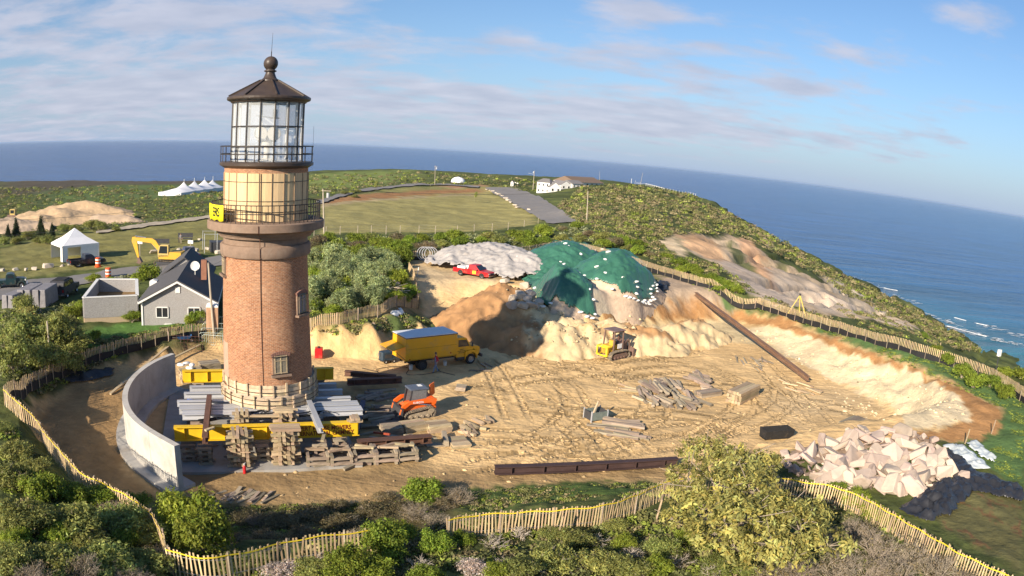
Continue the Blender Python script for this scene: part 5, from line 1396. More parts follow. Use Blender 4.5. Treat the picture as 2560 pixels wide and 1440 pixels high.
M_DENIM = mat('blue_grey_denim', (0.19, 0.23, 0.33), 0.9, var=0.15, scale=8)
M_SHIRT = mat('red_shirt', (0.52, 0.03, 0.04), 0.85, var=0.12, scale=8)
M_HAIR = mat('grey_brown_hair', (0.16, 0.11, 0.08), 0.9, var=0.2)
M_BOOT = mat('tan_boots', (0.22, 0.15, 0.09), 0.85, var=0.2)
M_KHAKI = mat('khaki_cloth', (0.30, 0.26, 0.18), 0.9, var=0.15, scale=8)
def person(loc, rz, label, lower, upper, stride=0.24, bib=True):
    t = thing('person', label, 'person', loc, rz)
    s = stride
    J = [((0, 0, .95), .15, .12), ((0, 0, 1.18), .14, .11), ((.02, 0, 1.38), .17, .11), ((.03, 0, 1.50), .07, .065), ((.05, 0, 1.58), .062, .06), ((.06, 0, 1.68), .085, .095), ((.06, 0, 1.76), .06, .07),
         ((0, .20, 1.42), .065), ((-.10, .25, 1.16), .05), ((.02, .26, .94), .038), ((.06, .25, .86), .035), ((0, -.20, 1.42), .065), ((.08, -.25, 1.16), .05), ((.26, -.24, 1.0), .038), ((.33, -.23, .97), .035),
         ((0, .10, .88), .11), ((s * .55, .10, .50), .075), ((s, .10, .11), .055), ((s + .15, .10, .045), .045),
         ((0, -.10, .88), .11), ((-s * .25, -.10, .50), .075), ((-s, -.10, .14), .055), ((-s + .12, -.10, .05), .045)]
    E = [(0, 1), (1, 2), (2, 3), (3, 4), (4, 5), (5, 6), (2, 7), (7, 8), (8, 9), (9, 10), (2, 11), (11, 12), (12, 13), (13, 14), (0, 15), (15, 16), (16, 17), (17, 18), (0, 19), (19, 20), (20, 21), (21, 22)]
    def f(c):
        if c.z > 1.5: return 2
        arm = abs(c.y) > .19 and c.z > .8
        if arm: return 1 if (c.z > 1.10) else 2
        if c.z < .12: return 3
        if c.z < 1.02: return 0
        if bib and c.z < 1.42 and abs(c.y) < .13: return 0
        return 1
    skinned('body', J, E, f, [lower, upper, M_SKIN, M_BOOT], t)
    q = MB(); 
    q.lathe([(.0, .10), (.06, .095), (.095, .04), (.10, -.03), (.09, -.06)], 14)
    q.build('hair', M_HAIR, t, loc=(.05, 0, 1.71), smooth=True)
    for y in (-.035, .035): MB().box((.15, y, 1.69), (.02, .025, .015)).build('eye', M_INK, t)
    MB().bar((.145, 0, 1.68), (.185, 0, 1.645), .03, .03).build('nose', M_SKIN, t)
    for y, xx, zz in ((.25, .06, .86), (-.23, .33, .97)):
        h = MB()
        for k in range(4): h.tube((xx, y + (k - 1.5) * .018, zz), (xx + .03, y + (k - 1.5) * .018, zz - .07 - .01 * (k in (1, 2))), .010, .008, 5)
        h.tube((xx + .01, y - .03, zz + .01), (xx + .05, y - .045, zz - .03), .011, .009, 5)
        h.build('fingers', M_SKIN, t)
    return t
wpx = W(1089, 932, 0)
person(wpx, yaw + PI * 0.93, 'worker in blue overalls and red shirt walking beside the yellow truck', M_DENIM, M_SHIRT)

# blue compressor with its hose behind the truck
p = W(968, 905, 0)
t = thing('compressor', 'dark blue machine box on small wheels behind the yellow truck', 'generator', p, yaw)
MB().box((0, 0, .62), (1.3, .8, .75)).build('housing', mat('dark_blue_housing', (0.03, 0.055, 0.085), 0.5, var=.2, dirt=((.2, .15, .1), 2, .55, .5)), t, bevel=0.04)
MB().box((-.1, -.41, .65), (.7, .02, .35)).build('side_panel', M_DKGREY, t); MB().box((0, 0, .22), (1.4, .7, .08)).build('skid_frame', M_DKGREY, t)
for x in (-.4, .4):
    for y in (-.4, .4): wheel(t, x, y, .17, .1)
MB().path([(-.65, 0, .9), (-.85, 0, .95), (-.95, 0, .6)], .03).build('handle', M_STEEL, t)
hs = MB(); pts = []
for i in range(46):
    u = i / 45; q = W(905 + 230 * u + 18 * math.sin(u * 19), 920 + 9 * math.sin(u * 13) + 14 * u, 0.06); pts.append(tuple(q))
hs.path(pts, .025, 5); tag(hs.build('air_hose', M_BLACK), 'thin dark hose winding over the sand in front of the yellow truck', 'hose')
p = W(797, 895, 0.0)
t = thing('fuel_box', 'small red fuel tank standing at the right edge of the lighthouse base', 'tank', p, 0.2); MB().box((0, 0, .5), (.7, .7, .9)).build('tank', M_RED, t, bevel=.05); MB().tube((0, 0, .95), (0, 0, 1.05), .12).build('cap', M_BLACK, t)

# tracked loader parts
def track_belt(parent, pts, y, w, name='track', m=M_TRACK, lug=0.045, step=0.16):
    """rubber or steel belt round a closed side outline, with lugs"""
    P = [Vector((a, 0, b)) for a, b in pts]; n = len(P); q = MB()
    L = [0]
    for i in range(n): L.append(L[-1] + (P[(i + 1) % n] - P[i]).length)
    tot = L[-1]; k = max(12, int(tot / step)); c = sum(P, Vector()) / n
    loop = []
    for j in range(k):
        s = tot * j / k
        i = max(ii for ii in range(n) if L[ii] <= s + 1e-9)
        f = (s - L[i]) / (L[i + 1] - L[i] + 1e-9)
        loop.append(P[i].lerp(P[(i + 1) % n], f))
    V = []
    for pt in loop:
        d = (pt - c).normalized()
        for rr in (0, -.06):
            for yy in (-w / 2, w / 2): V.append((pt.x + d.x * rr, y + yy, pt.z + d.z * rr))
    F = []
    for j in range(k):
        a, b = j * 4, ((j + 1) % k) * 4
        F += [(a, a + 1, b + 1, b), (a + 2, b + 2, b + 3, a + 3), (a, b, b + 2, a + 2), (a + 1, a + 3, b + 3, b + 1)]
    q.add(V, F)
    for j in range(k):
        pt = loop[j]; nx_ = loop[(j + 1) % k]; d = (nx_ - pt).normalized(); nrm = Vector((d.z, 0, -d.x))
        if nrm.dot(pt - c) < 0: nrm = -nrm
        mid_ = pt + d * step * .25 + nrm * lug * .5
        q.bar((mid_.x, y - w / 2, mid_.z), (mid_.x, y + w / 2, mid_.z), step * .45, lug, up=tuple(nrm))
    return q.build(name, m, parent)
# orange compact track loader
a_, b_ = W(1088, 1040, 0.05), W(1003, 1050, 0.05)
yaw2 = heading(a_, b_)
# its bucket faces left towards the frame, engine end to the right
sk = thing('track_loader', 'orange compact track loader with dark cab parked beside the lighthouse frame', 'loader', (*(np.array(a_[:2]) * .5 + np.array(b_[:2]) * .5 + 0.78 * np.array([math.cos(yaw2 - PI / 2), math.sin(yaw2 - PI / 2)])), 0.0), yaw2)
outline = [(-1.15, .10), (-.95, .03), (.85, .03), (1.08, .14), (1.12, .34), (.98, .50), (.6, .58), (-.2, .72), (-.9, .80), (-1.12, .72), (-1.25, .45)]
for s in (-1, 1):
    track_belt(sk, outline, s * .78, .40)
    u = MB().prism([(-1.0, .14), (.85, .14), (.98, .3), (.5, .42), (-.6, .55), (-1.0, .5)], s * .78 - .1, s * .78 + .1)
    for x in (-.7, -.25, .2, .62): u.tube((x, s * .78 - .16, .20), (x, s * .78 + .16, .20), .11, n=12)
    u.tube((-.92, s * .78 - .17, .55), (-.92, s * .78 + .17, .55), .2, n=14)
    u.build('undercarriage', mat('sandy_steel', (0.33, 0.27, 0.19), 0.8, var=.3, scale=5), sk)
    arm = MB().prism([(-1.30, 1.02), (-1.38, 1.34), (-1.15, 1.46), (.75, 1.34), (1.25, 1.02), (1.42, .42), (1.22, .38), (1.02, .86), (.62, 1.12), (-.95, 1.12), (-1.1, .86)], s * .74 - .07, s * .74 + .07)
    arm.build('lift_arm', M_ORANGE, sk, bevel=.02)
    MB().tube((-1.0, s * .64, .85), (.25, s * .64, 1.12), .05, n=10).build('lift_cylinder', M_CHROME, sk)
MB().prism([(-1.45, .55), (-1.4, 1.3), (-1.15, 1.48), (-.7, 1.45), (-.7, .45), (-1.3, .42)], -.56, .56).build('engine_cover', M_ORANGE, sk, bevel=.04)
MB().prism([(-.7, .4), (.95, .4), (.95, .75), (.5, .95), (-.7, 1.0)], -.58, .58).build('body', M_ORANGE, sk, bevel=.03)
for x, zt in ((-.72, 2.02), (.42, 2.02)):
    for y in (-.48, .48): MB().bar((x + (.2 if x > 0 else 0), y, .9), (x, y, zt), .08, .08).build('cab_post', M_DKGREY, sk)
MB().box((-.15, 0, 2.06), (1.35, 1.08, .09)).box((.12, 0, 2.03), (.9, .9, .02)).build('cab_roof', mat('slate_blue_cab_roof', (0.10, 0.12, 0.16), 0.5, var=.15), sk, bevel=.03)
MB().box((-.45, -.2, 2.11), (.3, .4, .02)).build('roof_label', M_WHITE, sk)
M_SCREEN = mat('cab_mesh_screen', (0.16, 0.165, 0.17), 0.3, var=.3, scale=8)
for s in (-1, 1): quad_plate(sk, 'side_window', [(-.68, s * .50, 1.0), (.55, s * .50, 1.0), (.40, s * .50, 1.98), (-.68, s * .50, 1.98)][:: -s], .015, M_SCREEN)
quad_plate(sk, 'rear_window', [(-.74, .44, 1.1), (-.74, -.44, 1.1), (-.74, -.44, 1.98), (-.74, .44, 1.98)], .015, M_SCREEN)
MB().box((-.2, 0, .95), (.5, .5, .2)).box((-.42, 0, 1.3), (.12, .5, .6)).build('seat', M_RED, sk)
bk = MB().prism([(1.25, .08), (1.95, .04), (2.0, .12), (1.45, .2), (1.3, .78), (1.38, .92), (1.22, .92)], -.95, .95)
bk.build('bucket', M_DKGREY, sk)
quad_plate(sk, 'engine_door', [(-1.45, -.5, 1.0), (-1.95, -.75, 1.2), (-1.85, -.75, 2.05), (-1.4, -.5, 1.95)], .06, M_ORANGE)
me = text_mesh('lettering', 'KUBOTA', .2, M_WHITE, .002, .004); ob('lettering', me, sk, loc=(.45, .817, 1.22), rot=(rad(90), 0, PI))
for s in (-1, 1): MB().box((-1.44, s * .42, 1.1), (.04, .14, .14)).build('tail_lamp', M_TAIL, sk)

# yellow track loader with a brown canopy, its guarded radiator end to the left
a_, b_ = W(1580, 893, 0.0), W(1513, 905, 0.0)
yawd = heading(b_, a_) + 0.06
dz = thing('bulldozer', 'dusty yellow crawler loader with brown roll cage on the open sand', 'bulldozer', (*(np.array(a_[:2]) * .5 + np.array(b_[:2]) * .5 + 0.85 * np.array([math.cos(yawd + PI / 2), math.sin(yawd + PI / 2)])), 0.0), yawd)
outl = [(-1.35, .22), (-1.15, .05), (1.15, .05), (1.38, .25), (1.40, .52), (1.2, .76), (.6, .86), (-.6, .86), (-1.18, .78), (-1.4, .52)]
for s in (-1, 1):
    track_belt(dz, outl, s * .85, .42, lug=.06, step=.19)
    u = MB().prism([(-1.1, .2), (1.1, .2), (1.15, .45), (.9, .62), (-.9, .62), (-1.15, .45)], s * .85 - .13, s * .85 + .13)
    for x in (-.75, -.3, .15, .6): u.tube((x, s * .85 - .2, .24), (x, s * .85 + .2, .24), .13, n=12)
    u.build('track_frame', M_BROWNM, dz)
MB().prism([(-1.2, .55), (.2, .55), (.2, 1.35), (-1.05, 1.35), (-1.2, 1.1)], -.5, .5).build('engine_body', M_CATY, dz, bevel=.03)
MB().prism([(.2, .55), (1.5, .6), (1.5, 1.55), (1.2, 1.65), (.2, 1.35)], -.45, .45).build('rear_engine', M_BROWNM, dz, bevel=.03)
gr = MB()
for y in (-.62, .62): gr.bar((-1.62, y, .42), (-1.62, y, 1.32), .12, .12).bar((-1.62, y, 1.3), (-1.0, y, 1.34), .1, .1).bar((-1.62, y, .5), (-1.0, y, .5), .1, .1)
for z in (.46, 1.28): gr.bar((-1.62, -.62, z), (-1.62, .62, z), .12, .12)
gr.build('radiator_guard', paint_mat('bright_yellow_guard', (.80, .62, .03), .45), dz)
for k in range(6): MB().bar((-1.6, -.5 + k * .2, .5), (-1.6, -.5 + k * .2, 1.25), .03, .03).build('guard_bar', M_BROWNM, dz)
rp = MB()
for x, y in ((-.75, -.66), (-.75, .66), (.62, -.66), (.62, .66)): rp.bar((x, y, .85), (x * .92, y * .92, 2.72), .11, .11)
for y in (-.62, .62): rp.bar((-.7, y, 2.68), (.58, y, 2.68), .09, .09)
rp.build('roll_cage', M_BROWNM, dz)
MB().box((-.06, 0, 2.78), (1.65, 1.5, .1)).build('canopy', mat('dusty_plum_brown_roof', (.20, .135, .125), .6, var=.15, scale=3), dz, bevel=.03)
MB().box((-.25, 0, 1.2), (.6, .55, .25)).box((.1, 0, 1.55), (.14, .55, .6)).build('seat', M_DKGREY, dz)
MB().box((-.55, -.25, 1.6), (.35, .5, .5)).build('console', M_CATY, dz)
MB().box((.12, -.68, 1.28), (.62, .03, .45)).build('side_plate', M_WHITE, dz)
for y in (-.55, .55): MB().bar((.5, y, 1.3), (1.55, y, 1.75), .12, .16).bar((1.55, y, 1.75), (2.0, y, .6), .12, .14).build('loader_arm', M_BROWNM, dz)
MB().prism([(1.85, .08), (2.55, .1), (2.5, .2), (2.1, .3), (2.0, .95), (1.86, 1.0)], -1.05, 1.05).build('loader_bucket', M_BROWNM, dz)
MB().tube((.9, .2, 1.6), (.9, .2, 2.2), .06).build('exhaust', M_RUST, dz)

# pickups
def pickup(name, label, loc, rz, body, ext=True, lift=0.0, sign=None, load=None):
    t = thing(name, label, 'pickup truck', loc, rz)
    z = lift
    low = [(-2.85, .55 + z), (-2.8, .98 + z), (.55, 1.02 + z), (1.35, 1.0 + z), (2.55, .92 + z), (2.78, .72 + z), (2.78, .42 + z), (2.35, .36 + z), (-2.7, .42 + z)]
    MB().prism([(-.55, .42 + z), (2.35, .36 + z), (2.78, .42 + z), (2.80, .74 + z), (2.62, .93 + z), (1.35, 1.02 + z), (-.55, 1.02 + z)], -.95, .95).build('body', body, t, bevel=.05)
    for s in (-1, 1):
        MB().prism([(-2.85, .45 + z), (-.56, .42 + z), (-.56, 1.02 + z), (-2.85, 1.0 + z)], s * .95, s * .82).build('bed_side', body, t)
        for x, r in ((1.72, .40), (-1.62, .40)):
            arc = [(x + (r + .09) * math.cos(a), .38 + (r + .09) * math.sin(a)) for a in np.linspace(.12, PI - .12, 10)]
            inner = [(x + (r + .01) * math.cos(a), .38 + (r + .01) * math.sin(a)) for a in np.linspace(PI - .12, .12, 10)]
            MB().prism(arc + inner, s * .90, s * .985).build('wheel_arch', body, t)
            MB().prism([(x - .4, .34 + z), (x + .4, .34 + z), (x + .36, .72 + z), (x, .84 + z), (x - .36, .72 + z)], s * .945, s * .957).build('arch_opening', M_BLACK, t)
        zt = 1.66 + z; xr = -.5 if ext else -.2
        quad_plate(t, 'side_window', [(.10, s * .86, 1.08 + z), (1.02, s * .86, 1.06 + z), (.62, s * .74, 1.56 + z), (.10, s * .74, 1.58 + z)][:: -s], .02, M_CABGLASS)
        if ext: quad_plate(t, 'rear_side_window', [(-.42, s * .86, 1.08 + z), (0.02, s * .86, 1.08 + z), (0.02, s * .74, 1.58 + z), (-.38, s * .74, 1.57 + z)][:: -s], .02, M_CABGLASS)
        MB().box((2.74, s * .72, .74 + z), (.10, .34, .18)).build('headlight', M_HEAD, t)
        MB().box((-2.86, s * .84, .82 + z), (.05, .14, .3)).build('tail_lamp', M_TAIL, t)
        MB().box((.98, s * 1.03, 1.1 + z), (.1, .18, .16)).build('mirror', M_DKGREY, t)
        MB().box((.32, s * .957, .82 + z), (.2, .02, .05)).build('door_handle', M_DKGREY, t)
        MB().box((.05, s * .953, .72 + z), (.015, .01, .55)).build('door_seam', M_DKGREY, t)
    P = []
    for x, y, zz in [(-.56, .90, 1.02), (1.32, .90, 1.0), (.55, .76, 1.66), (-.44, .76, 1.66)]: P.append((x, y, zz + z)); P.append((x, -y, zz + z))
    MB().add(P, [(0, 1, 3, 2), (2, 3, 5, 4), (4, 5, 7, 6), (6, 7, 1, 0), (0, 2, 4, 6), (1, 7, 5, 3)]).build('cabin', body, t, bevel=.04)
    quad_plate(t, 'windscreen', [(1.27, -.80, 1.09 + z), (1.27, .80, 1.09 + z), (.64, .70, 1.61 + z), (.64, -.70, 1.61 + z)], .02, M_CABGLASS)
    quad_plate(t, 'rear_window', [(-.545, .70, 1.15 + z), (-.545, -.70, 1.15 + z), (-.465, -.66, 1.58 + z), (-.465, .66, 1.58 + z)], .02, M_CABGLASS)
    MB().box((-1.7, 0, .60 + z), (2.25, 1.62, .06)).build('bed_floor', M_DKGREY, t)
    MB().box((-2.83, 0, .76 + z), (.07, 1.64, .44)).build('tailgate', body, t)
    MB().box((2.80, 0, .72 + z), (.05, 1.0, .22)).build('grille', M_DKGREY, t)
    MB().box((2.84, 0, .48 + z), (.14, 1.86, .17)).build('front_bumper', M_CHROME, t)
    MB().box((-2.93, 0, .50 + z), (.14, 1.8, .16)).build('rear_bumper', M_CHROME, t)
    MB().box((0, 0, .36 + z), (4.6, 1.1, .16)).build('chassis', M_BLACK, t)
    for x in (1.72, -1.62):
        for s in (-1, 1): wheel(t, x, s * .86, .39, .24, M_CHROME)
    if sign: MB().box((.52, -.962, .74), (.52, .012, .42)).build('door_sign', sign, t)
    if load:
        MB().box((-1.9, .15, 1.05), (1.3, 1.1, .28)).box((-1.1, .3, 1.12), (.45, .6, .42)).build('toolbox', load, t, bevel=.03)
    return t
a_, b_ = G1(1150, 690, 0), G1(1203, 697, 0)
yr = heading(a_, b_)
pc = (np.array(a_[:2]) + np.array(b_[:2])) / 2 + .86 * np.array([math.cos(yr + PI / 2), math.sin(yr + PI / 2)])
dist_ = math.hypot(*(np.array(b_) - np.array(a_))[:2])
rz_ = ground_z(*pc)
rd = pickup('red_pickup', 'red pickup with yellow door sign, parked by the grey sheeted heap', (pc[0], pc[1], rz_), yr, M_RED, sign=mat('yellow_door_sign', (.75, .6, .05), .5), load=M_WHITE)
rd.scale = (max(.85, min(1.15, dist_ / 3.34)),) * 3
a_, b_ = G1(195, 668, 0), G1(247, 662, 0)
yb = heading(a_, b_)
pc = (np.array(a_[:2]) + np.array(b_[:2])) / 2 + .8 * np.array([math.cos(yb + PI / 2), math.sin(yb + PI / 2)])
pickup('black_pickup', 'black pickup parked on the verge in front of the white tent', (pc[0], pc[1], ground_z(*pc)), yb, M_NAVY)
# old rounded vehicles at the left edge
def old_truck(label, loc, rz):
    t = thing('old_pickup', label, 'pickup truck', loc, rz)
    MB().prism([(-.35, .5), (2.0, .5), (2.15, .7), (2.1, 1.05), (1.9, 1.2), (.85, 1.25), (-.35, 1.2)], -.55, .55).build('bonnet', M_TEAL, t, bevel=.1)
    MB().prism([(-.5, .5), (.75, .5), (.9, 1.2), (.6, 1.68), (.3, 1.8), (-.3, 1.78), (-.5, 1.6)], -.74, .74).build('cabin', M_TEAL, t, bevel=.12)
    MB().prism([(-2.3, .55), (-.52, .55), (-.52, 1.05), (-2.3, 1.05)], -.68, .68).build('bed', M_TEAL, t, bevel=.04)
    for s in (-1, 1):
        for x in (1.55, -1.55):
            arc = [(x + .58 * math.cos(a), .40 + .52 * math.sin(a)) for a in np.linspace(0, PI, 12)]
            inn = [(x + .42 * math.cos(a), .38 + .42 * math.sin(a)) for a in np.linspace(PI, 0, 12)]
            MB().prism(arc + inn, s * .56, s * .92).build('mudguard', M_TEAL, t, bevel=.05)
            wheel(t, x, s * .74, .37, .18, M_CHROME)
        MB().lathe([(0, .08), (.1, .06), (.13, 0), (.0, -.12)], 14).build('headlight', M_HEAD, t, loc=(2.12, s * .62, .98), rot=(0, rad(90), 0))
        quad_plate(t, 'side_window', [(-.3, s * .755, 1.28), (.6, s * .755, 1.26), (.42, s * .755, 1.62), (-.28, s * .755, 1.64)][:: -s], .015, M_CABGLASS)
        MB().box((.1, s * .82, .48), (1.6, .22, .06)).build('running_board', M_BLACK, t)
    quad_plate(t, 'windscreen', [(.90, -.6, 1.26), (.90, .6, 1.26), (.66, .55, 1.64), (.66, -.55, 1.64)], .015, M_CABGLASS)
    MB().box((2.16, 0, .85), (.05, .6, .4)).build('grille', M_CHROME, t); MB().box((2.3, 0, .5), (.1, 1.6, .14)).build('bumper', M_CHROME, t)
    return t
a_, b_ = G1(8, 722, 0), G1(44, 720, 0); yv = heading(a_, b_)
old_truck('dark teal old fashioned pickup with rounded mudguards at the left edge of the road', (a_[0] + .5, a_[1] + .9, ground_z(a_[0], a_[1])), yv)
def old_wagon(label, loc, rz):
    t = thing('old_wagon', label, 'car', loc, rz)
    MB().prism([(-2.35, .42), (2.3, .42), (2.42, .7), (2.3, .95), (1.2, 1.02), (.95, 1.1), (-2.4, 1.12)], -.92, .92).build('body', M_DKGREY, t, bevel=.08)
    MB().prism([(-2.35, 1.1), (1.05, 1.08), (.55, 1.62), (.2, 1.74), (-2.0, 1.76), (-2.3, 1.6)], -.80, .80).build('cabin', M_DKGREY, t, bevel=.1)
    for s in (-1, 1):
        for k, (xa, xb) in enumerate(((-2.1, -1.1), (-1.0, -.2), (-.1, .6))): quad_plate(t, 'side_window', [(xa, s * .815, 1.16), (xb, s * .815, 1.16), (xb - (.2 if k == 2 else 0), s * .815, 1.6), (xa, s * .815, 1.6)][:: -s], .015, M_CABGLASS)
        for x in (1.5, -1.5): wheel(t, x, s * .84, .36, .2, M_CHROME)
        MB().box((2.38, s * .68, .78), (.1, .2, .2)).build('headlight', M_HEAD, t); MB().box((-2.42, s * .75, .85), (.06, .14, .25)).build('tail_lamp', M_TAIL, t)
    quad_plate(t, 'windscreen', [(1.02, -.7, 1.14), (1.02, .7, 1.14), (.6, .64, 1.58), (.6, -.64, 1.58)], .015, M_CABGLASS)
    quad_plate(t, 'rear_window', [(-2.34, .65, 1.18), (-2.34, -.65, 1.18), (-2.2, -.6, 1.6), (-2.2, .6, 1.6)], .015, M_CABGLASS)
    for x in (2.44, -2.46): MB().box((x, 0, .5), (.12, 1.8, .16)).build('bumper', M_CHROME, t)
    MB().box((-.9, 0, 1.80), (1.9, 1.3, .05)).build('roof_rack', M_BLACK, t)
    return t
a_, b_ = G1(126, 742, 0), G1(168, 718, 0); yv = heading(a_, b_)
old_wagon('dark grey long roofed wagon parked beside the covered crates', (a_[0] + 1.0, a_[1] + 1.6, ground_z(a_[0], a_[1])), yv).scale = (1.12,) * 3
p = G1(458, 650, 0)
pb_ = pickup('blue_car', 'dark blue car half hidden behind the house roof', (p[0], p[1] + 2, ground_z(p[0], p[1])), 2.3, paint_mat('dull_blue_paint', (.05, .06, .11))); pb_['category'] = 'car'

# yellow excavator behind the house
p = G1(395, 668, 0)
ex = thing('excavator', 'yellow excavator with its arm reaching left behind the shingled house', 'excavator', (p[0] + .6, p[1] + 2.0, ground_z(p[0], p[1])), heading(p, G1(315, 668, 0)) + .05)
for s in (-1, 1):
    track_belt(ex, [(-1.7, .1), (-1.5, .02), (1.5, .02), (1.75, .2), (1.75, .6), (1.5, .78), (-1.5, .78), (-1.75, .6)], s * 1.1, .5, lug=.04, step=.24)
    MB().box((0, s * 1.1, .42), (3.0, .3, .4)).build('track_frame', M_DKGREY, ex)
MB().box((0, 0, .75), (1.8, 1.7, .4)).build('turntable', M_DKGREY, ex)
MB().prism([(-2.2, 1.0), (1.1, 1.0), (1.1, 1.55), (-.4, 1.6), (-.5, 2.0), (-2.2, 1.95)], -1.2, 1.2).build('engine_deck', M_CATY, ex, bevel=.05)
MB().prism([(-.35, 1.4), (1.2, 1.3), (1.25, 2.2), (.9, 2.95), (-.35, 2.95)], .25, 1.2).build('cab', mat('tan_yellow_cab', (.55, .40, .14), .5, var=.1), ex, bevel=.05)
quad_plate(ex, 'side_window', [(-.2, 1.215, 1.8), (-.2, 1.215, 2.8), (.85, 1.215, 2.8), (1.1, 1.215, 1.8)], .02, M_CABGLASS)
quad_plate(ex, 'side_window', [(-.2, .235, 1.8), (1.1, .235, 1.8), (.85, .235, 2.8), (-.2, .235, 2.8)], .02, M_CABGLASS)
quad_plate(ex, 'windscreen', [(1.265, .35, 1.5), (1.265, 1.1, 1.5), (.95, 1.1, 2.9), (.95, .35, 2.9)], .02, M_CABGLASS)
MB().prism([(.6, 1.55), (1.0, 1.4), (2.6, 3.0), (5.3, 3.25), (5.45, 3.5), (5.2, 3.72), (2.4, 3.62), (1.9, 3.35)], -.38, -.02).build('boom', M_CATY, ex, bevel=.04)
MB().prism([(5.0, 3.8), (5.5, 3.75), (5.6, 3.2), (4.7, .9), (4.45, .9), (4.75, 2.9)], -.34, -.06).build('stick', M_CATY, ex, bevel=.03)
MB().tube((1.6, -.5, 1.7), (2.9, -.5, 3.1), .08, n=10).tube((3.4, -.2, 3.7), (5.1, -.2, 3.9), .07, n=10).build('cylinder', M_CHROME, ex)
MB().prism([(4.75, .95), (4.35, .9), (4.0, .3), (4.3, .05), (4.9, .25), (4.6, .4)], -.6, .2).build('bucket', M_BROWNM, ex)
# ------------------------------------------------------------------ loose steel and timber on the work floor
def GZ(px, py): p = W(px, py, 0.0); return np.array([p[0], p[1], ground_z(p[0], p[1])])
ibeam('long_beam', W(1236, 1184, 0.15), W(1692, 1162, 0.15), .45, .50, mat('dark_rusted_steel', (.060, .036, .034), .65, var=.3, scale=2, stretch=(.5, 2, 2)), 'long dark rusty steel beam lying along the near edge of the sand', 'steel beam', stiff=6)
pa_, pb2 = G1(1738, 742, 0.1), W(2020, 952, 0.25)
ibeam('long_beam', pa_ + np.array([0, 0, .2]), pb2, .42, .42, mat('light_brown_rusted_steel', (.20, .115, .075), .75, var=.3, scale=2, stretch=(.4, 2, 2), dirt=((.36, .25, .15), 1.2, .52, .6)), 'long rusty steel beam lying diagonally down the pale sand bank', 'steel beam', stiff=8)
ibeam('rail_beam', W(893, 1118, .5), W(1078, 1104, .55), .55, .45, M_RUST, 'rusty steel beam on blocks just right of the lettered yellow beam', 'steel beam', stiff=4)
ibeam('rail_beam', W(935, 1083, .45), W(975, 1088, .75), .12, .12, mat('red_oxide_bar', (.30, .06, .03), .6), 'thin red bar resting on the rusty beam', 'steel bar')
ibeam('rail_beam', W(868, 962, .35), W(1004, 956, .35), .5, .45, M_RUST, 'dark steel beam lying behind the orange loader, nearer one', 'steel beam', stiff=4)
ibeam('rail_beam', W(862, 938, .35), W(990, 950, .3), .45, .4, M_RUST, 'dark steel beam lying aslant behind the orange loader, farther one', 'steel beam', stiff=4)
ibeam('rail_beam', W(908, 1010, .1), W(890, 1090, .1), .35, .3, mat('dark_blue_steel', (.035, .04, .10), .5, var=.2), 'dark blue steel beam beside the right edge of the concrete pad', 'steel beam')
g1 = 'timbers in the jumbled heap in the middle of the sand'
def heap(poly, n, ang, spread, Lr, w, h, kind, label, group, layers=3, seed=1, dz=0.0):
    """loose timbers thrown together inside an outline, top ones resting on lower ones"""
    r = random.Random(seed); w2 = np.array([W(a, b, 0)[:2] for a, b in poly]); lo, hi = w2.min(0), w2.max(0); k = 0; tries = 0
    while k < n and tries < 4000:
        tries += 1
        x, y = r.uniform(lo[0], hi[0]), r.uniform(lo[1], hi[1])
        sd = poly_sd(np.array([x]), np.array([y]), w2)[0]
        if sd > -.15: continue
        a = ang + r.gauss(0, spread); L = r.uniform(*Lr); lay = min(int(-sd / .55), layers - 1) * r.random()
        z = ground_z(x, y) + dz + h / 2 + lay * h * .95
        dx, dy = math.cos(a) * L / 2, math.sin(a) * L / 2; t = r.gauss(0, .07)
        timber((x - dx, y - dy, z + t), (x + dx, y + dy, z - t), w * r.uniform(.8, 1.25), h * r.uniform(.8, 1.1), kind, label, group, roll=r.uniform(-.4, .4)); k += 1
dirv = lambda a, b: math.atan2((W(*b) - W(*a))[1], (W(*b) - W(*a))[0])
heap([(1575,975),(1640,950),(1700,962),(1722,988),(1772,1000),(1762,1018),(1690,1018),(1610,1010)], 64, dirv((1610, 965), (1660, 1005)), .24, (1.7, 2.6), .25, .2, 'grey', 'grey timber in the big slanting heap in the middle of the sand', g1, 4, 3)
heap([(1700,950),(1745,935),(1790,955),(1780,985),(1740,978)], 18, dirv((1720, 950), (1780, 985)), .35, (1.4, 2.1), .26, .22, 'grey', 'grey timber in the small pile just right of the big heap', 'timbers in the small pile', 4, 5)
heap([(1820,900),(1870,890),(1930,905),(1925,925),(1860,925)], 15, dirv((1840, 890), (1880, 925)), .3, (1.4, 2.4), .14, .10, 'grey', 'grey plank scattered left of the diagonal rusty beam', 'planks scattered by the diagonal beam', 1, 6)
heap([(1505,1065),(1560,1050),(1610,1075),(1605,1095),(1540,1100)], 18, dirv((1510, 1070), (1610, 1085)), .12, (2.2, 3.2), .22, .15, 'grey', 'long grey timber in the flat stack beside the small steel crate', 'timbers in the flat stack by the crate', 2, 7)
heap([(1555,965),(1590,962),(1600,985),(1570,985)], 5, dirv((1560, 968), (1600, 975)), .2, (1.4, 2.2), .16, .12, 'pine', 'thin pale timber at the left tail of the big heap', 'timbers at the heap tail', 1, 8)
heap([(1195,905),(1240,912),(1235,940),(1195,935)], 4, dirv((1180, 935), (1300, 950)), .5, (1.0, 1.9), .12, .1, 'grey', 'thin stick lying on the churned sand right of the worker', 'sticks on the churned sand', 1, 9)
heap([(1950,955),(2010,960),(2080,985),(2060,998),(1990,985)], 9, dirv((1950, 955), (2060, 990)), .35, (1.2, 2.0), .18, .12, 'pine', 'pale block or plank by the lower end of the diagonal beam', 'planks at the diagonal beam foot', 2, 10)
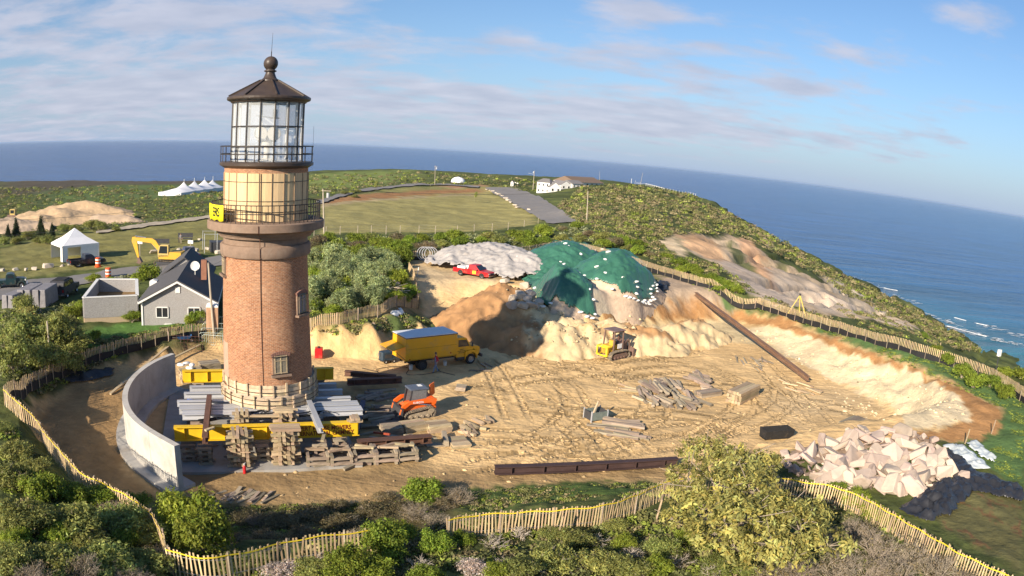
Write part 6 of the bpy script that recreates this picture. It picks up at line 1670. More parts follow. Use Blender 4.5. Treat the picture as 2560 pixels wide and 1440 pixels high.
# squared bundles of planks
def bundle(px, py, px2, py2, rows, cols, w, h, label, kind='grey', name='timber_bundle', z=0.0, group=None):
    a, b = GZ(px, py), GZ(px2, py2); d = b - a; L = math.hypot(d[0], d[1]); yw = math.atan2(d[1], d[0])
    t = thing(name, label, 'timber stack', (*((a + b) / 2)[:2], min(a[2], b[2]) + z), yw, group)
    for r_ in range(rows):
        for c_ in range(cols):
            o = bpy.data.objects.new('timber', timber_mesh(kind)); link(o, t)
            o.location = (random.uniform(-.06, .06), (c_ - (cols - 1) / 2) * w * 1.04, h / 2 + r_ * h * 1.04)
            o.scale = (L * random.uniform(.94, 1.04), w, h)
    return t
bundle(1832, 1008, 1880, 985, 4, 5, .26, .24, 'neat square bundle of pale timbers at the right end of the middle heap', 'pine')
bundle(1745, 992, 1795, 985, 2, 4, .24, .2, 'low bundle of grey timbers between the small pile and the square bundle')
bundle(2110, 1080, 2150, 1062, 3, 5, .26, .22, 'square bundle of timbers standing in the tree shadow at lower right')
bundle(1140, 972, 1165, 975, 2, 3, .3, .15, 'flat wooden platform lying right of the orange loader')
for k, (a, b, c, d, lab) in enumerate([(1005, 1078, 1062, 1070, 'stack of pale planks in front of the orange loader, left one'), (1066, 1078, 1122, 1072, 'stack of pale planks in front of the orange loader, right one'), (955, 1085, 1003, 1080, 'low grey stack half hidden left of the pale plank stacks')]):
    bundle(a, b, c, d, 3, 4, .28, .17, lab, 'pine' if k < 2 else 'grey')
bundle(1122, 1112, 1168, 1108, 2, 5, .3, .12, 'flat pallet of boards on the sand right of the rusty beam', 'pine')
timber(GZ(1109, 1090) + [0, 0, .2], GZ(1116, 1117) + [0, 0, .2], .3, .35, 'grey', 'thick timber lying beside the flat pallet of boards', None)
heap([(1140,1062),(1200,1050),(1205,1078),(1180,1095),(1148,1085)], 11, dirv((1150, 1060), (1205, 1085)), .35, (1.0, 1.6), .24, .2, 'pine', 'pale block in the tumbled pile right of the plank stacks', 'blocks in the tumbled pile', 3, 12)
heap([(1210,1050),(1240,1050),(1238,1075),(1212,1072)], 3, dirv((1210, 1050), (1240, 1075)), .2, (1.0, 1.5), .24, .2, 'pine', 'pale block lying at the right end of the tumbled pile', 'end blocks of the tumbled pile', 1, 13)
heap([(900,985),(985,965),(985,1000),(920,1012)], 16, dirv((905, 990), (985, 980)), .3, (1.4, 2.4), .22, .16, 'grey', 'shaded timber lying between the dark beams and the orange loader', 'shaded timbers behind the loader', 2, 14)
heap([(450,1170),(560,1235),(690,1245),(690,1252),(560,1255)], 9, 1.2, .15, (1.2, 1.6), .14, .08, 'grey', 'dark post stuck along the shaded bank near the foreground', 'posts along the shaded bank', 1, 15)
heap([(565,1228),(690,1232),(690,1250),(570,1250)], 16, 1.35, .12, (.9, 1.4), .2, .08, 'grey', 'dark board in the row lying on the shaded slope', 'boards in the shaded row', 1, 16)
heap([(905,1080),(1090,1095),(1110,1120),(900,1130)], 14, dirv((900, 1110), (1080, 1100)), .6, (.6, 1.5), .2, .14, 'grey', 'loose block around the rusty beam on blocks', 'blocks around the rusty beam', 2, 17)
heap([(755,1140),(900,1120),(1045,1112),(1050,1160),(900,1172),(765,1182)], 30, dirv((760, 1170), (1040, 1150)), .5, (.9, 2.0), .2, .15, 'grey', 'loose timber littering the ground round the open cribs', 'loose timbers round the open cribs', 3, 21, .10)
heap([(450,1120),(740,1115),(745,1158),(455,1165)], 16, UA, .6, (.7, 1.5), .18, .14, 'grey', 'loose block on the pad below the yellow beam', 'loose blocks on the pad', 2, 22, .16)
heap([(880,1020),(975,1010),(990,1060),(900,1075)], 18, dirv((900, 1040), (990, 1030)), .35, (1.2, 2.2), .24, .18, 'grey', 'shaded timber on the ground left of the orange loader', 'shaded timbers left of the loader', 3, 23)
# open timber cribs like pallets in a row
def open_crib(px, py, yaw_, label, s=1.35, hh=.85):
    p = W(px, py, 0.05); t = thing('timber_crib', label, 'crib', p, yaw_, 'open timber cribs in a row'); z = .08; k = 0
    while z < hh:
        for off in (-s / 2 + .09, s / 2 - .09):
            o = bpy.data.objects.new('timber', timber_mesh('grey')); link(o, t)
            o.scale = (s * random.uniform(.95, 1.1), .17, .16)
            if k % 2: o.location = (0, off, z)
            else: o.location = (off, 0, z); o.rotation_euler = (0, 0, PI / 2)
        z += .165; k += 1
    for j in range(2):
        o = bpy.data.objects.new('timber', timber_mesh('pine')); link(o, t); o.location = (random.uniform(-.2, .2), random.uniform(-.2, .2), z); o.scale = (s * .9, .18, .1); o.rotation_euler = (0, 0, random.uniform(-.6, .6))
    return t
cy_ = dirv((760, 1170), (1040, 1155))
for k, (px, py) in enumerate([(793, 1158), (850, 1158), (908, 1152), (962, 1150), (1012, 1146)]):
    open_crib(px, py, cy_ + random.uniform(-.05, .05), 'open timber crib in the near row, ' + ['first, closest to the pad', 'second from the pad', 'third, in the middle', 'fourth from the pad', 'fifth, farthest from the pad'][k])
heap([(880,1110),(1040,1100),(1060,1125),(880,1130)], 9, cy_, .5, (1.0, 2.0), .22, .12, 'pine', 'plank resting across the open timber cribs', 'planks on the open cribs', 5, 18)
# small steel crate, black bin, the two bottles, broken bench
p = GZ(1488, 1048); t = thing('steel_crate', 'small grey green steel crate with a stick in it beside the flat timber stack', 'crate', p, .5)
for s in (-1, 1): MB().box((s * .7, 0, .42), (.04, 1.0, .62)).build('side_panel', M_DKGREY, t); MB().box((0, s * .5, .42), (1.36, .04, .62)).build('side_panel', mat('grey_green_metal', (.16, .19, .17), .6, var=.2), t)
MB().box((0, 0, .12), (1.36, .96, .05)).build('floor_panel', M_GREYWOOD, t)
for x in (-.7, .7):
    for y in (-.5, .5): MB().box((x, y, .42), (.08, .08, .84)).build('corner_post', M_GALV, t)
timber(p + [-.2, .1, .3], p + [.15, .35, 1.3], .12, .1, 'pine', 'stick standing up out of the small steel crate', None)
p = GZ(1940, 1094); t = thing('black_trough', 'long black plastic trough in the tree shadow near the rubble heap', 'trough', p, dirv((1900, 1098), (1980, 1092)))
MB().prism([(-.55, .75), (-.42, .05), (.42, .05), (.55, .75), (.49, .75), (.38, .12), (-.38, .12), (-.49, .75)], -1.25, 1.25).build('trough_body', M_BLACK, t, rot=(0, 0, PI / 2), bevel=.02)
for s in (-1, 1): MB().prism([(-.52, .74), (-.41, .07), (.41, .07), (.52, .74)], s * 1.25, s * 1.19).build('end_panel', M_BLACK, t, rot=(0, 0, PI / 2))
p = GZ(1716, 850); t = thing('wooden_cradle', 'narrow wooden cradle of two poles leaning on the sand bank right of the bulldozer', 'cradle', p, dirv((1700, 855), (1755, 815)))
for s in (-1, 1):
    MB().bar((-.4, s * .35, .1), (3.6, s * .30, 1.05), .1, .1).build('pole', M_GREYWOOD, t)
for x in (-.3, 2.8): MB().bar((x, -.6, .15 + x * .25), (x, .6, .15 + x * .25), .35, .12).build('cross_board', M_PINE, t)
p0 = W(605, 1172, 0); 
for k, (px, py) in enumerate([(602, 1168), (612, 1186)]):
    t = thing('fire_extinguisher', ['red extinguisher on the bare ground in front of the pad, farther one', 'red extinguisher on the bare ground in front of the pad, nearer one'][k], 'extinguisher', GZ(px, py), k, 'two red extinguishers')
    MB().lathe([(0, 0), (.10, 0), (.10, .48), (.06, .56), (.03, .58), (0, .58)], 16).build('bottle', M_RED, t, smooth=True)
    MB().tube((0, 0, .56), (0, 0, .66), .03).bar((-.05, 0, .66), (.10, 0, .70), .03, .03).build('valve', M_WHITE, t)
p = W(2600, 0) if False else None
# low items left of the shaft: rebar mat, crowd barriers, wheelbarrow, plywood sheet
M_BAR = mat('galvanised_barrier_tube', (.42, .50, .47), .45, metal=.3, var=.15)
p = G1(470, 880, 0.0); t = thing('rebar_mat', 'rusty rebar mat standing behind the far end of the curved wall', 'rebar mat', p, .2)
for k in range(9): MB().tube((-1.4 + k * .35, 0, 0), (-1.4 + k * .35, .1, 1.5), .012, n=5).build('bar', M_RUST, t)
for k in range(5): MB().tube((-1.5, .02 + k * .02, .2 + k * .3), (1.5, .02 + k * .02, .2 + k * .3), .012, n=5).build('bar', M_RUST, t)
def barrier(p, rz, label):
    t = thing('crowd_barrier', label, 'barrier', p, rz, 'metal crowd barriers by the pole')
    MB().path([(-1.1, 0, .12), (-1.1, 0, .95), (-.95, 0, 1.1), (.95, 0, 1.1), (1.1, 0, .95), (1.1, 0, .12)], .022, 6).path([(-1.1, 0, .2), (1.1, 0, .2)], .02, 6).build('frame', M_BAR, t)
    for k in range(9): MB().tube((-.88 + k * .22, 0, .2), (-.88 + k * .22, 0, 1.1), .010, n=5).build('bar', M_BAR, t)
    for x in (-.8, .8): MB().bar((x, -.28, .03), (x, .28, .03), .05, .03).bar((x, 0, .03), (x, 0, .2), .04, .04, up=(0, 1, 0)).build('foot', M_BAR, t)
for k, (px, py, rz_) in enumerate([(528, 862, .25), (533, 850, .3), (536, 838, .3), (548, 822, .35), (534, 868, .1)]):
    q = G1(px, py, 0); barrier(q, rz_, 'metal crowd barrier left of the brick shaft, ' + ['lowest but one of the bunch', 'middle of the bunch', 'second from the back', 'rearmost', 'nearest of the bunch'][k])
p = G1(460, 856, 0); t = thing('wheelbarrow', 'blue wheelbarrow standing on the slope behind the curved wall', 'wheelbarrow', p, .6)
MB().add([(-.5, -.3, .35), (.5, -.22, .35), (.5, .22, .35), (-.5, .3, .35), (-.7, -.42, .65), (.72, -.34, .68), (.72, .34, .68), (-.7, .42, .65)], [(3, 2, 1, 0), (0, 1, 5, 4), (1, 2, 6, 5), (2, 3, 7, 6), (3, 0, 4, 7)]).build('tray', mat('blue_tray', (.03, .12, .32), .5), t)
wheel(t, .72, 0, .2, .09)
for s in (-1, 1): MB().bar((.75, s * .08, .25), (-1.1, s * .3, .6), .04, .04).bar((-.35, s * .22, .02), (-.3, s * .22, .38), .04, .04).build('handle', M_STEEL, t)
pl = G([(845,833),(935,805),(940,815),(852,842)], 0.1); q = MB().add([tuple(a) for a in pl] + [(a[0], a[1], a[2] - .05) for a in pl], [(0, 1, 2, 3), (7, 6, 5, 4), (0, 4, 5, 1), (1, 5, 6, 2), (2, 6, 7, 3), (3, 7, 4, 0)])
tag(q.build('plywood_sheet', M_PINE), 'long grey plank sheet lying on top of the sand bank', 'plywood')
for a, b, lab in [((275, 985), (425, 862), 'long pale board edging the dug slope left of the curved wall'), ((300, 960), (500, 862), 'second long plank on the slope running towards the wheelbarrow'), ((775, 838), (860, 822), 'pale plank on top of the bank right of the shaft')]:
    A, B = G1(*a, .1), G1(*b, .1); timber(A, B, .25, .08, 'pine', lab, None, 'plank', 'plank')
# white bags and stacked blocks between the wall end and the frame
for k, (px, py) in enumerate([(452, 912), (466, 908), (480, 912), (474, 920)]): 
    q = W(px, py, 1.0); o = ob('sandbag', BAGS[k % 4], None, q, (0, 0, k), (.6,) * 3); tag(o, 'white bag on the stacked blocks behind the needle beams', 'sandbag', 'white bags on the stacked blocks')
bundle(452, 955, 505, 948, 5, 4, .3, .18, 'stack of pale blocks under white bags at the far end of the curved wall', 'pine')
bundle(500, 925, 550, 920, 3, 4, .26, .2, 'dark low stack just left of the shaft behind the needle beams', 'grey')

# A shaped yellow sawhorse by the cliff fence, stakes, box on post
M_YWOOD = mat('yellow_painted_wood', (.68, .52, .12), .6, var=.12)
p = G1(1993, 790, 0); t = thing('tripod', 'yellow wooden tripod standing on the grass in front of the cliff fence', 'tripod', p, .1)
for a in (-1.0, .9, 2.4): MB().bar((1.3 * math.cos(a), 1.3 * math.sin(a), 0), (0, 0, 2.6), .12, .08).build('leg', M_YWOOD, t)
MB().box((0, 0, 2.65), (.2, .2, .25)).build('head', M_DKGREY, t)
for px, py, lab in [(2478, 1085, 'short wooden stake leaning at the right rim of the pit, upper one'), (2412, 1110, 'short wooden stake on the grass above the clear plastic'), (1394, 1345, 'wooden stake in the dark scrub of the foreground'), (1640, 1300, 'stake with a blue top in front of the picket fence, left of the yellow tree'), (2346, 880, 'thin stake standing beyond the green strip by the cliff fence'), (1043, 690, 'short white post beside the ramp fence')]:
    q = G1(px, py, 0); tag(MB().bar((0, 0, 0), (.12, 0, 1.1), .07, .07).build('stake', M_WHITE if 'white' in lab else M_PINE, loc=q), lab, 'stake')
q = G1(2490, 925, 0); t = thing('sign_box', 'white box on a thin post behind the cliff fence at far right', 'sign', q, .4); MB().bar((0, 0, 0), (0, 0, 1.6), .08, .08).build('post', M_DKGREY, t); MB().box((0, 0, 1.85), (.5, .3, .7)).build('box', M_WHITE, t)
# pile of cut branches by the ramp
br = random.Random(4)
c = G1(965, 730, 0); t = thing('branch_pile', 'heap of bare cut branches inside the fenced corner by the ramp', 'branches', c)
for k in range(34):
    a = br.uniform(0, 6.3); L = br.uniform(1.2, 3.4); x, y = br.gauss(0, 1.1), br.gauss(0, .8)
    MB().tube((x - L / 2 * math.cos(a), y - L / 2 * math.sin(a), br.uniform(.1, .8)), (x + L / 2 * math.cos(a), y + L / 2 * math.sin(a), br.uniform(.1, .9)), .06, .03, 5).build('branch', mat('bleached_branch', (.46, .38, .28), .9, var=.2), t)
# coil of white pipe behind the ramp
c = G1(1058, 650, 0); t = thing('pipe_coil', 'coil of pale grey pipe at the top of the ramp', 'pipe coil', c, .3)
for k in range(4): MB().ring((k * .35, 0, .9), .95, .87, .08, 28, rot=Matrix.Rotation(rad(75), 3, 'X')).build('coil', M_GALV, t)

# ------------------------------------------------------------------ picket and slat fences
M_SLAT = mat('pale_fence_slat', (.60, .45, .26), .85, var=.15, scale=6, stretch=(4, 4, .6), objvar=.2, dirt=((.34, .25, .15), 3, .55, .5))
M_TAPE = mat('yellow_tape', (.80, .62, .04), .5, var=.05)
M_SILT = mat('black_silt_fabric', (.018, .018, .02), .8, var=.3, scale=2)
SLAT = MB().box((0, 0, 0), (.045, .014, 1.0)).mesh('slat', M_SLAT)
POST = MB().box((0, 0, 0), (.07, .07, 1.0)).mesh('post', M_GREYWOOD)
def fence(label, pts, spacing, hgt=1.2, single=True, tape=False, silt=False, gap=0.05, jit=.03, w=None, lean=.05):
    """pts are where the tops of the slats stand in the photograph"""
    P = G(pts, hgt)
    q = [P[0]]
    for a, b in zip(P[:-1], P[1:]):
        n = max(1, int(np.linalg.norm((b - a)[:2]) / spacing))
        for i in range(1, n + 1): q.append(a + (b - a) * i / n)
    q = np.array(q); q[:, 2] = height(q[:, 0], q[:, 1], False)
    if len(q) > 40: q[2:-2, :2] = (q[:-4, :2] + q[1:-3, :2] + q[2:-2, :2] + q[3:-1, :2] + q[4:, :2]) / 5
    t = thing('slat_fence', label, 'fence', q[len(q) // 2])
    base = np.array(t.location)
    q = q - base
    dirs = np.gradient(q[:, :2], axis=0); yaw_ = np.arctan2(dirs[:, 1], dirs[:, 0])
    big = MB(); nsingle = 0
    camd = np.hypot(*(q[:, :2] + base[:2]).T); order = np.argsort(camd); near = np.zeros(len(q), bool); near[order[:300]] = True
    for i, (x, y, z) in enumerate(q):
        h_ = hgt - gap + rng.normal(0, jit)
        tx, ty = rng.normal(0, lean), rng.normal(0, lean)
        if single and near[i]:
            o = bpy.data.objects.new('slat', SLAT); link(o, t)
            o.location = (x, y, z + gap + h_ / 2); o.scale = (w or 1, 1, h_); o.rotation_euler = (tx, ty, yaw_[i])
        else:
            R = Euler((tx, ty, yaw_[i])).to_matrix()
            big.box((x, y, z + gap + h_ / 2), (.045 * (w or 1), .014, h_), rot=R)
    if big.v:
        o = big.build('slats', M_SLAT, t); o['kind'] = 'stuff'
    k = max(2, int(2.4 / spacing))
    for i in range(0, len(q), k):
        o = bpy.data.objects.new('post', POST); link(o, t); o.location = (q[i][0] + .05, q[i][1] + .05, q[i][2] + hgt * .5); o.scale = (1, 1, hgt + .1)
    for zf in (.25, .8):
        V = MB(); st = max(1, int(.6 / spacing))
        idx = list(range(0, len(q), st)) + [len(q) - 1]
        V.path([(q[i][0], q[i][1], q[i][2] + hgt * zf) for i in idx if True], .012, 4)
        V.build('wire', M_STEEL, t)
    if tape:
        V, F = [], []
        for i in range(0, len(q)):
            n = np.array([-math.sin(yaw_[i]), math.cos(yaw_[i])]) * -.04
            zz = q[i][2] + hgt * .90 + .03 * math.sin(i * .55)
            V += [(q[i][0] + n[0], q[i][1] + n[1], zz), (q[i][0] + n[0], q[i][1] + n[1], zz + .055)]
        for i in range(len(q) - 1): F.append((i * 2, i * 2 + 2, i * 2 + 3, i * 2 + 1))
        MB().add(V, F).build('tape', M_TAPE, t)
    if silt:
        V, F = [], []
        for i in range(0, len(q)):
            n = np.array([-math.sin(yaw_[i]), math.cos(yaw_[i])]) * (-.25)
            if np.dot(n, -(q[i][:2] + base[:2])) < 0: n = -n
            V += [(q[i][0] + n[0], q[i][1] + n[1], q[i][2] - .1), (q[i][0] + n[0], q[i][1] + n[1], q[i][2] + .55 + .05 * math.sin(i * .3))]
            if i % max(2, int(1.6 / spacing)) == 0:
                o = bpy.data.objects.new('stake', POST); link(o, t); o.location = (q[i][0] + n[0] * 1.3, q[i][1] + n[1] * 1.3, q[i][2] + .45); o.scale = (.8, .8, 1.0)
        for i in range(len(q) - 1): F.append((i * 2, i * 2 + 2, i * 2 + 3, i * 2 + 1))
        MB().add(V, F).build('silt_fabric', M_SILT, t)
    return t
fence('yellow taped picket fence in the foreground, left run below the bright green tree', [(415,1368),(440,1377),(519,1390),(587,1380),(650,1365),(712,1349),(806,1334),(925,1321)], .165, 1.2, True, True, w=1.5)
fence('yellow taped picket fence curving up to the yellow leaved tree, middle run', [(1120,1295),(1190,1282),(1300,1275),(1400,1270),(1500,1261),(1560,1245),(1605,1227),(1655,1203),(1720,1188)], .145, 1.2, True, True, w=1.4)
fence('yellow taped picket fence running down to the lower right corner', [(1720,1188),(1850,1185),(1950,1190),(2000,1199),(2080,1210),(2150,1235),(2200,1262),(2300,1320),(2400,1378),(2500,1425),(2600,1470)], .15, 1.2, True, True, w=1.4)
fence('picket fence round the dug ground left of the curved wall', [(8,970),(46,1005),(92,1046),(115,1083),(147,1119),(202,1179),(250,1200),(320,1235),(380,1280),(410,1340),(415,1368)], .14, 1.2, True, True, w=1.3)
fence('dark footed slat fence below the shingled house', [(8,967),(60,938),(128,908),(206,876),(298,849),(413,821),(515,803)], .15, 1.15, True, False, True, w=1.3)
fence('slat fence along the top of the sand bank right of the shaft', [(775,797),(850,783),(950,763),(1047,744)], .17, 1.15, True, False, False, w=1.8, lean=.02)
fence('slat fence running up beside the sandy ramp', [(1047,744),(1040,700),(1022,655)], .17, 1.2, True, False, False, w=1.8, lean=.02)
fence('long slat fence along the cliff edge from the ramp top to the right border', [(1000,628),(1080,626),(1200,621),(1300,617),(1400,601),(1470,611),(1560,634),(1650,664),(1750,692),(1815,721),(1900,744),(2000,776),(2100,804),(2200,834),(2300,860),(2400,889),(2480,919),(2560,966),(2620,1000)], .2, 1.25, True, False, True, w=1.7, lean=.02, jit=.02)
# ------------------------------------------------------------------ roads and paths draped on the land
M_ASPH = mat('worn_asphalt', (0.20, 0.19, 0.185), 0.9, var=0.12, scale=0.6, bump=0.01, bscale=12, dirt=((.30, .26, .20), .25, .52, .5))
M_GRAVEL = mat('pale_gravel_track', (0.40, 0.34, 0.26), 0.95, var=0.2, scale=0.8)
def strip(name, e1, e2, m, label, n=60, lift=0.07, nx=6):
    def res(e):
        e = np.array(e, float); s = np.concatenate([[0], np.cumsum(np.hypot(*np.diff(e, axis=0).T))]); t = np.linspace(0, s[-1], n)
        return np.stack([np.interp(t, s, e[:, 0]), np.interp(t, s, e[:, 1])], 1)
    A, B = G(res(e1)), G(res(e2)); V = []
    for i in range(n):
        for j in range(nx + 1):
            p = A[i] + (B[i] - A[i]) * j / nx; V.append((p[0], p[1], 0))
    V = np.array(V); r_ = np.hypot(V[:, 0], V[:, 1]); V[:, 2] = height(V[:, 0], V[:, 1], True) + lift + r_ * .0007
    F = [(i * (nx + 1) + j, i * (nx + 1) + j + 1, (i + 1) * (nx + 1) + j + 1, (i + 1) * (nx + 1) + j) for i in range(n - 1) for j in range(nx)]
    o = ob(name, mesh_np(name, V, F, [m], True)); return tag(o, label, 'road', kind='structure')
strip('road', [(-60,722),(0,712),(150,695),(300,674),(420,661),(500,650),(570,640),(700,622)], [(-60,768),(0,752),(90,735),(200,712),(330,695),(450,678),(520,668),(600,658),(720,640)], M_ASPH, 'grey asphalt road passing behind the shingled house')
strip('road', [(1212,470),(1230,482),(1262,500),(1300,520),(1345,546),(1370,560)], [(1290,471),(1310,478),(1345,492),(1380,512),(1420,538),(1445,556)], M_ASPH, 'grey asphalt parking road beside the boulder row', lift=.1)
strip('road', [(790,505),(840,488),(890,475),(1000,464),(1100,459),(1200,466)], [(800,512),(850,494),(900,480),(1000,469),(1100,464),(1195,471)], M_ASPH, 'thin far road curving behind the lawn', lift=.2)
strip('path', [(240,580),(330,566),(420,553),(500,543),(570,536)], [(240,588),(330,574),(430,560),(500,550),(570,543)], M_GRAVEL, 'pale track along the far edge of the left lawn', lift=.15)

# ------------------------------------------------------------------ shingled house
M_SHINGLE = mat('grey_cedar_shingle', (0.33, 0.32, 0.315), 0.9, var=0.26, scale=7, stretch=(1, 1, 1.6), objvar=.08, bump=.01, bscale=14, dirt=((.25, .22, .19), .9, .52, .5))
M_ROOFSH = mat('dark_grey_roof_shingle', (0.085, 0.083, 0.088), 0.9, var=0.2, scale=6, bump=.008, bscale=12)
M_TRIM = mat('white_trim', (.74, .73, .70), .6, var=.05)
M_TANWALL = mat('tan_stucco', (.46, .36, .24), .9, var=.1)
def window_part(parent, p, w, h, rz, panes=2, frame=None):
    f = MB()
    o = None
    for x in (-w / 2, w / 2): f.box((x, 0, 0), (.08, .08, h + .1))
    for z in (-h / 2, h / 2): f.box((0, 0, z), (w + .08, .08, .1))
    f.box((0, 0, 0), (.05, .07, h)) if panes == 2 else None
    o = f.build('window', frame or M_TRIM, parent, loc=p, rot=(0, 0, rz))
    MB().box((0, .01, 0), (w, .03, h)).build('pane', M_WINDOW, o)
    return o
gl_, gr_ = G1(357, 813, 0), G1(537, 808, 0)
mid_ = (gl_ + gr_) / 2
def ray_z(px, py, xy):
    v = rays((px, py))[0]; return CZ + v[2] * math.hypot(*xy) / math.hypot(v[0], v[1])
gz0 = min(gl_[2], gr_[2]); HW = math.hypot(*(gr_ - gl_)[:2]); hyaw = math.atan2(*(gr_ - gl_)[:2][::-1])
apex = ray_z(442, 702, mid_[:2]) - gz0; eave = ray_z(349, 750, gl_[:2]) - gz0
far_ = W(472, 654, gz0 + apex); HD = min(16.0, math.hypot(*(far_ - mid_)[:2]))
hs_ = thing('shingled_house', 'grey shingled house with white trimmed gable and dark roof left of the lighthouse', 'house', (mid_[0], mid_[1], gz0), hyaw)
MB().prism([(-HW / 2, -.4), (HW / 2, -.4), (HW / 2, eave), (0, apex - .12), (-HW / 2, eave)], 0, HD).build('wall', M_SHINGLE, hs_)
ov = .35
for s in (-1, 1):
    sl = (apex - eave) / (HW / 2)
    x1, z1 = s * (HW / 2 + ov), eave - ov * sl
    q = MB(); th = .14
    q.prism([(0, apex), (x1, z1), (x1, z1 + th), (0, apex + th)], -ov, HD + ov)
    q.build('roof_slope', M_ROOFSH, hs_)
    MB().prism([(0, apex - .16), (x1, z1 - .16), (x1, z1 + .02), (0, apex + .02)], -ov - .05, -ov).build('barge_board', M_TRIM, hs_)
    MB().box((s * (HW / 2 + .01), -.03, eave / 2), (.16, .1, eave)).build('corner_board', M_TRIM, hs_)
    MB().box((x1, HD / 2, z1 + .02), (.06, HD + 2 * ov, .18)).build('gutter', M_TRIM, hs_)
for x in (-HW * .22, HW * .22): window_part(hs_, (x, -.05, eave * .52), 1.15, .95, 0)
window_part(hs_, (-HW * .14, -.05, -.02), .8, .3, 0, 1)
MB().box((0, -.04, apex * .80), (.45, .06, .55)).build('gable_vent', M_TRIM, hs_)
MB().box((HW * .30, HD * .45, apex + .2), (.55, .55, 1.9)).build('chimney', mat('chimney_brick', (.30, .14, .09), .9, var=.2), hs_)
# the cross wing behind with its own ridge, and the white dormer
MB().prism([(-2.6, 0), (2.6, 0), (2.6, eave), (0, apex + .3), (-2.6, eave)], 0, 6.5).build('rear_wing_wall', M_SHINGLE, hs_, loc=(-.6, HD + .2, 0))
for s in (-1, 1): MB().prism([(0, apex + .32), (s * 3.0, eave - .1), (s * 3.0, eave + .05), (0, apex + .46)], -.2, 6.8).build('rear_roof_slope', M_ROOFSH, hs_, loc=(-.6, HD + .2, 0))
MB().prism([(-HW / 2 - .3, eave - .1), (-HW / 2 + .5, eave - .1), (-HW / 2 + .5, eave + .5), (-HW / 2 + .1, eave + .62), (-HW / 2 - .3, eave + .45)], HD * .6, HD * .6 + .8).build('dormer', M_TRIM, hs_)
ds = thing('satellite_dish', 'white satellite dish on the dark roof of the shingled house', 'satellite dish', Vector((mid_[0], mid_[1], gz0)) + Matrix.Rotation(hyaw, 3, 'Z') @ Vector((HW * .16, HD * .52, apex * .92)), hyaw)
MB().lathe([(0, 0), (.25, .04), (.45, .13), (.47, .14), (.26, .07), (0, .03)], 22).build('dish', M_WHITE, ds, loc=(0, -.1, .75), rot=(rad(70), .2, 0), smooth=True)
MB().bar((0, 0, -.3), (0, 0, .7), .06, .06).bar((0, -.1, .7), (.1, -.55, .55), .03, .03).build('mast', M_WHITE, ds)
# roofless shingled enclosure beside it
fl_, fr_, bl_, br_ = [G1(*p, 0) for p in ((212, 806), (345, 800), (247, 757), (343, 755))]
ez = min(p[2] for p in (fl_, fr_, bl_, br_)); eh = 2.55
en = thing('shingled_enclosure', 'roofless low shingled enclosure with brown floor left of the house', 'enclosure', (fl_[0], fl_[1], ez), 0)
loc = [np.array(p[:2]) - fl_[:2] for p in (fl_, fr_, br_, bl_)]
for k in range(4):
    a, b = loc[k], loc[(k + 1) % 4]
    MB().bar((a[0], a[1], 1.55), (b[0], b[1], 1.55), .25, 1.9).build('wall', M_SHINGLE, en)
    MB().bar((a[0], a[1], .15), (b[0], b[1], .15), .21, 1.1).build('base_wall', M_TANWALL, en)
    MB().bar((a[0], a[1], 2.53), (b[0], b[1], 2.53), .34, .08).build('coping', M_TRIM, en)
MB().add([(p[0], p[1], 1.2) for p in loc] + [(p[0], p[1], 1.1) for p in loc], [(0, 1, 2, 3), (7, 6, 5, 4)]).build('floor', mat('brown_deck', (.22, .14, .06), .9, var=.3, scale=1), en)
# portable toilet behind the pole, tan with white roof
p = G1(532, 822, 0); t = thing('portable_toilet', 'tan portable toilet with white roof between the house and the shaft', 'portable toilet', p, hyaw)
MB().box((0, 0, 1.05), (1.1, 1.1, 2.1)).build('cabin', mat('tan_plastic', (.50, .31, .20), .6, var=.1), t, bevel=.03); MB().lathe([(.80, 2.1), (.78, 2.2), (.5, 2.36), (0, 2.42)], 4, a0=PI / 4, a1=PI / 4 + 2 * PI).build('roof', M_WHITE, t); MB().box((0, -.56, 1.0), (.7, .03, 1.8)).build('door', mat('tan_door', (.44, .27, .17), .6), t)
# covered crates left
M_GREYTARP = mat('grey_cover', (.23, .22, .23), .7, var=.2, scale=2, bump=.04, bscale=4)
for k, (px, py, px2, py2, w_, h_) in enumerate([(22, 772, 55, 760, 1.6, 1.5), (62, 765, 92, 750, 1.8, 1.8), (100, 768, 128, 752, 1.7, 1.9)]):
    a, b = G1(px, py, 0), G1(px2, py2, 0); t = thing('covered_crate', 'grey covered crate at the left roadside, ' + ['leftmost of three', 'middle of three', 'right one of three'][k], 'crate', (a + b) / 2, heading(a, b), 'covered crates at the roadside')
    L = math.hypot(*(b - a)[:2]); q = MB().box((0, 0, h_ / 2), (L + .6, w_, h_), taper=.93); q.build('cover', M_GREYTARP, t, bevel=.08)
    MB().box((0, 0, h_ * .5), (L + .66, .06, h_ * .99)).build('strap', M_DKGREY, t)
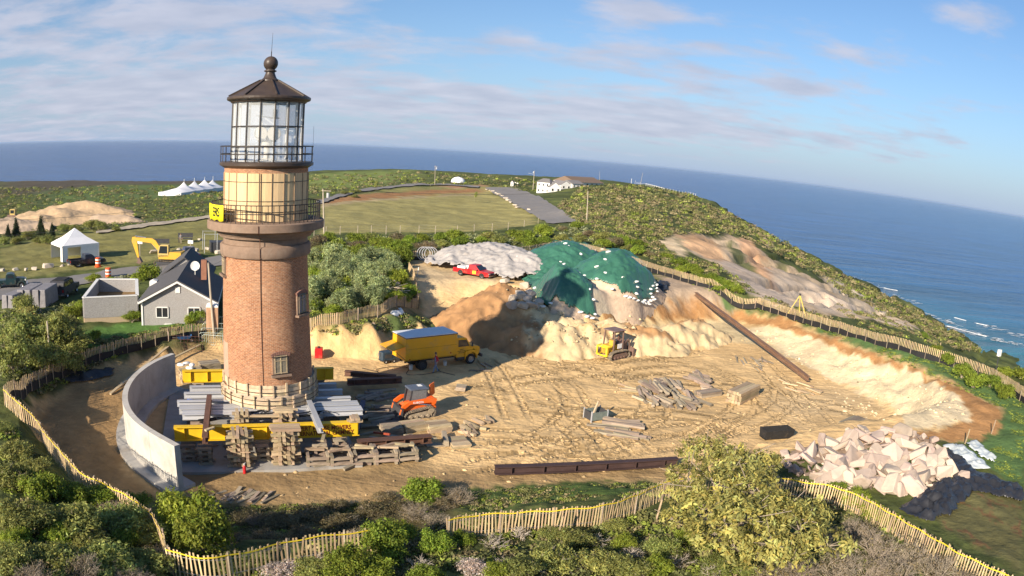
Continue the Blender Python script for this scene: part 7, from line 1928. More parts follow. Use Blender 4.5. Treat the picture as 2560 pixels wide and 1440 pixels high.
# tents
M_CANVAS = mat('white_canvas', (.80, .80, .82), .7, var=.05, scale=1.5)
def frame_tent():
    A, B, C_ = G1(157, 656, 0), G1(248, 645, 0), G1(277, 633, 0)
    yw = heading(A, B); w1 = math.hypot(*(B - A)[:2]); z0 = min(A[2], B[2]); d1 = w1 * .85
    t = thing('white_tent', 'white peaked frame tent open at its front on the left lawn', 'tent', (*((A + B) / 2)[:2], z0), yw)
    he = 2.35; pk = 4.6
    cs = [(-w1 / 2, 0), (w1 / 2, 0), (w1 / 2, d1), (-w1 / 2, d1)]; rp = (0, d1 / 2)
    V = [(x, y, he) for x, y in cs] + [(rp[0], rp[1], pk)] + [((x + rp[0]) / 2, (y + rp[1]) / 2, he + (pk - he) * .42) for x, y in cs]
    F = [(0, 1, 6, 5), (1, 2, 7, 6), (2, 3, 8, 7), (3, 0, 5, 8), (5, 6, 4), (6, 7, 4), (7, 8, 4), (8, 5, 4)]
    MB().add(V, F).build('canopy', M_CANVAS, t)
    for k in range(4):
        a, b = cs[k], cs[(k + 1) % 4]; MB().bar((*a, he - .12), (*b, he - .12), .03, .32).build('valance', M_CANVAS, t)
        MB().tube((*a, 0), (*a, he), .05).build('leg', M_STEEL, t)
        if k in (1, 2): MB().bar((*a, he / 2), (*b, he / 2), .02, he).build('side_wall', M_CANVAS, t)
    for x0, x1 in ((-w1 / 2, -w1 / 2 + .9), (w1 / 2 - 3.2, w1 / 2)): MB().bar((x0, .02, he / 2), (x1, .02, he / 2), .03, he).build('curtain', M_CANVAS, t)
    MB().bar((-w1 / 2, .02, he / 2), (-w1 / 2, .9, he / 2), .03, he).build('curtain', M_CANVAS, t)
frame_tent()
def marquee():
    A, B = G1(424, 489, 0), G1(543, 476, 0); yw = heading(A, B); L = math.hypot(*(B - A)[:2]); z0 = min(A[2], B[2]); dpt = 14
    t = thing('marquee', 'long white marquee with four peaks far beyond the left lawn', 'tent', (*((A + B) / 2)[:2], z0), yw)
    pk = [-.23, -.02, .20, .39]; nx, ny = 60, 14; V = []
    for j in range(ny + 1):
        v = j / ny * 2 - 1
        for i in range(nx + 1):
            u = i / nx - .5
            z = 2.4 + 1.6 * (1 - abs(v) ** 1.6) * min(1, (.5 - abs(u)) * 7)
            for k in pk: z += 3.4 * math.exp(-abs((u - k) * L) / 2.4) * math.exp(-abs(v) * dpt / 2 / 2.4)
            V.append((u * L, v * dpt / 2, min(z, 7.2)))
    F = [(j * (nx + 1) + i, j * (nx + 1) + i + 1, (j + 1) * (nx + 1) + i + 1, (j + 1) * (nx + 1) + i) for j in range(ny) for i in range(nx)]
    MB().add(V, F).build('canopy', M_CANVAS, t, smooth=True)
    for v in (-1, 1): MB().box((0, v * dpt / 2, 1.15), (L, .05, 2.5)).build('side_wall', M_CANVAS, t)
    for u in (-.5, .5): MB().box((u * L, 0, 1.15), (.05, dpt, 2.5)).build('side_wall', M_CANVAS, t)
    for k in pk: MB().tube((k * L, 0, 5.5), (k * L, 0, 8.6), .12, .08).bar((k * L, 0, 8.4), (k * L + 1.1, 0, 8.2), .05, .5).build('pole_flag', M_WHITE, t)
marquee()
A = G1(1145, 457, 0); t = thing('dome_tent', 'small white domed tent far away beyond the lawn', 'tent', A, .1)
MB().lathe([(4.0, 0), (4.0, 1.0), (3.6, 1.9), (2.4, 2.9), (0, 3.5)], 24).build('canopy', M_CANVAS, t, smooth=True); MB().lathe([(4.1, -.3), (4.1, .25)], 24).build('base', mat('dark_base', (.08, .06, .06), .9), t)
# far white buildings on the point
M_FARROOF = mat('grey_far_roof', (.20, .19, .19), .9, var=.15); M_BRROOF = mat('brown_far_roof', (.20, .14, .10), .9, var=.15); M_FARW = mat('white_clapboard', (.74, .73, .70), .8, var=.06)
def far_house(pa, pb, depth, wall_h, roof_h, label, roofm, wins=3, storeys=1, hip=False, gable_front=False):
    A, B = G1(*pa, 0), G1(*pb, 0); yw = heading(A, B); w1 = math.hypot(*(B - A)[:2]); z0 = min(A[2], B[2])
    t = thing('far_house', label, 'house', (*((A + B) / 2)[:2], z0 - .3), yw)
    MB().box((0, depth / 2, wall_h / 2), (w1, depth, wall_h)).build('wall', M_FARW, t)
    if gable_front:
        MB().prism([(-w1 / 2 - .4, wall_h - .1), (w1 / 2 + .4, wall_h - .1), (0, wall_h + roof_h)], .05, depth + .4).build('roof', roofm, t)
        MB().prism([(-w1 / 2, wall_h - .1), (w1 / 2, wall_h - .1), (0, wall_h + roof_h - .3)], -.02, .04).build('gable', M_FARW, t)
    elif hip:
        V = [(-w1 / 2 - .4, -.4, wall_h), (w1 / 2 + .4, -.4, wall_h), (w1 / 2 + .4, depth + .4, wall_h), (-w1 / 2 - .4, depth + .4, wall_h), (-w1 * .25, depth / 2, wall_h + roof_h), (w1 * .25, depth / 2, wall_h + roof_h)]
        MB().add(V, [(0, 1, 5, 4), (1, 2, 5), (2, 3, 4, 5), (3, 0, 4), (3, 2, 1, 0)]).build('roof', roofm, t)
    else:
        MB().prism([(-.5, wall_h - .1), (depth + .5, wall_h - .1), (depth / 2, wall_h + roof_h)], -w1 / 2 - .3, w1 / 2 + .3).build('roof', roofm, t, rot=(0, 0, PI / 2))
    for s_ in range(storeys):
        for k in range(wins):
            window_part(t, (w1 * ((k + .5) / wins - .5), -.06, wall_h * (s_ + .55) / storeys), w1 / wins * .35, wall_h / storeys * .42, 0, 1)
    return t
far_house((1341, 481), (1373, 480), 8, 5.6, 1.8, 'white two storey house with grey hip roof on the far point', M_FARROOF, 3, 2, True)
far_house((1374, 481), (1402, 478), 9, 3.0, 2.4, 'white gabled cottage just right of the two storey house', M_FARROOF, 2, 1, False, True)
far_house((1402, 473), (1428, 470), 9, 2.6, 2.0, 'low white gabled building in the middle of the far group', M_FARROOF, 2, 1, False, True)
far_house((1430, 470), (1458, 467), 8, 2.6, 1.6, 'low white building behind the green hill edge on the far point', M_FARROOF, 3)
far_house((1438, 466), (1508, 461), 14, 2.6, 2.6, 'long brown roofed restaurant at the cliff end of the far group', M_BRROOF, 6)
far_house((1276, 467), (1283, 467), 3, 2.6, 1.2, 'tiny white hut by the far end of the parking road', M_FARROOF, 1, 1, False, True)
# poles and wires
M_POLE = mat('weathered_pole', (.42, .36, .28), .9, var=.2, scale=3, stretch=(3, 3, .4))
def pole(px, ytop, ybase, label, r=.14, xtop=None, extra=None, z=None):
    b = G1(px, ybase, 0) if z is None else W(px, ybase, z); v = rays((xtop or px, ytop))[0]; k = math.hypot(b[0], b[1]) / math.hypot(v[0], v[1]); top = np.array([v[0] * k, v[1] * k, CZ + v[2] * k])
    H = top[2] - b[2]; t = thing('utility_pole', label, 'pole', b)
    MB().tube((0, 0, -.3), (top[0] - b[0], 0, H), r, r * .7, 8).build('pole_shaft', M_POLE, t)
    if extra == 'transformer':
        MB().tube((.35, 0, H * .82), (.35, 0, H * .92), .3, n=12).build('transformer', M_GALV, t)
        MB().bar((-.9, 0, H * .96), (.9, 0, H * .96), .1, .1).build('cross_arm', M_POLE, t)
    if extra == 'lamp':
        MB().bar((0, 0, H * .82), (-2.2, 0, H * .86), .08, .08).box((-2.4, 0, H * .86), (.8, .25, .15)).build('lamp_arm', M_GALV, t)
        MB().tube((-.3, 0, H * .88), (-.3, 0, H * .97), .3, n=12).build('transformer', M_GALV, t)
    return top
tp1 = pole(811, 472, 592, 'pale utility pole with transformer directly right of the gallery', .17, 807, 'transformer')
MB_ = pole(1087, 414, 464, 'far utility pole with white transformer beyond the lawn', .16, 1088, 'transformer')
tp2 = pole(1332, 427, 478, 'far utility pole with street lamp beside the white houses', .16, 1336, 'lamp')
tp3 = pole(1467, 477, 552, 'plain grey pole on the green hill above the parking road', .14, 1470)
tp4 = pole(127, 803, 905, 'short weathered pole with white fitting in the shrubs at left', .10, 117)
tp5 = pole(537, 658, 850, 'tall dark pole standing against the left side of the brick shaft', .13, 518, 'lamp' if False else None)
tp6 = pole(1601, 432, 462, 'thin flagpole on the far overlook', .10, 1607)
tp7 = pole(1499, 428, 452, 'thin aerial mast above the brown roofed restaurant', .08, 1499)
def wire(a, b, sag, label, r=.02):
    a, b = np.array(a, float), np.array(b, float); pts = [tuple(a + (b - a) * t - np.array([0, 0, 4 * sag * t * (1 - t)])) for t in np.linspace(0, 1, 24)]
    tag(MB().path(pts, r, 4).build('overhead_wire', M_DKGREY), label, 'wire')
wire(tp1, tp3, 1.2, 'overhead wire sagging over the lawn between two poles', .03)
lf1 = W(-60, 595, 4.0); wire(tp1 - [0, 0, .5], lf1, 1.4, 'overhead wire crossing the left lawn, nearer one', .025)
lf2 = W(-60, 552, 4.5); v = W(520, 505, 6.0); wire(v, lf2, 1.0, 'overhead wire in front of the sand stockpile, farther one', .03)
wire(tp5, (TC[0] - 2.6, TC[1] + 1, 12.0), .6, 'short wire from the dark pole to the brick shaft', .015)
# railing of the overlook
t = thing('overlook_railing', 'pale railing along the far cliff top overlook', 'railing', G1(1600, 460, 0)); base = np.array(t.location)
rp = G([(1578, 459), (1596, 460), (1615, 464), (1635, 469), (1660, 476), (1690, 481), (1720, 485), (1745, 491)], 0); prev = None
rq = []
for a, b in zip(rp[:-1], rp[1:]):
    for k in range(4): rq.append(a + (b - a) * k / 4)
for k, a in enumerate(rq):
    hh_ = 3.2 if k < 7 else 1.5
    MB().tube((0, 0, -.3), (0, 0, hh_), .12, n=5).build('post', M_TRIM, t, loc=a - base)
    if prev is not None: MB().bar(tuple(prev - base + [0, 0, 1.2]), tuple(a - base + [0, 0, 1.2]), .12, .18).build('rail', M_TRIM, t)
    prev = a
# wire fence posts along the lawn
t = thing('wire_fence', 'thin wire fence with pale posts along the near edge of the far lawn', 'fence', G1(1000, 585, 0)); base = np.array(t.location); prev = None
for px, py in [(785, 590), (815, 588), (850, 586), (894, 585), (928, 584), (965, 585), (1000, 584), (1047, 584), (1088, 585), (1143, 584), (1185, 580), (1230, 577), (1270, 574), (1310, 568), (1345, 560)]:
    a = G1(px, py, 0); MB().tube((0, 0, -.2), (0, 0, 1.6), .06, n=6).build('post', M_POLE, t, loc=a - base)
    if prev is not None:
        for z in (.6, 1.1, 1.7): MB().bar(tuple(prev - base + [0, 0, z]), tuple(a - base + [0, 0, z]), .02, .02).build('wire', M_STEEL, t)
    prev = a
# chain link cage and benches on the left lawn
p = G1(540, 628, 0); t = thing('chain_link_cage', 'grey chain link enclosure at the lawn edge left of the shaft', 'enclosure', p, .5)
for x in (-2, 0, 2):
    for y in (-2, 2): MB().tube((x, y, 0), (x, y, 3.0), .05, n=6).build('post', M_GALV, t)
for y in (-2, 2): MB().bar((-2, y, 2.9), (2, y, 2.9), .05, .05).build('rail', M_GALV, t)
MB().box((.4, 0, .8), (2.8, 2.6, 1.5)).build('bin', M_DKGREY, t)
def bench(px, py, label, rz):
    p = G1(px, py, 0); t = thing('bench', label, 'bench', p, rz, 'dark benches on the lawn'); s = 1.5
    MB().box((0, 0, .45 * s), (1.8 * s, .5 * s, .06 * s)).build('seat', M_DKGREY, t); MB().box((0, .26 * s, .8 * s), (1.8 * s, .06 * s, .5 * s)).build('backrest', M_DKGREY, t)
    for x in (-.75, .75): MB().box((x * s, 0, .22 * s), (.08 * s, .45 * s, .44 * s)).build('leg', M_DKGREY, t)
bench(463, 606, 'dark bench on the left lawn beside the standing visitor', .35); bench(403, 622, 'dark bench on the left lawn just above the excavator arm', .35)
q = G1(452, 610, 0); person(q, -1.2, 'visitor in pale clothes standing by a bench on the left lawn', M_KHAKI, M_GREYTARP, .05, False)
for px, py, lab in [(476, 640, 'white topped sign post on the verge, left one'), (350, 640, 'sign post in front of the excavator arm'), (1287, 466, 'white notice board beside the far hut'), (1293, 468, 'small white notice board near the far parking road')]:
    q = G1(px, py, 0); t = thing('sign_post', lab, 'sign', q); MB().tube((0, 0, 0), (0, 0, 2.2), .06, n=6).build('post', M_POLE, t); MB().box((0, 0, 2.1), (.9, .06, .5)).build('board', M_TRIM, t)
# traffic drums
M_DRUM = mat('orange_drum', (.72, .10, .02), .5, var=.05)
for k, (px, py) in enumerate([(245, 667), (271, 695)]):
    q = G1(px, py, 0); t = thing('traffic_drum', ['orange and white traffic drum by the rear of the black pickup', 'orange and white traffic drum on the near side of the road'][k], 'traffic drum', q, 0, 'traffic drums'); s = 1.3
    MB().lathe([(.40 * s, 0), (.40 * s, .08 * s), (.30 * s, .10 * s), (.29 * s, .95 * s), (.24 * s, 1.0 * s), (0, 1.0 * s)], 16).build('drum', M_DRUM, t)
    for z in (.38, .70): MB().lathe([(.305 * s, z * s), (.302 * s, (z + .15) * s)], 16).build('white_band', M_WHITE, t)
# boulders on the verges
for k, (px, py, s) in enumerate([(5,678,1.0),(40,676,.9),(65,676,.8),(86,674,.9),(120,669,1.6),(155,667,.8),(175,664,.7),(385,632,1.3),(490,628,1.1),(520,624,1.0),(548,634,1.3),(450,628,1.2),(500,600,.8)]):
    q = G1(px, py, 0); o = ob('boulder', BOUL[k % 4], None, (q[0], q[1], q[2] + .15 * s), (0, 0, k), (s * 1.4, s, s)); tag(o, 'pale boulder on the grass verge of the left lawn', 'boulder', 'boulders along the left verge')
for k, (px, py, s) in enumerate([(1232,480,2.2),(1240,484,1.8),(1247,488,2.4),(1255,492,2.0),(1264,498,2.2),(1270,503,2.4),(1277,508,1.8),(1288,517,2.4),(1293,521,2.0),(1322,526,1.6),(1216,476,2.0),(1225,478,1.6)]):
    q = G1(px, py, 0); o = ob('boulder', BOUL[k % 4], None, (q[0], q[1], q[2] + .2 * s), (0, 0, k * 1.7), (s * 1.2, s, s * .8)); tag(o, 'pale boulder in the row along the parking road', 'boulder', 'boulders along the parking road')
# stockpiles of sand far left
def far_heap(peaks, poly, m, label, cols=None):
    mm = Mound(peaks); hf = lambda x, y: np.maximum(height(x, y, False), mm(x, y))
    raw = lambda x, y: mm(x, y) + .5 * fbm(np.asarray(x) * .25, np.asarray(y) * .25, 19, 4)
    patch('sand_stockpile', G(poly, 0, hf=hf), hf, 0, .9, m, label, 'soil heap', cols, None, heap=raw, spill=8)
def dsw(px, py, z): q = W(px, py, z); return math.hypot(q[0], q[1])
D0 = dsw(190, 555, -1.5)
far_heap([(*peak(215, 503, D0 + 6), .55, 2.5, 2.2, 0.2), (*peak(140, 522, D0), .5, 2.5, 2.2, .3), (*peak(95, 540, D0 - 6), .5, 2, 1.8, .3)], [(60,562),(80,540),(140,515),(190,500),(240,500),(265,525),(250,545),(180,556),(110,568)], mat('tan_stockpile_sand', (.52, .37, .22), .95, var=.2, scale=.25, bump=.3, bscale=.8), 'large tan sand stockpile far left beyond the lawn')
far_heap([(*peak(285, 536, D0 - 8), .5, 2, 2.0, .1)], [(255,558),(265,535),(300,530),(320,545),(310,558)], mat('pale_stockpile_sand', (.48, .36, .25), .95, var=.25, scale=.3, bump=.3, bscale=.8), 'smaller pale soil heap right of the tan stockpile')
far_heap([(*peak(15, 548, D0 - 10), .35, 4, 2.5, .1)], [(-30,580),(-20,555),(20,545),(55,560),(50,585),(0,592)], mat('pale_stockpile_sand', (.48, .36, .25), .95), 'low tan soil heap at the far left border')
p = G1(32, 552, 0); t = thing('far_machine', 'small tan machine cab seen behind the conifers at far left', 'machine', p, .3, scale=.75)
MB().box((0, 0, 1.4), (4, 2.4, 1.6)).build('chassis', M_BROWNM, t); MB().box((.2, 0, 3.2), (2.2, 2.2, 2.2)).build('cab', MATS['tan_yellow_cab'], t); MB().box((.2, -1.12, 3.4), (1.6, .05, 1.2)).build('window', M_CABGLASS, t)
for x in (-1.3, 1.3):
    for s in (-1, 1): wheel(t, x, s * 1.1, .7, .4)
# breaking waves along the shore
M_FOAM = mat('white_foam', (.82, .84, .85), .8, var=.1, scale=.4)
for k, (pts) in enumerate([[(2368,816),(2395,822),(2430,832),(2465,841)], [(2388,795),(2405,799),(2415,802)], [(2270,765),(2285,768)], [(2210,720),(2245,727)], [(2440,808),(2466,814)]]):
    P = [W(a, b, SEA + .12) for a, b in pts]; V, F = [], []; n = 30
    s_ = np.linspace(0, len(P) - 1, n); 
    for i, u in enumerate(s_):
        j = min(int(u), len(P) - 2); q = P[j] + (P[j + 1] - P[j]) * (u - j) + np.array([0, 1.6 * vnoise(np.array([u * 3.1 + k]), np.array([.5]), 8)[0], 0]); wd = (.5 + 1.5 * abs(vnoise(np.array([i * .6 + k * 7]), np.array([k * 1.0]), 3)[0])) * math.sin(PI * (i + .5) / n) * (1.1 if k == 0 else .55)
        V += [(q[0], q[1] - wd, SEA + .1), (q[0], q[1], SEA + .3), (q[0], q[1] + wd, SEA + .1)]
    for i in range(n - 1):
        for j in range(2): F.append((i * 3 + j, (i + 1) * 3 + j, (i + 1) * 3 + j + 1, i * 3 + j + 1))
    tag(MB().add(V, F).build('breaking_wave', M_FOAM, smooth=True), 'white breaking wave near the shore below the cliff', 'wave', 'breaking waves', kind='stuff')

fr_ = np.random.default_rng(12); V, F = [], []
for (x0, y0, x1, y1, n_) in [(2368,816,2470,842,60),(2290,775,2400,815,40),(2440,806,2560,842,36),(2480,846,2570,866,40),(2230,735,2300,762,16),(2130,690,2220,722,10)]:
    for k in range(n_):
        u = fr_.random(); c = W(x0 + (x1 - x0) * u + fr_.normal(0, 3), y0 + (y1 - y0) * u + fr_.normal(0, 2.2), SEA + .1); L_, w_ = fr_.uniform(.6, 3.2), fr_.uniform(.2, .7); b0 = len(V); a_ = fr_.normal(-.35, .2)
        for j in range(8):
            q = 2 * PI * j / 8; r_ = fr_.uniform(.6, 1.2); X, Y = math.cos(q) * L_ * r_, math.sin(q) * w_ * r_
            V.append((c[0] + X * math.cos(a_) - Y * math.sin(a_), c[1] + X * math.sin(a_) + Y * math.cos(a_), SEA + .12))
        F.append(tuple(range(b0, b0 + 8)))
tag(MB().add(V, F).build('surf_foam', M_FOAM), 'scattered flecks of surf along the shore below the cliff', 'foam', kind='stuff')
# ------------------------------------------------------------------ shrubs and trees
def leaf_mat(name, col, var=.3, objvar=.22, trans=.45, rough=.6):
    return mat(name, col, rough, var=var, scale=1.3, detail=4, objvar=objvar, trans=trans, attr='Col', spec=.25)
M_LBRIGHT = leaf_mat('bright_green_leaves', (.26, .33, .045))
M_LYELL = leaf_mat('yellow_green_leaves', (.34, .33, .10))
M_LOLIVE = leaf_mat('olive_leaves', (.32, .34, .10))
M_LSILVER = leaf_mat('silver_green_leaves', (.40, .455, .215))
M_LDARK = leaf_mat('dark_conifer_needles', (.040, .060, .028))
M_LBROWN = leaf_mat('brownish_green_leaves', (.25, .205, .11))
M_LBLOSSOM = leaf_mat('pinkish_blossom', (.62, .52, .46), .15, .05)
M_TWIG = mat('grey_brown_twigs', (.31, .26, .20), .9, var=.25, scale=3, objvar=.12)
M_TWIGP = mat('pale_silver_twigs', (.42, .37, .31), .9, var=.2, scale=3, objvar=.1)
M_BARK = mat('dark_bark', (.12, .09, .065), .95, var=.3, scale=5)
def leaf_cloud(n, size, lumps, seed, aspect=1.0, shell=.55, up=.35, clump=0, jit=.28):
    """n leaf quads spread through lumps (x,y,z,rx,ry,rz)"""
    r = np.random.default_rng(seed)
    L = np.array(lumps, float); wgt = (L[:, 3] * L[:, 4] * L[:, 5]) ** .67; wgt /= wgt.sum()
    m = max(1, n // clump) if clump else n
    k = r.choice(len(L), m, p=wgt)
    d = r.normal(size=(m, 3)); d /= np.linalg.norm(d, axis=1)[:, None]
    d[:, 2] = np.where(d[:, 2] < -.25, -d[:, 2], d[:, 2])
    rad_ = shell + (1 - shell) * r.random(m) ** .6
    rad_ *= 1 + .16 * r.normal(size=m)
    c = L[k, :3] + d * L[k, 3:] * rad_[:, None]
    nrm = d + r.normal(scale=.55, size=(m, 3)) + np.array([0, 0, up])
    if clump:
        c = np.repeat(c, clump, 0) + r.normal(scale=size * 1.0, size=(m * clump, 3)); nrm = np.repeat(nrm, clump, 0) + r.normal(scale=.6, size=(m * clump, 3)); br = np.repeat(1 + jit * r.normal(size=m), clump)
    else: br = 1 + jit * r.normal(size=m)
    N = len(c); nrm /= np.linalg.norm(nrm, axis=1)[:, None]
    a = np.cross(nrm, r.normal(size=(N, 3))); a /= np.linalg.norm(a, axis=1)[:, None] + 1e-9
    b = np.cross(nrm, a)
    s = size * (.6 + .8 * r.random(N))[:, None]
    V = np.stack([c - a * s, c + b * s * .5 * aspect + nrm * s * .15, c + a * s, c - b * s * .5 * aspect + nrm * s * .15], 1).reshape(-1, 3)
    F = np.arange(N * 4).reshape(-1, 4)
    bb = np.clip(br * (1 + .12 * r.normal(size=N)), .45, 1.7)
    hue = r.normal(scale=.07, size=N)
    C = np.stack([bb * (1 + hue), bb, bb * (1 - hue)], 1)
    return V, F, np.repeat(C, 4, 0)
def lumps_for(seed, n=7, w=1.0, h=1.0):
    r = np.random.default_rng(seed); out = [(0, 0, h * .5, w * .55, w * .55, h * .45)]
    for i in range(n):
        a = 2 * PI * i / n + r.normal(0, .3); q = r.uniform(.35, .68) * w; s = r.uniform(.28, .46) * w
        out.append((q * math.cos(a), q * math.sin(a), h * r.uniform(.35, .78), s, s, s * r.uniform(.7, 1.0) * h))
    for i in range(3): out.append((r.normal(0, .2) * w, r.normal(0, .2) * w, h * r.uniform(.75, .95), w * .32, w * .32, h * .25))
    return out
def branchy(seed, n=9, h=1.0, w=1.0, depth=3, r0=.045, m=None, name='stem', spread=.55, droop=0.0):
    r = random.Random(seed); q = MB()
    def go(p, d, L, rr, k):
        e = p + d * L
        q.tube(p, e, rr, rr * .62, 4 if k < 2 else 3, cap=False)
        if k >= depth: return
        for _ in range(r.choice((2, 3, 3) if k == 0 else (2, 2, 3))):
            nd = (d + Vector((r.gauss(0, spread), r.gauss(0, spread), r.gauss(.08 - droop, spread * .6)))).normalized()
            go(e if r.random() < .6 else p + d * L * r.uniform(.4, .95), nd, L * r.uniform(.55, .85), rr * .60, k + 1)
    for i in range(n):
        a = 2 * PI * i / n + r.uniform(-.4, .4); t = r.uniform(.15, .95)
        go(Vector((r.gauss(0, .06), r.gauss(0, .06), 0)), Vector((math.cos(a) * t * w, math.sin(a) * t * w, 1.0 * h)).normalized(), .42 * h, r0, 0)
    return q.mesh(name, m or M_TWIG)
PLANT = {}
def plant_kind(kind):
    """list of (crown mesh, stem mesh) variants, about one unit in radius and height"""
    if kind in PLANT: return PLANT[kind]
    out = []
    for v in range(3):
        sd = hash_(kind) + v * 13
        if kind == 'bright': V, F, C = leaf_cloud(5200, .055, lumps_for(sd, 8, 1, 1.0), sd, .9, .6, .4, 4); out.append((mesh_np('crown', V, F, [M_LBRIGHT], False, C), branchy(sd, 7, .9, .8, 2)))
        elif kind == 'olive': V, F, C = leaf_cloud(4600, .055, lumps_for(sd, 8, 1, .9), sd, .8, .55, .3, 4); out.append((mesh_np('crown', V, F, [M_LOLIVE], False, C), branchy(sd, 10, 1.0, 1.0, 3, .03)))
        elif kind == 'brown': V, F, C = leaf_cloud(3000, .055, lumps_for(sd, 9, 1, .9), sd, .7, .5, .3, 3); out.append((mesh_np('crown', V, F, [M_LBROWN], False, C), branchy(sd, 14, 1.05, 1.1, 3, .028)))
        elif kind == 'silver': V, F, C = leaf_cloud(5000, .075, lumps_for(sd, 9, .95, 1.15), sd, .42, .55, .7, 5); out.append((mesh_np('crown', V, F, [M_LSILVER], False, C), branchy(sd, 8, 1.1, .7, 2)))
        elif kind == 'yellow': V, F, C = leaf_cloud(5000, .062, lumps_for(sd, 9, 1, .85), sd, .85, .65, .5, 7, .3); out.append((mesh_np('crown', V, F, [M_LYELL], False, C), branchy(sd, 9, .95, 1.0, 3, .04, M_TWIGP)))
        elif kind == 'bare': V, F, C = leaf_cloud(500, .045, lumps_for(sd, 8, 1, .85), sd, .7, .6, .3, 3); out.append((mesh_np('crown', V, F, [M_LBROWN], False, C), branchy(sd, 26, 1.0, 1.3, 4, .022, M_TWIG, spread=.6)))
        elif kind == 'silverbare': V, F, C = leaf_cloud(160, .04, lumps_for(sd, 8, .9, .7), sd, .7, .6, .3, 2); out.append((mesh_np('crown', V, F, [M_LBROWN], False, C), branchy(sd, 11, .9, 1.3, 3, .032, M_TWIGP, spread=.7)))
        elif kind == 'blossom': V, F, C = leaf_cloud(2600, .042, lumps_for(sd, 8, .9, .8), sd, 1, .6, .4, 4); out.append((mesh_np('crown', V, F, [M_LBLOSSOM], False, C), branchy(sd, 12, 1.0, 1.0, 3, .025)))
        elif kind == 'conifer':
            lp = [(0, 0, .25 + .18 * k, .55 - .11 * k, .55 - .11 * k, .16) for k in range(5)]; V, F, C = leaf_cloud(2600, .075, lp, sd, .5, .35, -.1, 3); out.append((mesh_np('crown', V, F, [M_LDARK], False, C), MB().tube((0, 0, 0), (0, 0, 1.0), .05, .01, 6).mesh('trunk', M_BARK)))
        elif kind == 'smalltree': V, F, C = leaf_cloud(1600, .07, [(0, 0, .82, .42, .42, .22), (.15, .1, .72, .3, .3, .15)], sd, .8, .4, .3, 3); out.append((mesh_np('crown', V, F, [M_LOLIVE], False, C), MB().tube((0, 0, 0), (0, 0, .8), .035, .02, 6).mesh('trunk', M_BARK)))
    PLANT[kind] = out
    return out
def hash_(s): return sum(ord(c) * (i + 3) for i, c in enumerate(s)) % 997
pr_ = random.Random(5)
def plant(kind, px, py, rpx, label, group, hs=1.0, z=None, name=None, at=None, cat='shrub'):
    """rpx is how wide half its crown looks in the photograph; px,py the middle of the crown"""
    if at is None:
        b = G1(px, py, 0.0); d = math.sqrt(b[0] ** 2 + b[1] ** 2 + (CZ - b[2]) ** 2); R = rpx * d / 1800.0
        b = G1(px, py, R * .55 * hs); d = math.sqrt(b[0] ** 2 + b[1] ** 2 + (CZ - b[2]) ** 2); R = rpx * d / 1800.0
        gx, gy = b[0], b[1]
    else: gx, gy, R = at
    c, s = plant_kind(kind)[pr_.randrange(3)]
    t = thing(name or (kind_name[kind]), label, cat, (gx, gy, ground_z(gx, gy) - .08 * R), pr_.uniform(0, 6.3), group)
    k = R * 1.0
    t.scale = (k, k, k * hs * pr_.uniform(.9, 1.12))
    link(bpy.data.objects.new('crown', c), t); link(bpy.data.objects.new(s.name.split('.')[0], s), t)
    return t
kind_name = {'bright': 'leafy_shrub', 'olive': 'olive_shrub', 'brown': 'scrub_bush', 'silver': 'silver_shrub', 'yellow': 'yellow_leaved_shrub', 'bare': 'twiggy_bush', 'silverbare': 'bare_bush', 'blossom': 'blossoming_bush', 'conifer': 'pine_tree', 'smalltree': 'small_tree'}
def plants(kind, items, label, group, hs=1.0, **k):
    for px, py, r in items: plant(kind, px, py, r, label, group, hs, **k)
# single ones that stand out
plant('bright', 455, 1275, 88, 'bright green rounded tree in the foreground, upper half of the pair beside the wall end', 'pair of bright green foreground trees', 1.25)
plant('bright', 500, 1325, 84, 'bright green rounded tree in the foreground, lower half of the pair above the taped fence', 'pair of bright green foreground trees', 1.25)
plant('blossom', 1185, 1412, 52, 'pinkish white blossoming bush at the bottom edge near the middle', None)
plant('blossom', 700, 1425, 62, 'bush with whitish blossom at the bottom edge in front of the left picket fence', None, .7)
plant('bright', 1055, 1228, 62, 'bright yellow green bush at the near edge of the sand, beside dry scrub', None, .8)
plant('bright', 968, 1352, 72, 'bright green shrub covering the gap between the two taped fence runs', None, 1.0)
# the big yellow leaved tree at lower right: lumps set as in the photograph
bt = G1(1850, 1290, 1.5); btz = ground_z(bt[0], bt[1])
tree_t = thing('yellow_leaved_tree', 'large spreading yellow leaved tree in the foreground between fence and rubble heap', 'tree', (bt[0], bt[1], btz))
lp = []
for px, py, r, hgt in [(1760,1145,62,3.0),(1830,1165,60,3.2),(1720,1200,52,2.6),(1800,1225,75,3.2),(1880,1235,72,3.2),(1760,1275,62,2.6),(1850,1300,78,2.8),(1950,1285,70,2.8),(2000,1330,72,2.4),(2070,1365,55,2.0),(1930,1360,66,2.2),(1700,1240,42,2.2),(1905,1170,46,3.0),(1690,1300,40,1.8),(2030,1290,46,2.2),(1980,1395,50,1.8),(1840,1375,62,1.2),(1770,1345,55,1.3),(1900,1400,50,1.1)]:
    q = G1(px, py, hgt); d = math.sqrt(q[0] ** 2 + q[1] ** 2 + (CZ - q[2]) ** 2); R = r * d / 1800 * 1.05; lp.append((q[0] - bt[0], q[1] - bt[1], q[2] - btz, R, R, R * .75))
V, F, C = leaf_cloud(15000, .10, lp, 77, .85, .72, .5, 13, .3)
ob('crown', mesh_np('crown', V, F, [M_LYELL], False, C), tree_t)
tb = MB(); 
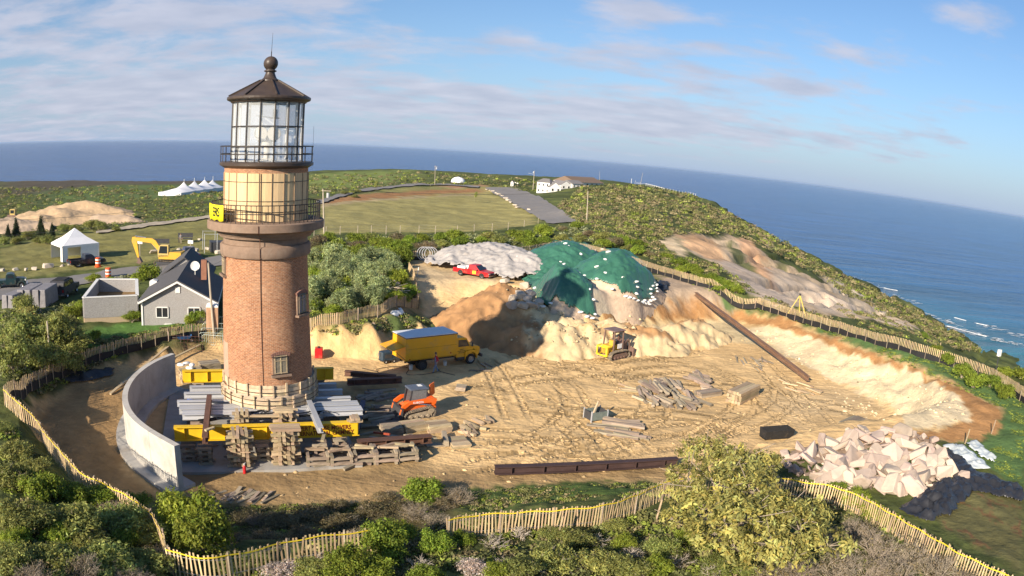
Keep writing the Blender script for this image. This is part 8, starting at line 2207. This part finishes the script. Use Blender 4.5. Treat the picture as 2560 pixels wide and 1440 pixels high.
for x, y, z, R, _, _2 in lp:
    m_ = Vector((x * .35, y * .35, z * .35)); e_ = Vector((x, y, z)); tb.tube((0, 0, -.2), m_, .13, .08, 6); tb.tube(m_, e_, .08, .03, 5)
    for k in range(7): f_ = e_ + Vector((pr_.gauss(0, R * .6), pr_.gauss(0, R * .6), abs(pr_.gauss(0, R * .5)))); tb.tube(e_, f_, .03, .012, 4)
tb.build('trunk', M_TWIG, tree_t)
# foreground shrubs, group by group
FG = 'shrubs across the foreground'
plants('olive', [(35,1125,58),(88,1170,52),(30,1190,66),(60,1290,95),(175,1300,100),(300,1300,85),(370,1330,70),(120,1390,95),(250,1395,95),(360,1410,75),(20,1400,80),(215,1345,70),(8,1065,36)], 'olive green shrub in the thicket at lower left outside the picket fence', 'olive shrubs at lower left', .72)
plants('bright', [(105,1215,70),(240,1240,56),(190,1235,55),(330,1255,50),(45,1185,45),(310,1345,46),(140,1340,48),(40,1340,50),(150,1225,40)], 'brighter green shrub in the thicket at lower left outside the picket fence', 'bright shrubs at lower left', .78)
plants('bare', [(205,1420,75),(320,1435,70),(80,1440,70),(270,1265,45),(390,1390,50),(350,1300,40)], 'grey twiggy bush among the lower left shrubs', 'twiggy bushes at lower left', .9)
plants('brown', [(620,1290,50),(700,1300,60),(780,1285,65),(860,1300,62),(930,1275,55),(1000,1265,48),(840,1262,42),(660,1335,48),(760,1330,46),(960,1240,38),(1110,1262,45),(590,1345,40)], 'dry brown green scrub on the bank behind the foreground fence', 'dry scrub on the near bank', .55)
plants('bare', [(1040,1275,55),(1110,1235,50),(1150,1240,48),(900,1335,40),(640,1300,38),(1090,1300,50)], 'bare grey bush on the bank behind the foreground fence', 'bare bushes on the near bank', .8)
plants('silverbare', [(1050,1402,62),(1240,1345,60),(1300,1330,50),(1255,1400,55),(1490,1345,50),(1440,1400,60),(1330,1410,55),(1585,1380,50),(800,1385,45),(1700,1395,50),(1780,1420,55)], 'silvery leafless bush in front of the foreground fence', 'leafless silvery bushes in the foreground', .75)
plants('bright', [(870,1415,70),(1095,1352,52),(940,1425,55),(1010,1330,46),(1640,1412,45),(1160,1345,34),(1060,1436,50),(1720,1340,40),(2130,1245,48),(2190,1275,46),(2095,1222,34),(2230,1300,30),(1560,1352,36),(1240,1425,40)], 'bright green shrub close in front of the foreground fence', 'bright shrubs along the foreground fence', .9)
plants('olive', [(1180,1300,40),(560,1405,50),(1380,1395,75),(1300,1420,60),(1500,1400,70),(1580,1420,62),(1440,1345,55),(1660,1370,55),(1380,1330,42),(1800,1410,55),(640,1395,45),(780,1420,55),(1540,1310,38),(1880,1420,50)], 'dark olive shrub in the shaded hollow below the foreground fence', 'olive shrubs in the near hollow', .7)
plants('bare', [(2150,1330,75),(2200,1370,85),(2280,1385,80),(2100,1410,85),(2240,1430,85),(2350,1420,75),(2000,1425,70),(2180,1430,70),(2420,1445,60),(2300,1345,45),(2060,1350,45),(1930,1425,60),(2480,1470,50)], 'grey brown twiggy bush between the yellow tree and the lower right fence', 'twiggy bushes at lower right', .9)
plants('bare', [(1840,1130,45),(1910,1165,48),(1960,1210,42),(1900,1200,40)], 'grey twiggy bush behind the yellow leaved tree by the rubble', 'twiggy bushes by the rubble', .9)
# left edge trees and around the house
plants('olive', [(60,810,78),(140,820,72),(30,880,70),(110,890,66),(180,850,58),(60,760,36),(180,905,40)], 'olive tree with pale leaf tips at the left edge above the fence', 'olive trees at the left edge', 1.1)
plants('yellow', [(75,790,48),(40,850,46),(140,800,36)], 'pale yellow leaved shrub among the left edge trees', 'pale shrubs at the left edge', .9)
plants('bright', [(205,770,28),(178,778,26),(250,720,26),(280,705,22),(232,695,22),(330,790,26),(490,790,30),(475,800,20),(345,770,18),(375,680,34),(350,690,24),(240,840,20)], 'green shrub close round the shingled house and enclosure', 'shrubs round the house', .9)
# thicket right of the shaft
r5 = random.Random(15)
TH = [(775,625),(840,612),(930,600),(1010,612),(1010,640),(1035,720),(1035,745),(960,755),(870,775),(775,790)]
def scatter(poly, n, mind, seed):
    r = random.Random(seed); P = np.array(poly); lo, hi = P.min(0), P.max(0); out = []; k = 0
    while len(out) < n and k < 6000:
        k += 1; x, y = r.uniform(lo[0], hi[0]), r.uniform(lo[1], hi[1])
        if poly_sd(np.array([x]), np.array([y]), P)[0] > 0: continue
        if any((x - a) ** 2 + ((y - b) * 1.5) ** 2 < mind ** 2 for a, b in out): continue
        out.append((x, y))
    return out
for x, y in scatter([(775,640),(960,640),(1000,680),(960,720),(930,755),(775,785)], 26, 28, 3): plant('silver', x, y, r5.uniform(24, 42), 'silver green shrub in the thicket right of the brick shaft', 'silver shrubs right of the shaft', 1.15)
for x, y in scatter(TH, 36, 27, 4): plant('bright', x, y, r5.uniform(22, 36), 'bright green shrub in the thicket right of the brick shaft', 'bright shrubs right of the shaft', .95)
for x, y in scatter([(775,590),(1000,590),(1200,588),(1330,580),(1440,560),(1600,600),(1640,640),(1560,622),(1440,596),(1300,606),(1000,618),(775,625)], 44, 24, 6): plant(r5.choice(['bright', 'bright', 'olive', 'brown']), x, y, r5.uniform(16, 30), 'shrub in the hedge like belt between the lawn and the back fence', 'shrubs in the belt behind the site', .9)
for x, y in scatter([(1650,630),(1740,665),(1860,730),(1800,720),(1700,670)], 12, 22, 8): plant('bright', x, y, r5.uniform(14, 24), 'bright shrub just beyond the cliff edge fence', 'shrubs beyond the cliff fence', .8)
plants('bright', [(2380,862,24),(2420,872,30),(2450,885,34),(2490,890,30),(2530,905,34),(2345,850,18),(2310,838,14),(2555,930,30),(2510,930,26)], 'bright green shrub beyond the cliff fence at the right border', 'shrubs beyond the fence at right', 1.0)
# conifers and far trees
plants('conifer', [(40,565,20),(102,560,22),(20,575,16),(130,575,16)], 'dark conifer in front of the sand stockpile at far left', 'conifers at far left', 2.0, cat='tree')
plants('olive', [(160,566,22),(190,572,22),(230,560,24),(255,565,20),(70,585,22),(120,598,24),(95,600,18),(40,600,20),(10,600,20),(290,572,14)], 'shrub in the row before the sand stockpile', 'shrubs before the stockpile', .9)
plants('smalltree', [(1190,492,8),(940,466,9)], 'small lone tree on the far lawn', 'lone trees on the lawn', 3.0, cat='tree')
plants('olive', [(862,480,14),(880,478,14),(895,476,12),(888,490,12)], 'dark shrub by the far lawn edge', 'shrubs at the far lawn edge', .7)

# ------------------------------------------------------------------ scrub that reads as one mass
def scrub(name, polys, n, rpx, col_choices, label, leaves=34, seed=1, hs=.7, bare=0):
    r = np.random.default_rng(seed); P = []
    area = [abs(sum(a[0] * b[1] - b[0] * a[1] for a, b in zip(p, p[1:] + p[:1]))) for p in polys]
    for poly, ar_ in zip(polys, area):
        k = int(n * ar_ / sum(area)); A = np.array(poly, float); lo, hi = A.min(0), A.max(0); got = []
        while len(got) < k:
            q = r.uniform(lo, hi, (k * 2, 2)); q = q[poly_sd(q[:, 0], q[:, 1], A) < 0]; got += q.tolist()
        P += got[:k]
    P = np.array(P); W3 = []
    for i in range(0, len(P), 800): W3.append(G(P[i:i + 800]))
    W3 = np.concatenate(W3); d = np.sqrt(W3[:, 0] ** 2 + W3[:, 1] ** 2 + (CZ - W3[:, 2]) ** 2)
    R = r.uniform(rpx[0], rpx[1], len(P)) * d / 1800
    N = len(P) * leaves
    c = np.repeat(W3, leaves, 0); RR_ = np.repeat(R, leaves)
    dd = r.normal(size=(N, 3)); dd /= np.linalg.norm(dd, axis=1)[:, None]; dd[:, 2] = np.abs(dd[:, 2])
    c = c + dd * np.stack([RR_, RR_, RR_ * hs], 1) * (.6 + .45 * r.random(N))[:, None]
    nrm = dd + r.normal(scale=.6, size=(N, 3)) + [0, 0, .3]; nrm /= np.linalg.norm(nrm, axis=1)[:, None]
    a = np.cross(nrm, r.normal(size=(N, 3))); a /= np.linalg.norm(a, axis=1)[:, None]; b = np.cross(nrm, a)
    s = (RR_ * .26 * (.6 + .8 * r.random(N)))[:, None]
    V = np.stack([c - a * s, c + b * s * .55, c + a * s, c - b * s * .55], 1).reshape(-1, 3)
    cc_ = np.array(col_choices)[r.integers(0, len(col_choices), len(P))] * (1 + .22 * r.normal(size=(len(P), 1)))
    C = np.repeat(np.repeat(cc_, leaves, 0) * (1 + .2 * r.normal(size=(N, 1))), 4, 0)
    o = ob(name, mesh_np(name, V, np.arange(N * 4).reshape(-1, 4), [mat('scrub_leaves', (1, 1, 1), .7, var=.15, scale=.3, attr='Col', trans=.2, spec=.15)], False, np.clip(C, .01, .8)))
    return tag(o, label, 'scrub', kind='stuff')
gB, gO, gD, gT, gS = (.24, .29, .055), (.22, .22, .08), (.14, .155, .06), (.27, .225, .12), (.28, .30, .16)
scrub('scrub', [[(1445,470),(1500,462),(1600,466),(1740,492),(1850,550),(1980,615),(2090,680),(2280,770),(2420,850),(2300,830),(2120,740),(2050,690),(1930,630),(1850,590),(1760,585),(1690,585),(1640,600),(1560,600),(1440,555),(1390,520)], [(1560,600),(1640,600),(1690,640),(1780,655),(1850,700),(1960,780),(2050,790),(2160,815),(2290,840),(2200,830),(2000,770),(1820,715),(1700,680),(1600,640)], [(2080,760),(2290,815),(2420,850),(2460,885),(2300,855),(2150,815)]], 3000, (5, 11), [gB, gO, gO, gD, gT, gT], 'low green and brown scrub covering the headland and its cliff slope', 30, 3)
scrub('scrub', [[(0,470),(420,466),(560,480),(560,535),(330,565),(60,600),(0,600)], [(770,440),(1040,430),(1300,447),(1440,455),(1340,482),(1200,464),(1000,466),(880,474),(800,492),(770,480)]], 2300, (3.5, 8), [gO, gD, gD, gB, gT], 'far scrub and thicket over the land towards the sea', 26, 5)
scrub('scrub', [[(775,600),(1340,580),(1440,560),(1640,640),(1560,625),(1400,597),(1300,612),(1000,622),(1015,650),(1030,740),(775,790)], [(200,800),(180,770),(250,700),(345,690),(345,720),(230,720)], [(0,760),(200,760),(200,890),(60,940),(0,960)]], 1500, (6, 13), [gB, gO, gS, gD], 'undergrowth filling the thickets around the work site', 30, 7)
scrub('undergrowth', [[(0,1050),(60,1110),(150,1220),(320,1280),(395,1370),(430,1440),(0,1440)], [(430,1400),(930,1345),(1120,1310),(1640,1285),(1760,1240),(2000,1225),(2160,1260),(2420,1410),(2500,1440),(430,1440)]], 1500, (13, 26), [gO, gD, gD, gT, gB], 'dark undergrowth between the foreground shrubs', 40, 9, .45)
scrub('grass_tufts', [[(560,1270),(1000,1255),(1250,1225),(1690,1205),(1640,1240),(1200,1275),(930,1310),(600,1355),(540,1300)], [(790,825),(990,785),(1085,800),(1000,825),(860,840)], [(200,860),(510,800),(430,825),(200,885)], [(60,960),(200,900),(400,850),(300,885),(190,940),(100,990)]], 1700, (6, 13), [gO, gB, gT, gD], 'rough grass on the banks around the sand floor', 30, 11, .4)
scrub('grass_tufts', [[(1680,690),(1860,765),(2000,805),(2200,885),(2420,980),(2530,1040),(2520,1100),(2440,1140),(2560,1220),(2560,985),(2300,885),(2000,800)], [(1660,690),(1640,665),(1700,690)]], 1500, (3, 6), [gB, gB, (.11, .16, .045)], 'short green grass on the rim beside the cliff fence', 20, 13, .25)

# clods, pebbles and wood chips strewn over the dug sand
def clods(poly, n, smin, smax, colr, label, name, seed, hf=None):
    r = np.random.default_rng(seed); w = np.array([W(a, b, 0)[:2] for a, b in poly]) if hf is None else G(poly, 0, hf=hf)[:, :2]
    lo, hi = w.min(0), w.max(0); q = r.uniform(lo, hi, (n * 3, 2)); q = q[poly_sd(q[:, 0], q[:, 1], w) < 0][:n]
    den = fbm(q[:, 0] * .3, q[:, 1] * .3, seed, 3); q = q[den > -.15]; N = len(q)
    z = (height(q[:, 0], q[:, 1], True) if hf is None else hf(q[:, 0], q[:, 1]))
    base = np.array([(1, 0, 0), (0, 1, 0), (-1, 0, 0), (0, -1, 0), (0, 0, .8), (.6, .6, .45), (-.6, .5, .4), (-.5, -.6, .5)])
    fc = np.array([(0, 5, 4), (5, 1, 4), (1, 6, 4), (6, 2, 4), (2, 7, 4), (7, 3, 4), (3, 0, 4), (0, 1, 5), (1, 2, 6), (2, 3, 7)])
    s = smin + (smax - smin) * r.random(N) ** 3; a = r.uniform(0, 6.3, N)
    B = base[None] * (1 + .3 * r.normal(size=(N, 8, 3))) * s[:, None, None]
    X = B[..., 0] * np.cos(a)[:, None] - B[..., 1] * np.sin(a)[:, None] + q[:, :1]; Y = B[..., 0] * np.sin(a)[:, None] + B[..., 1] * np.cos(a)[:, None] + q[:, 1:]
    V = np.stack([X, Y, B[..., 2] + z[:, None] - .02], -1).reshape(-1, 3); F = (fc[None] + 8 * np.arange(N)[:, None, None]).reshape(-1, 3)
    C = np.repeat(np.array(colr) * (1 + .2 * r.normal(size=(N, 1))), 8, 0)
    return tag(ob(name, mesh_np(name, V, F, [M_SOIL], False, np.clip(C, .03, .9))), label, 'clods', kind='stuff')
clods([(500,900),(900,905),(1190,860),(1500,860),(1830,810),(2000,905),(2200,1030),(2180,1085),(1900,1130),(1690,1165),(1400,1200),(1000,1235),(600,1260),(430,1240)], 2600, .03, .16, (.50, .36, .19), 'clods and pebbles strewn over the work floor', 'sand_clods', 5)
clods([(1240,730),(1340,745),(1480,790),(1640,800),(1600,840),(1440,865),(1300,868),(1230,820)], 700, .05, .26, (.56, .43, .25), 'clods fallen down the dug spoil heap', 'spoil_clods', 6, all_h)
clods([(1840,806),(1950,825),(2150,890),(2330,960),(2430,1030),(2380,1062),(2200,1050),(2060,950)], 900, .04, .2, (.66, .54, .34), 'pale clods on the sand bank', 'bank_clods', 7, lambda x, y: height(x, y, True))
clods([(1930,1150),(2160,1080),(2330,1095),(2400,1185),(2300,1245),(2060,1210)], 900, .06, .35, (.46, .36, .29), 'small fragments between the broken concrete', 'rubble_fragments', 8, rub_h)
# ------------------------------------------------------------------ tell look-alikes apart by their place in their own row
def _pix(o):
    v = np.array(o.matrix_world.translation if False else o.location, float) - [0, 0, CZ]; v /= np.linalg.norm(v)
    return float(v @ CR) / max(float(v @ FWD), .05), float(v @ CU) / max(float(v @ FWD), .05)
_ORD = 'leftmost,second from left,third from left,fourth from left,fifth from left,sixth from left,seventh from left,eighth from left,ninth from left,tenth from left'.split(',')
_ORR = 'rightmost,second from right,third from right,fourth from right,fifth from right,sixth from right,seventh from right,eighth from right,ninth from right,tenth from right'.split(',')
_by = {}
for o in scene.objects:
    if o.parent is None and o.get('group') and o.get('label'): _by.setdefault((o['group'], o['label']), []).append(o)
for (g_, l_), os_ in _by.items():
    if len(os_) < 2 or len(os_) > 20: continue
    os_.sort(key=lambda o: _pix(o)[0]); n = len(os_)
    for i, o in enumerate(os_):
        w_ = _ORD[i] if i < (n + 1) // 2 else _ORR[n - 1 - i]
        t_ = l_ + ', ' + w_
        if len(t_.split()) <= 16: o['label'] = t_
        else: o['label'] = ' '.join(l_.split()[:16 - len(w_.split())]) + ', ' + w_

for (g_, l_), os_ in _by.items():
    if len(os_) <= 20: continue
    xs_ = sorted(_pix(o)[0] for o in os_); ys_ = sorted(_pix(o)[1] for o in os_); n = len(os_)
    for o in os_:
        x, y = _pix(o)
        v_ = 'upper' if y > ys_[n // 2] else 'lower'
        h_ = 'left' if x < xs_[n // 3] else 'right' if x > xs_[2 * n // 3] else 'middle'
        o['label'] = ' '.join(l_.split()[:13]) + ', %s %s part' % (v_, h_)
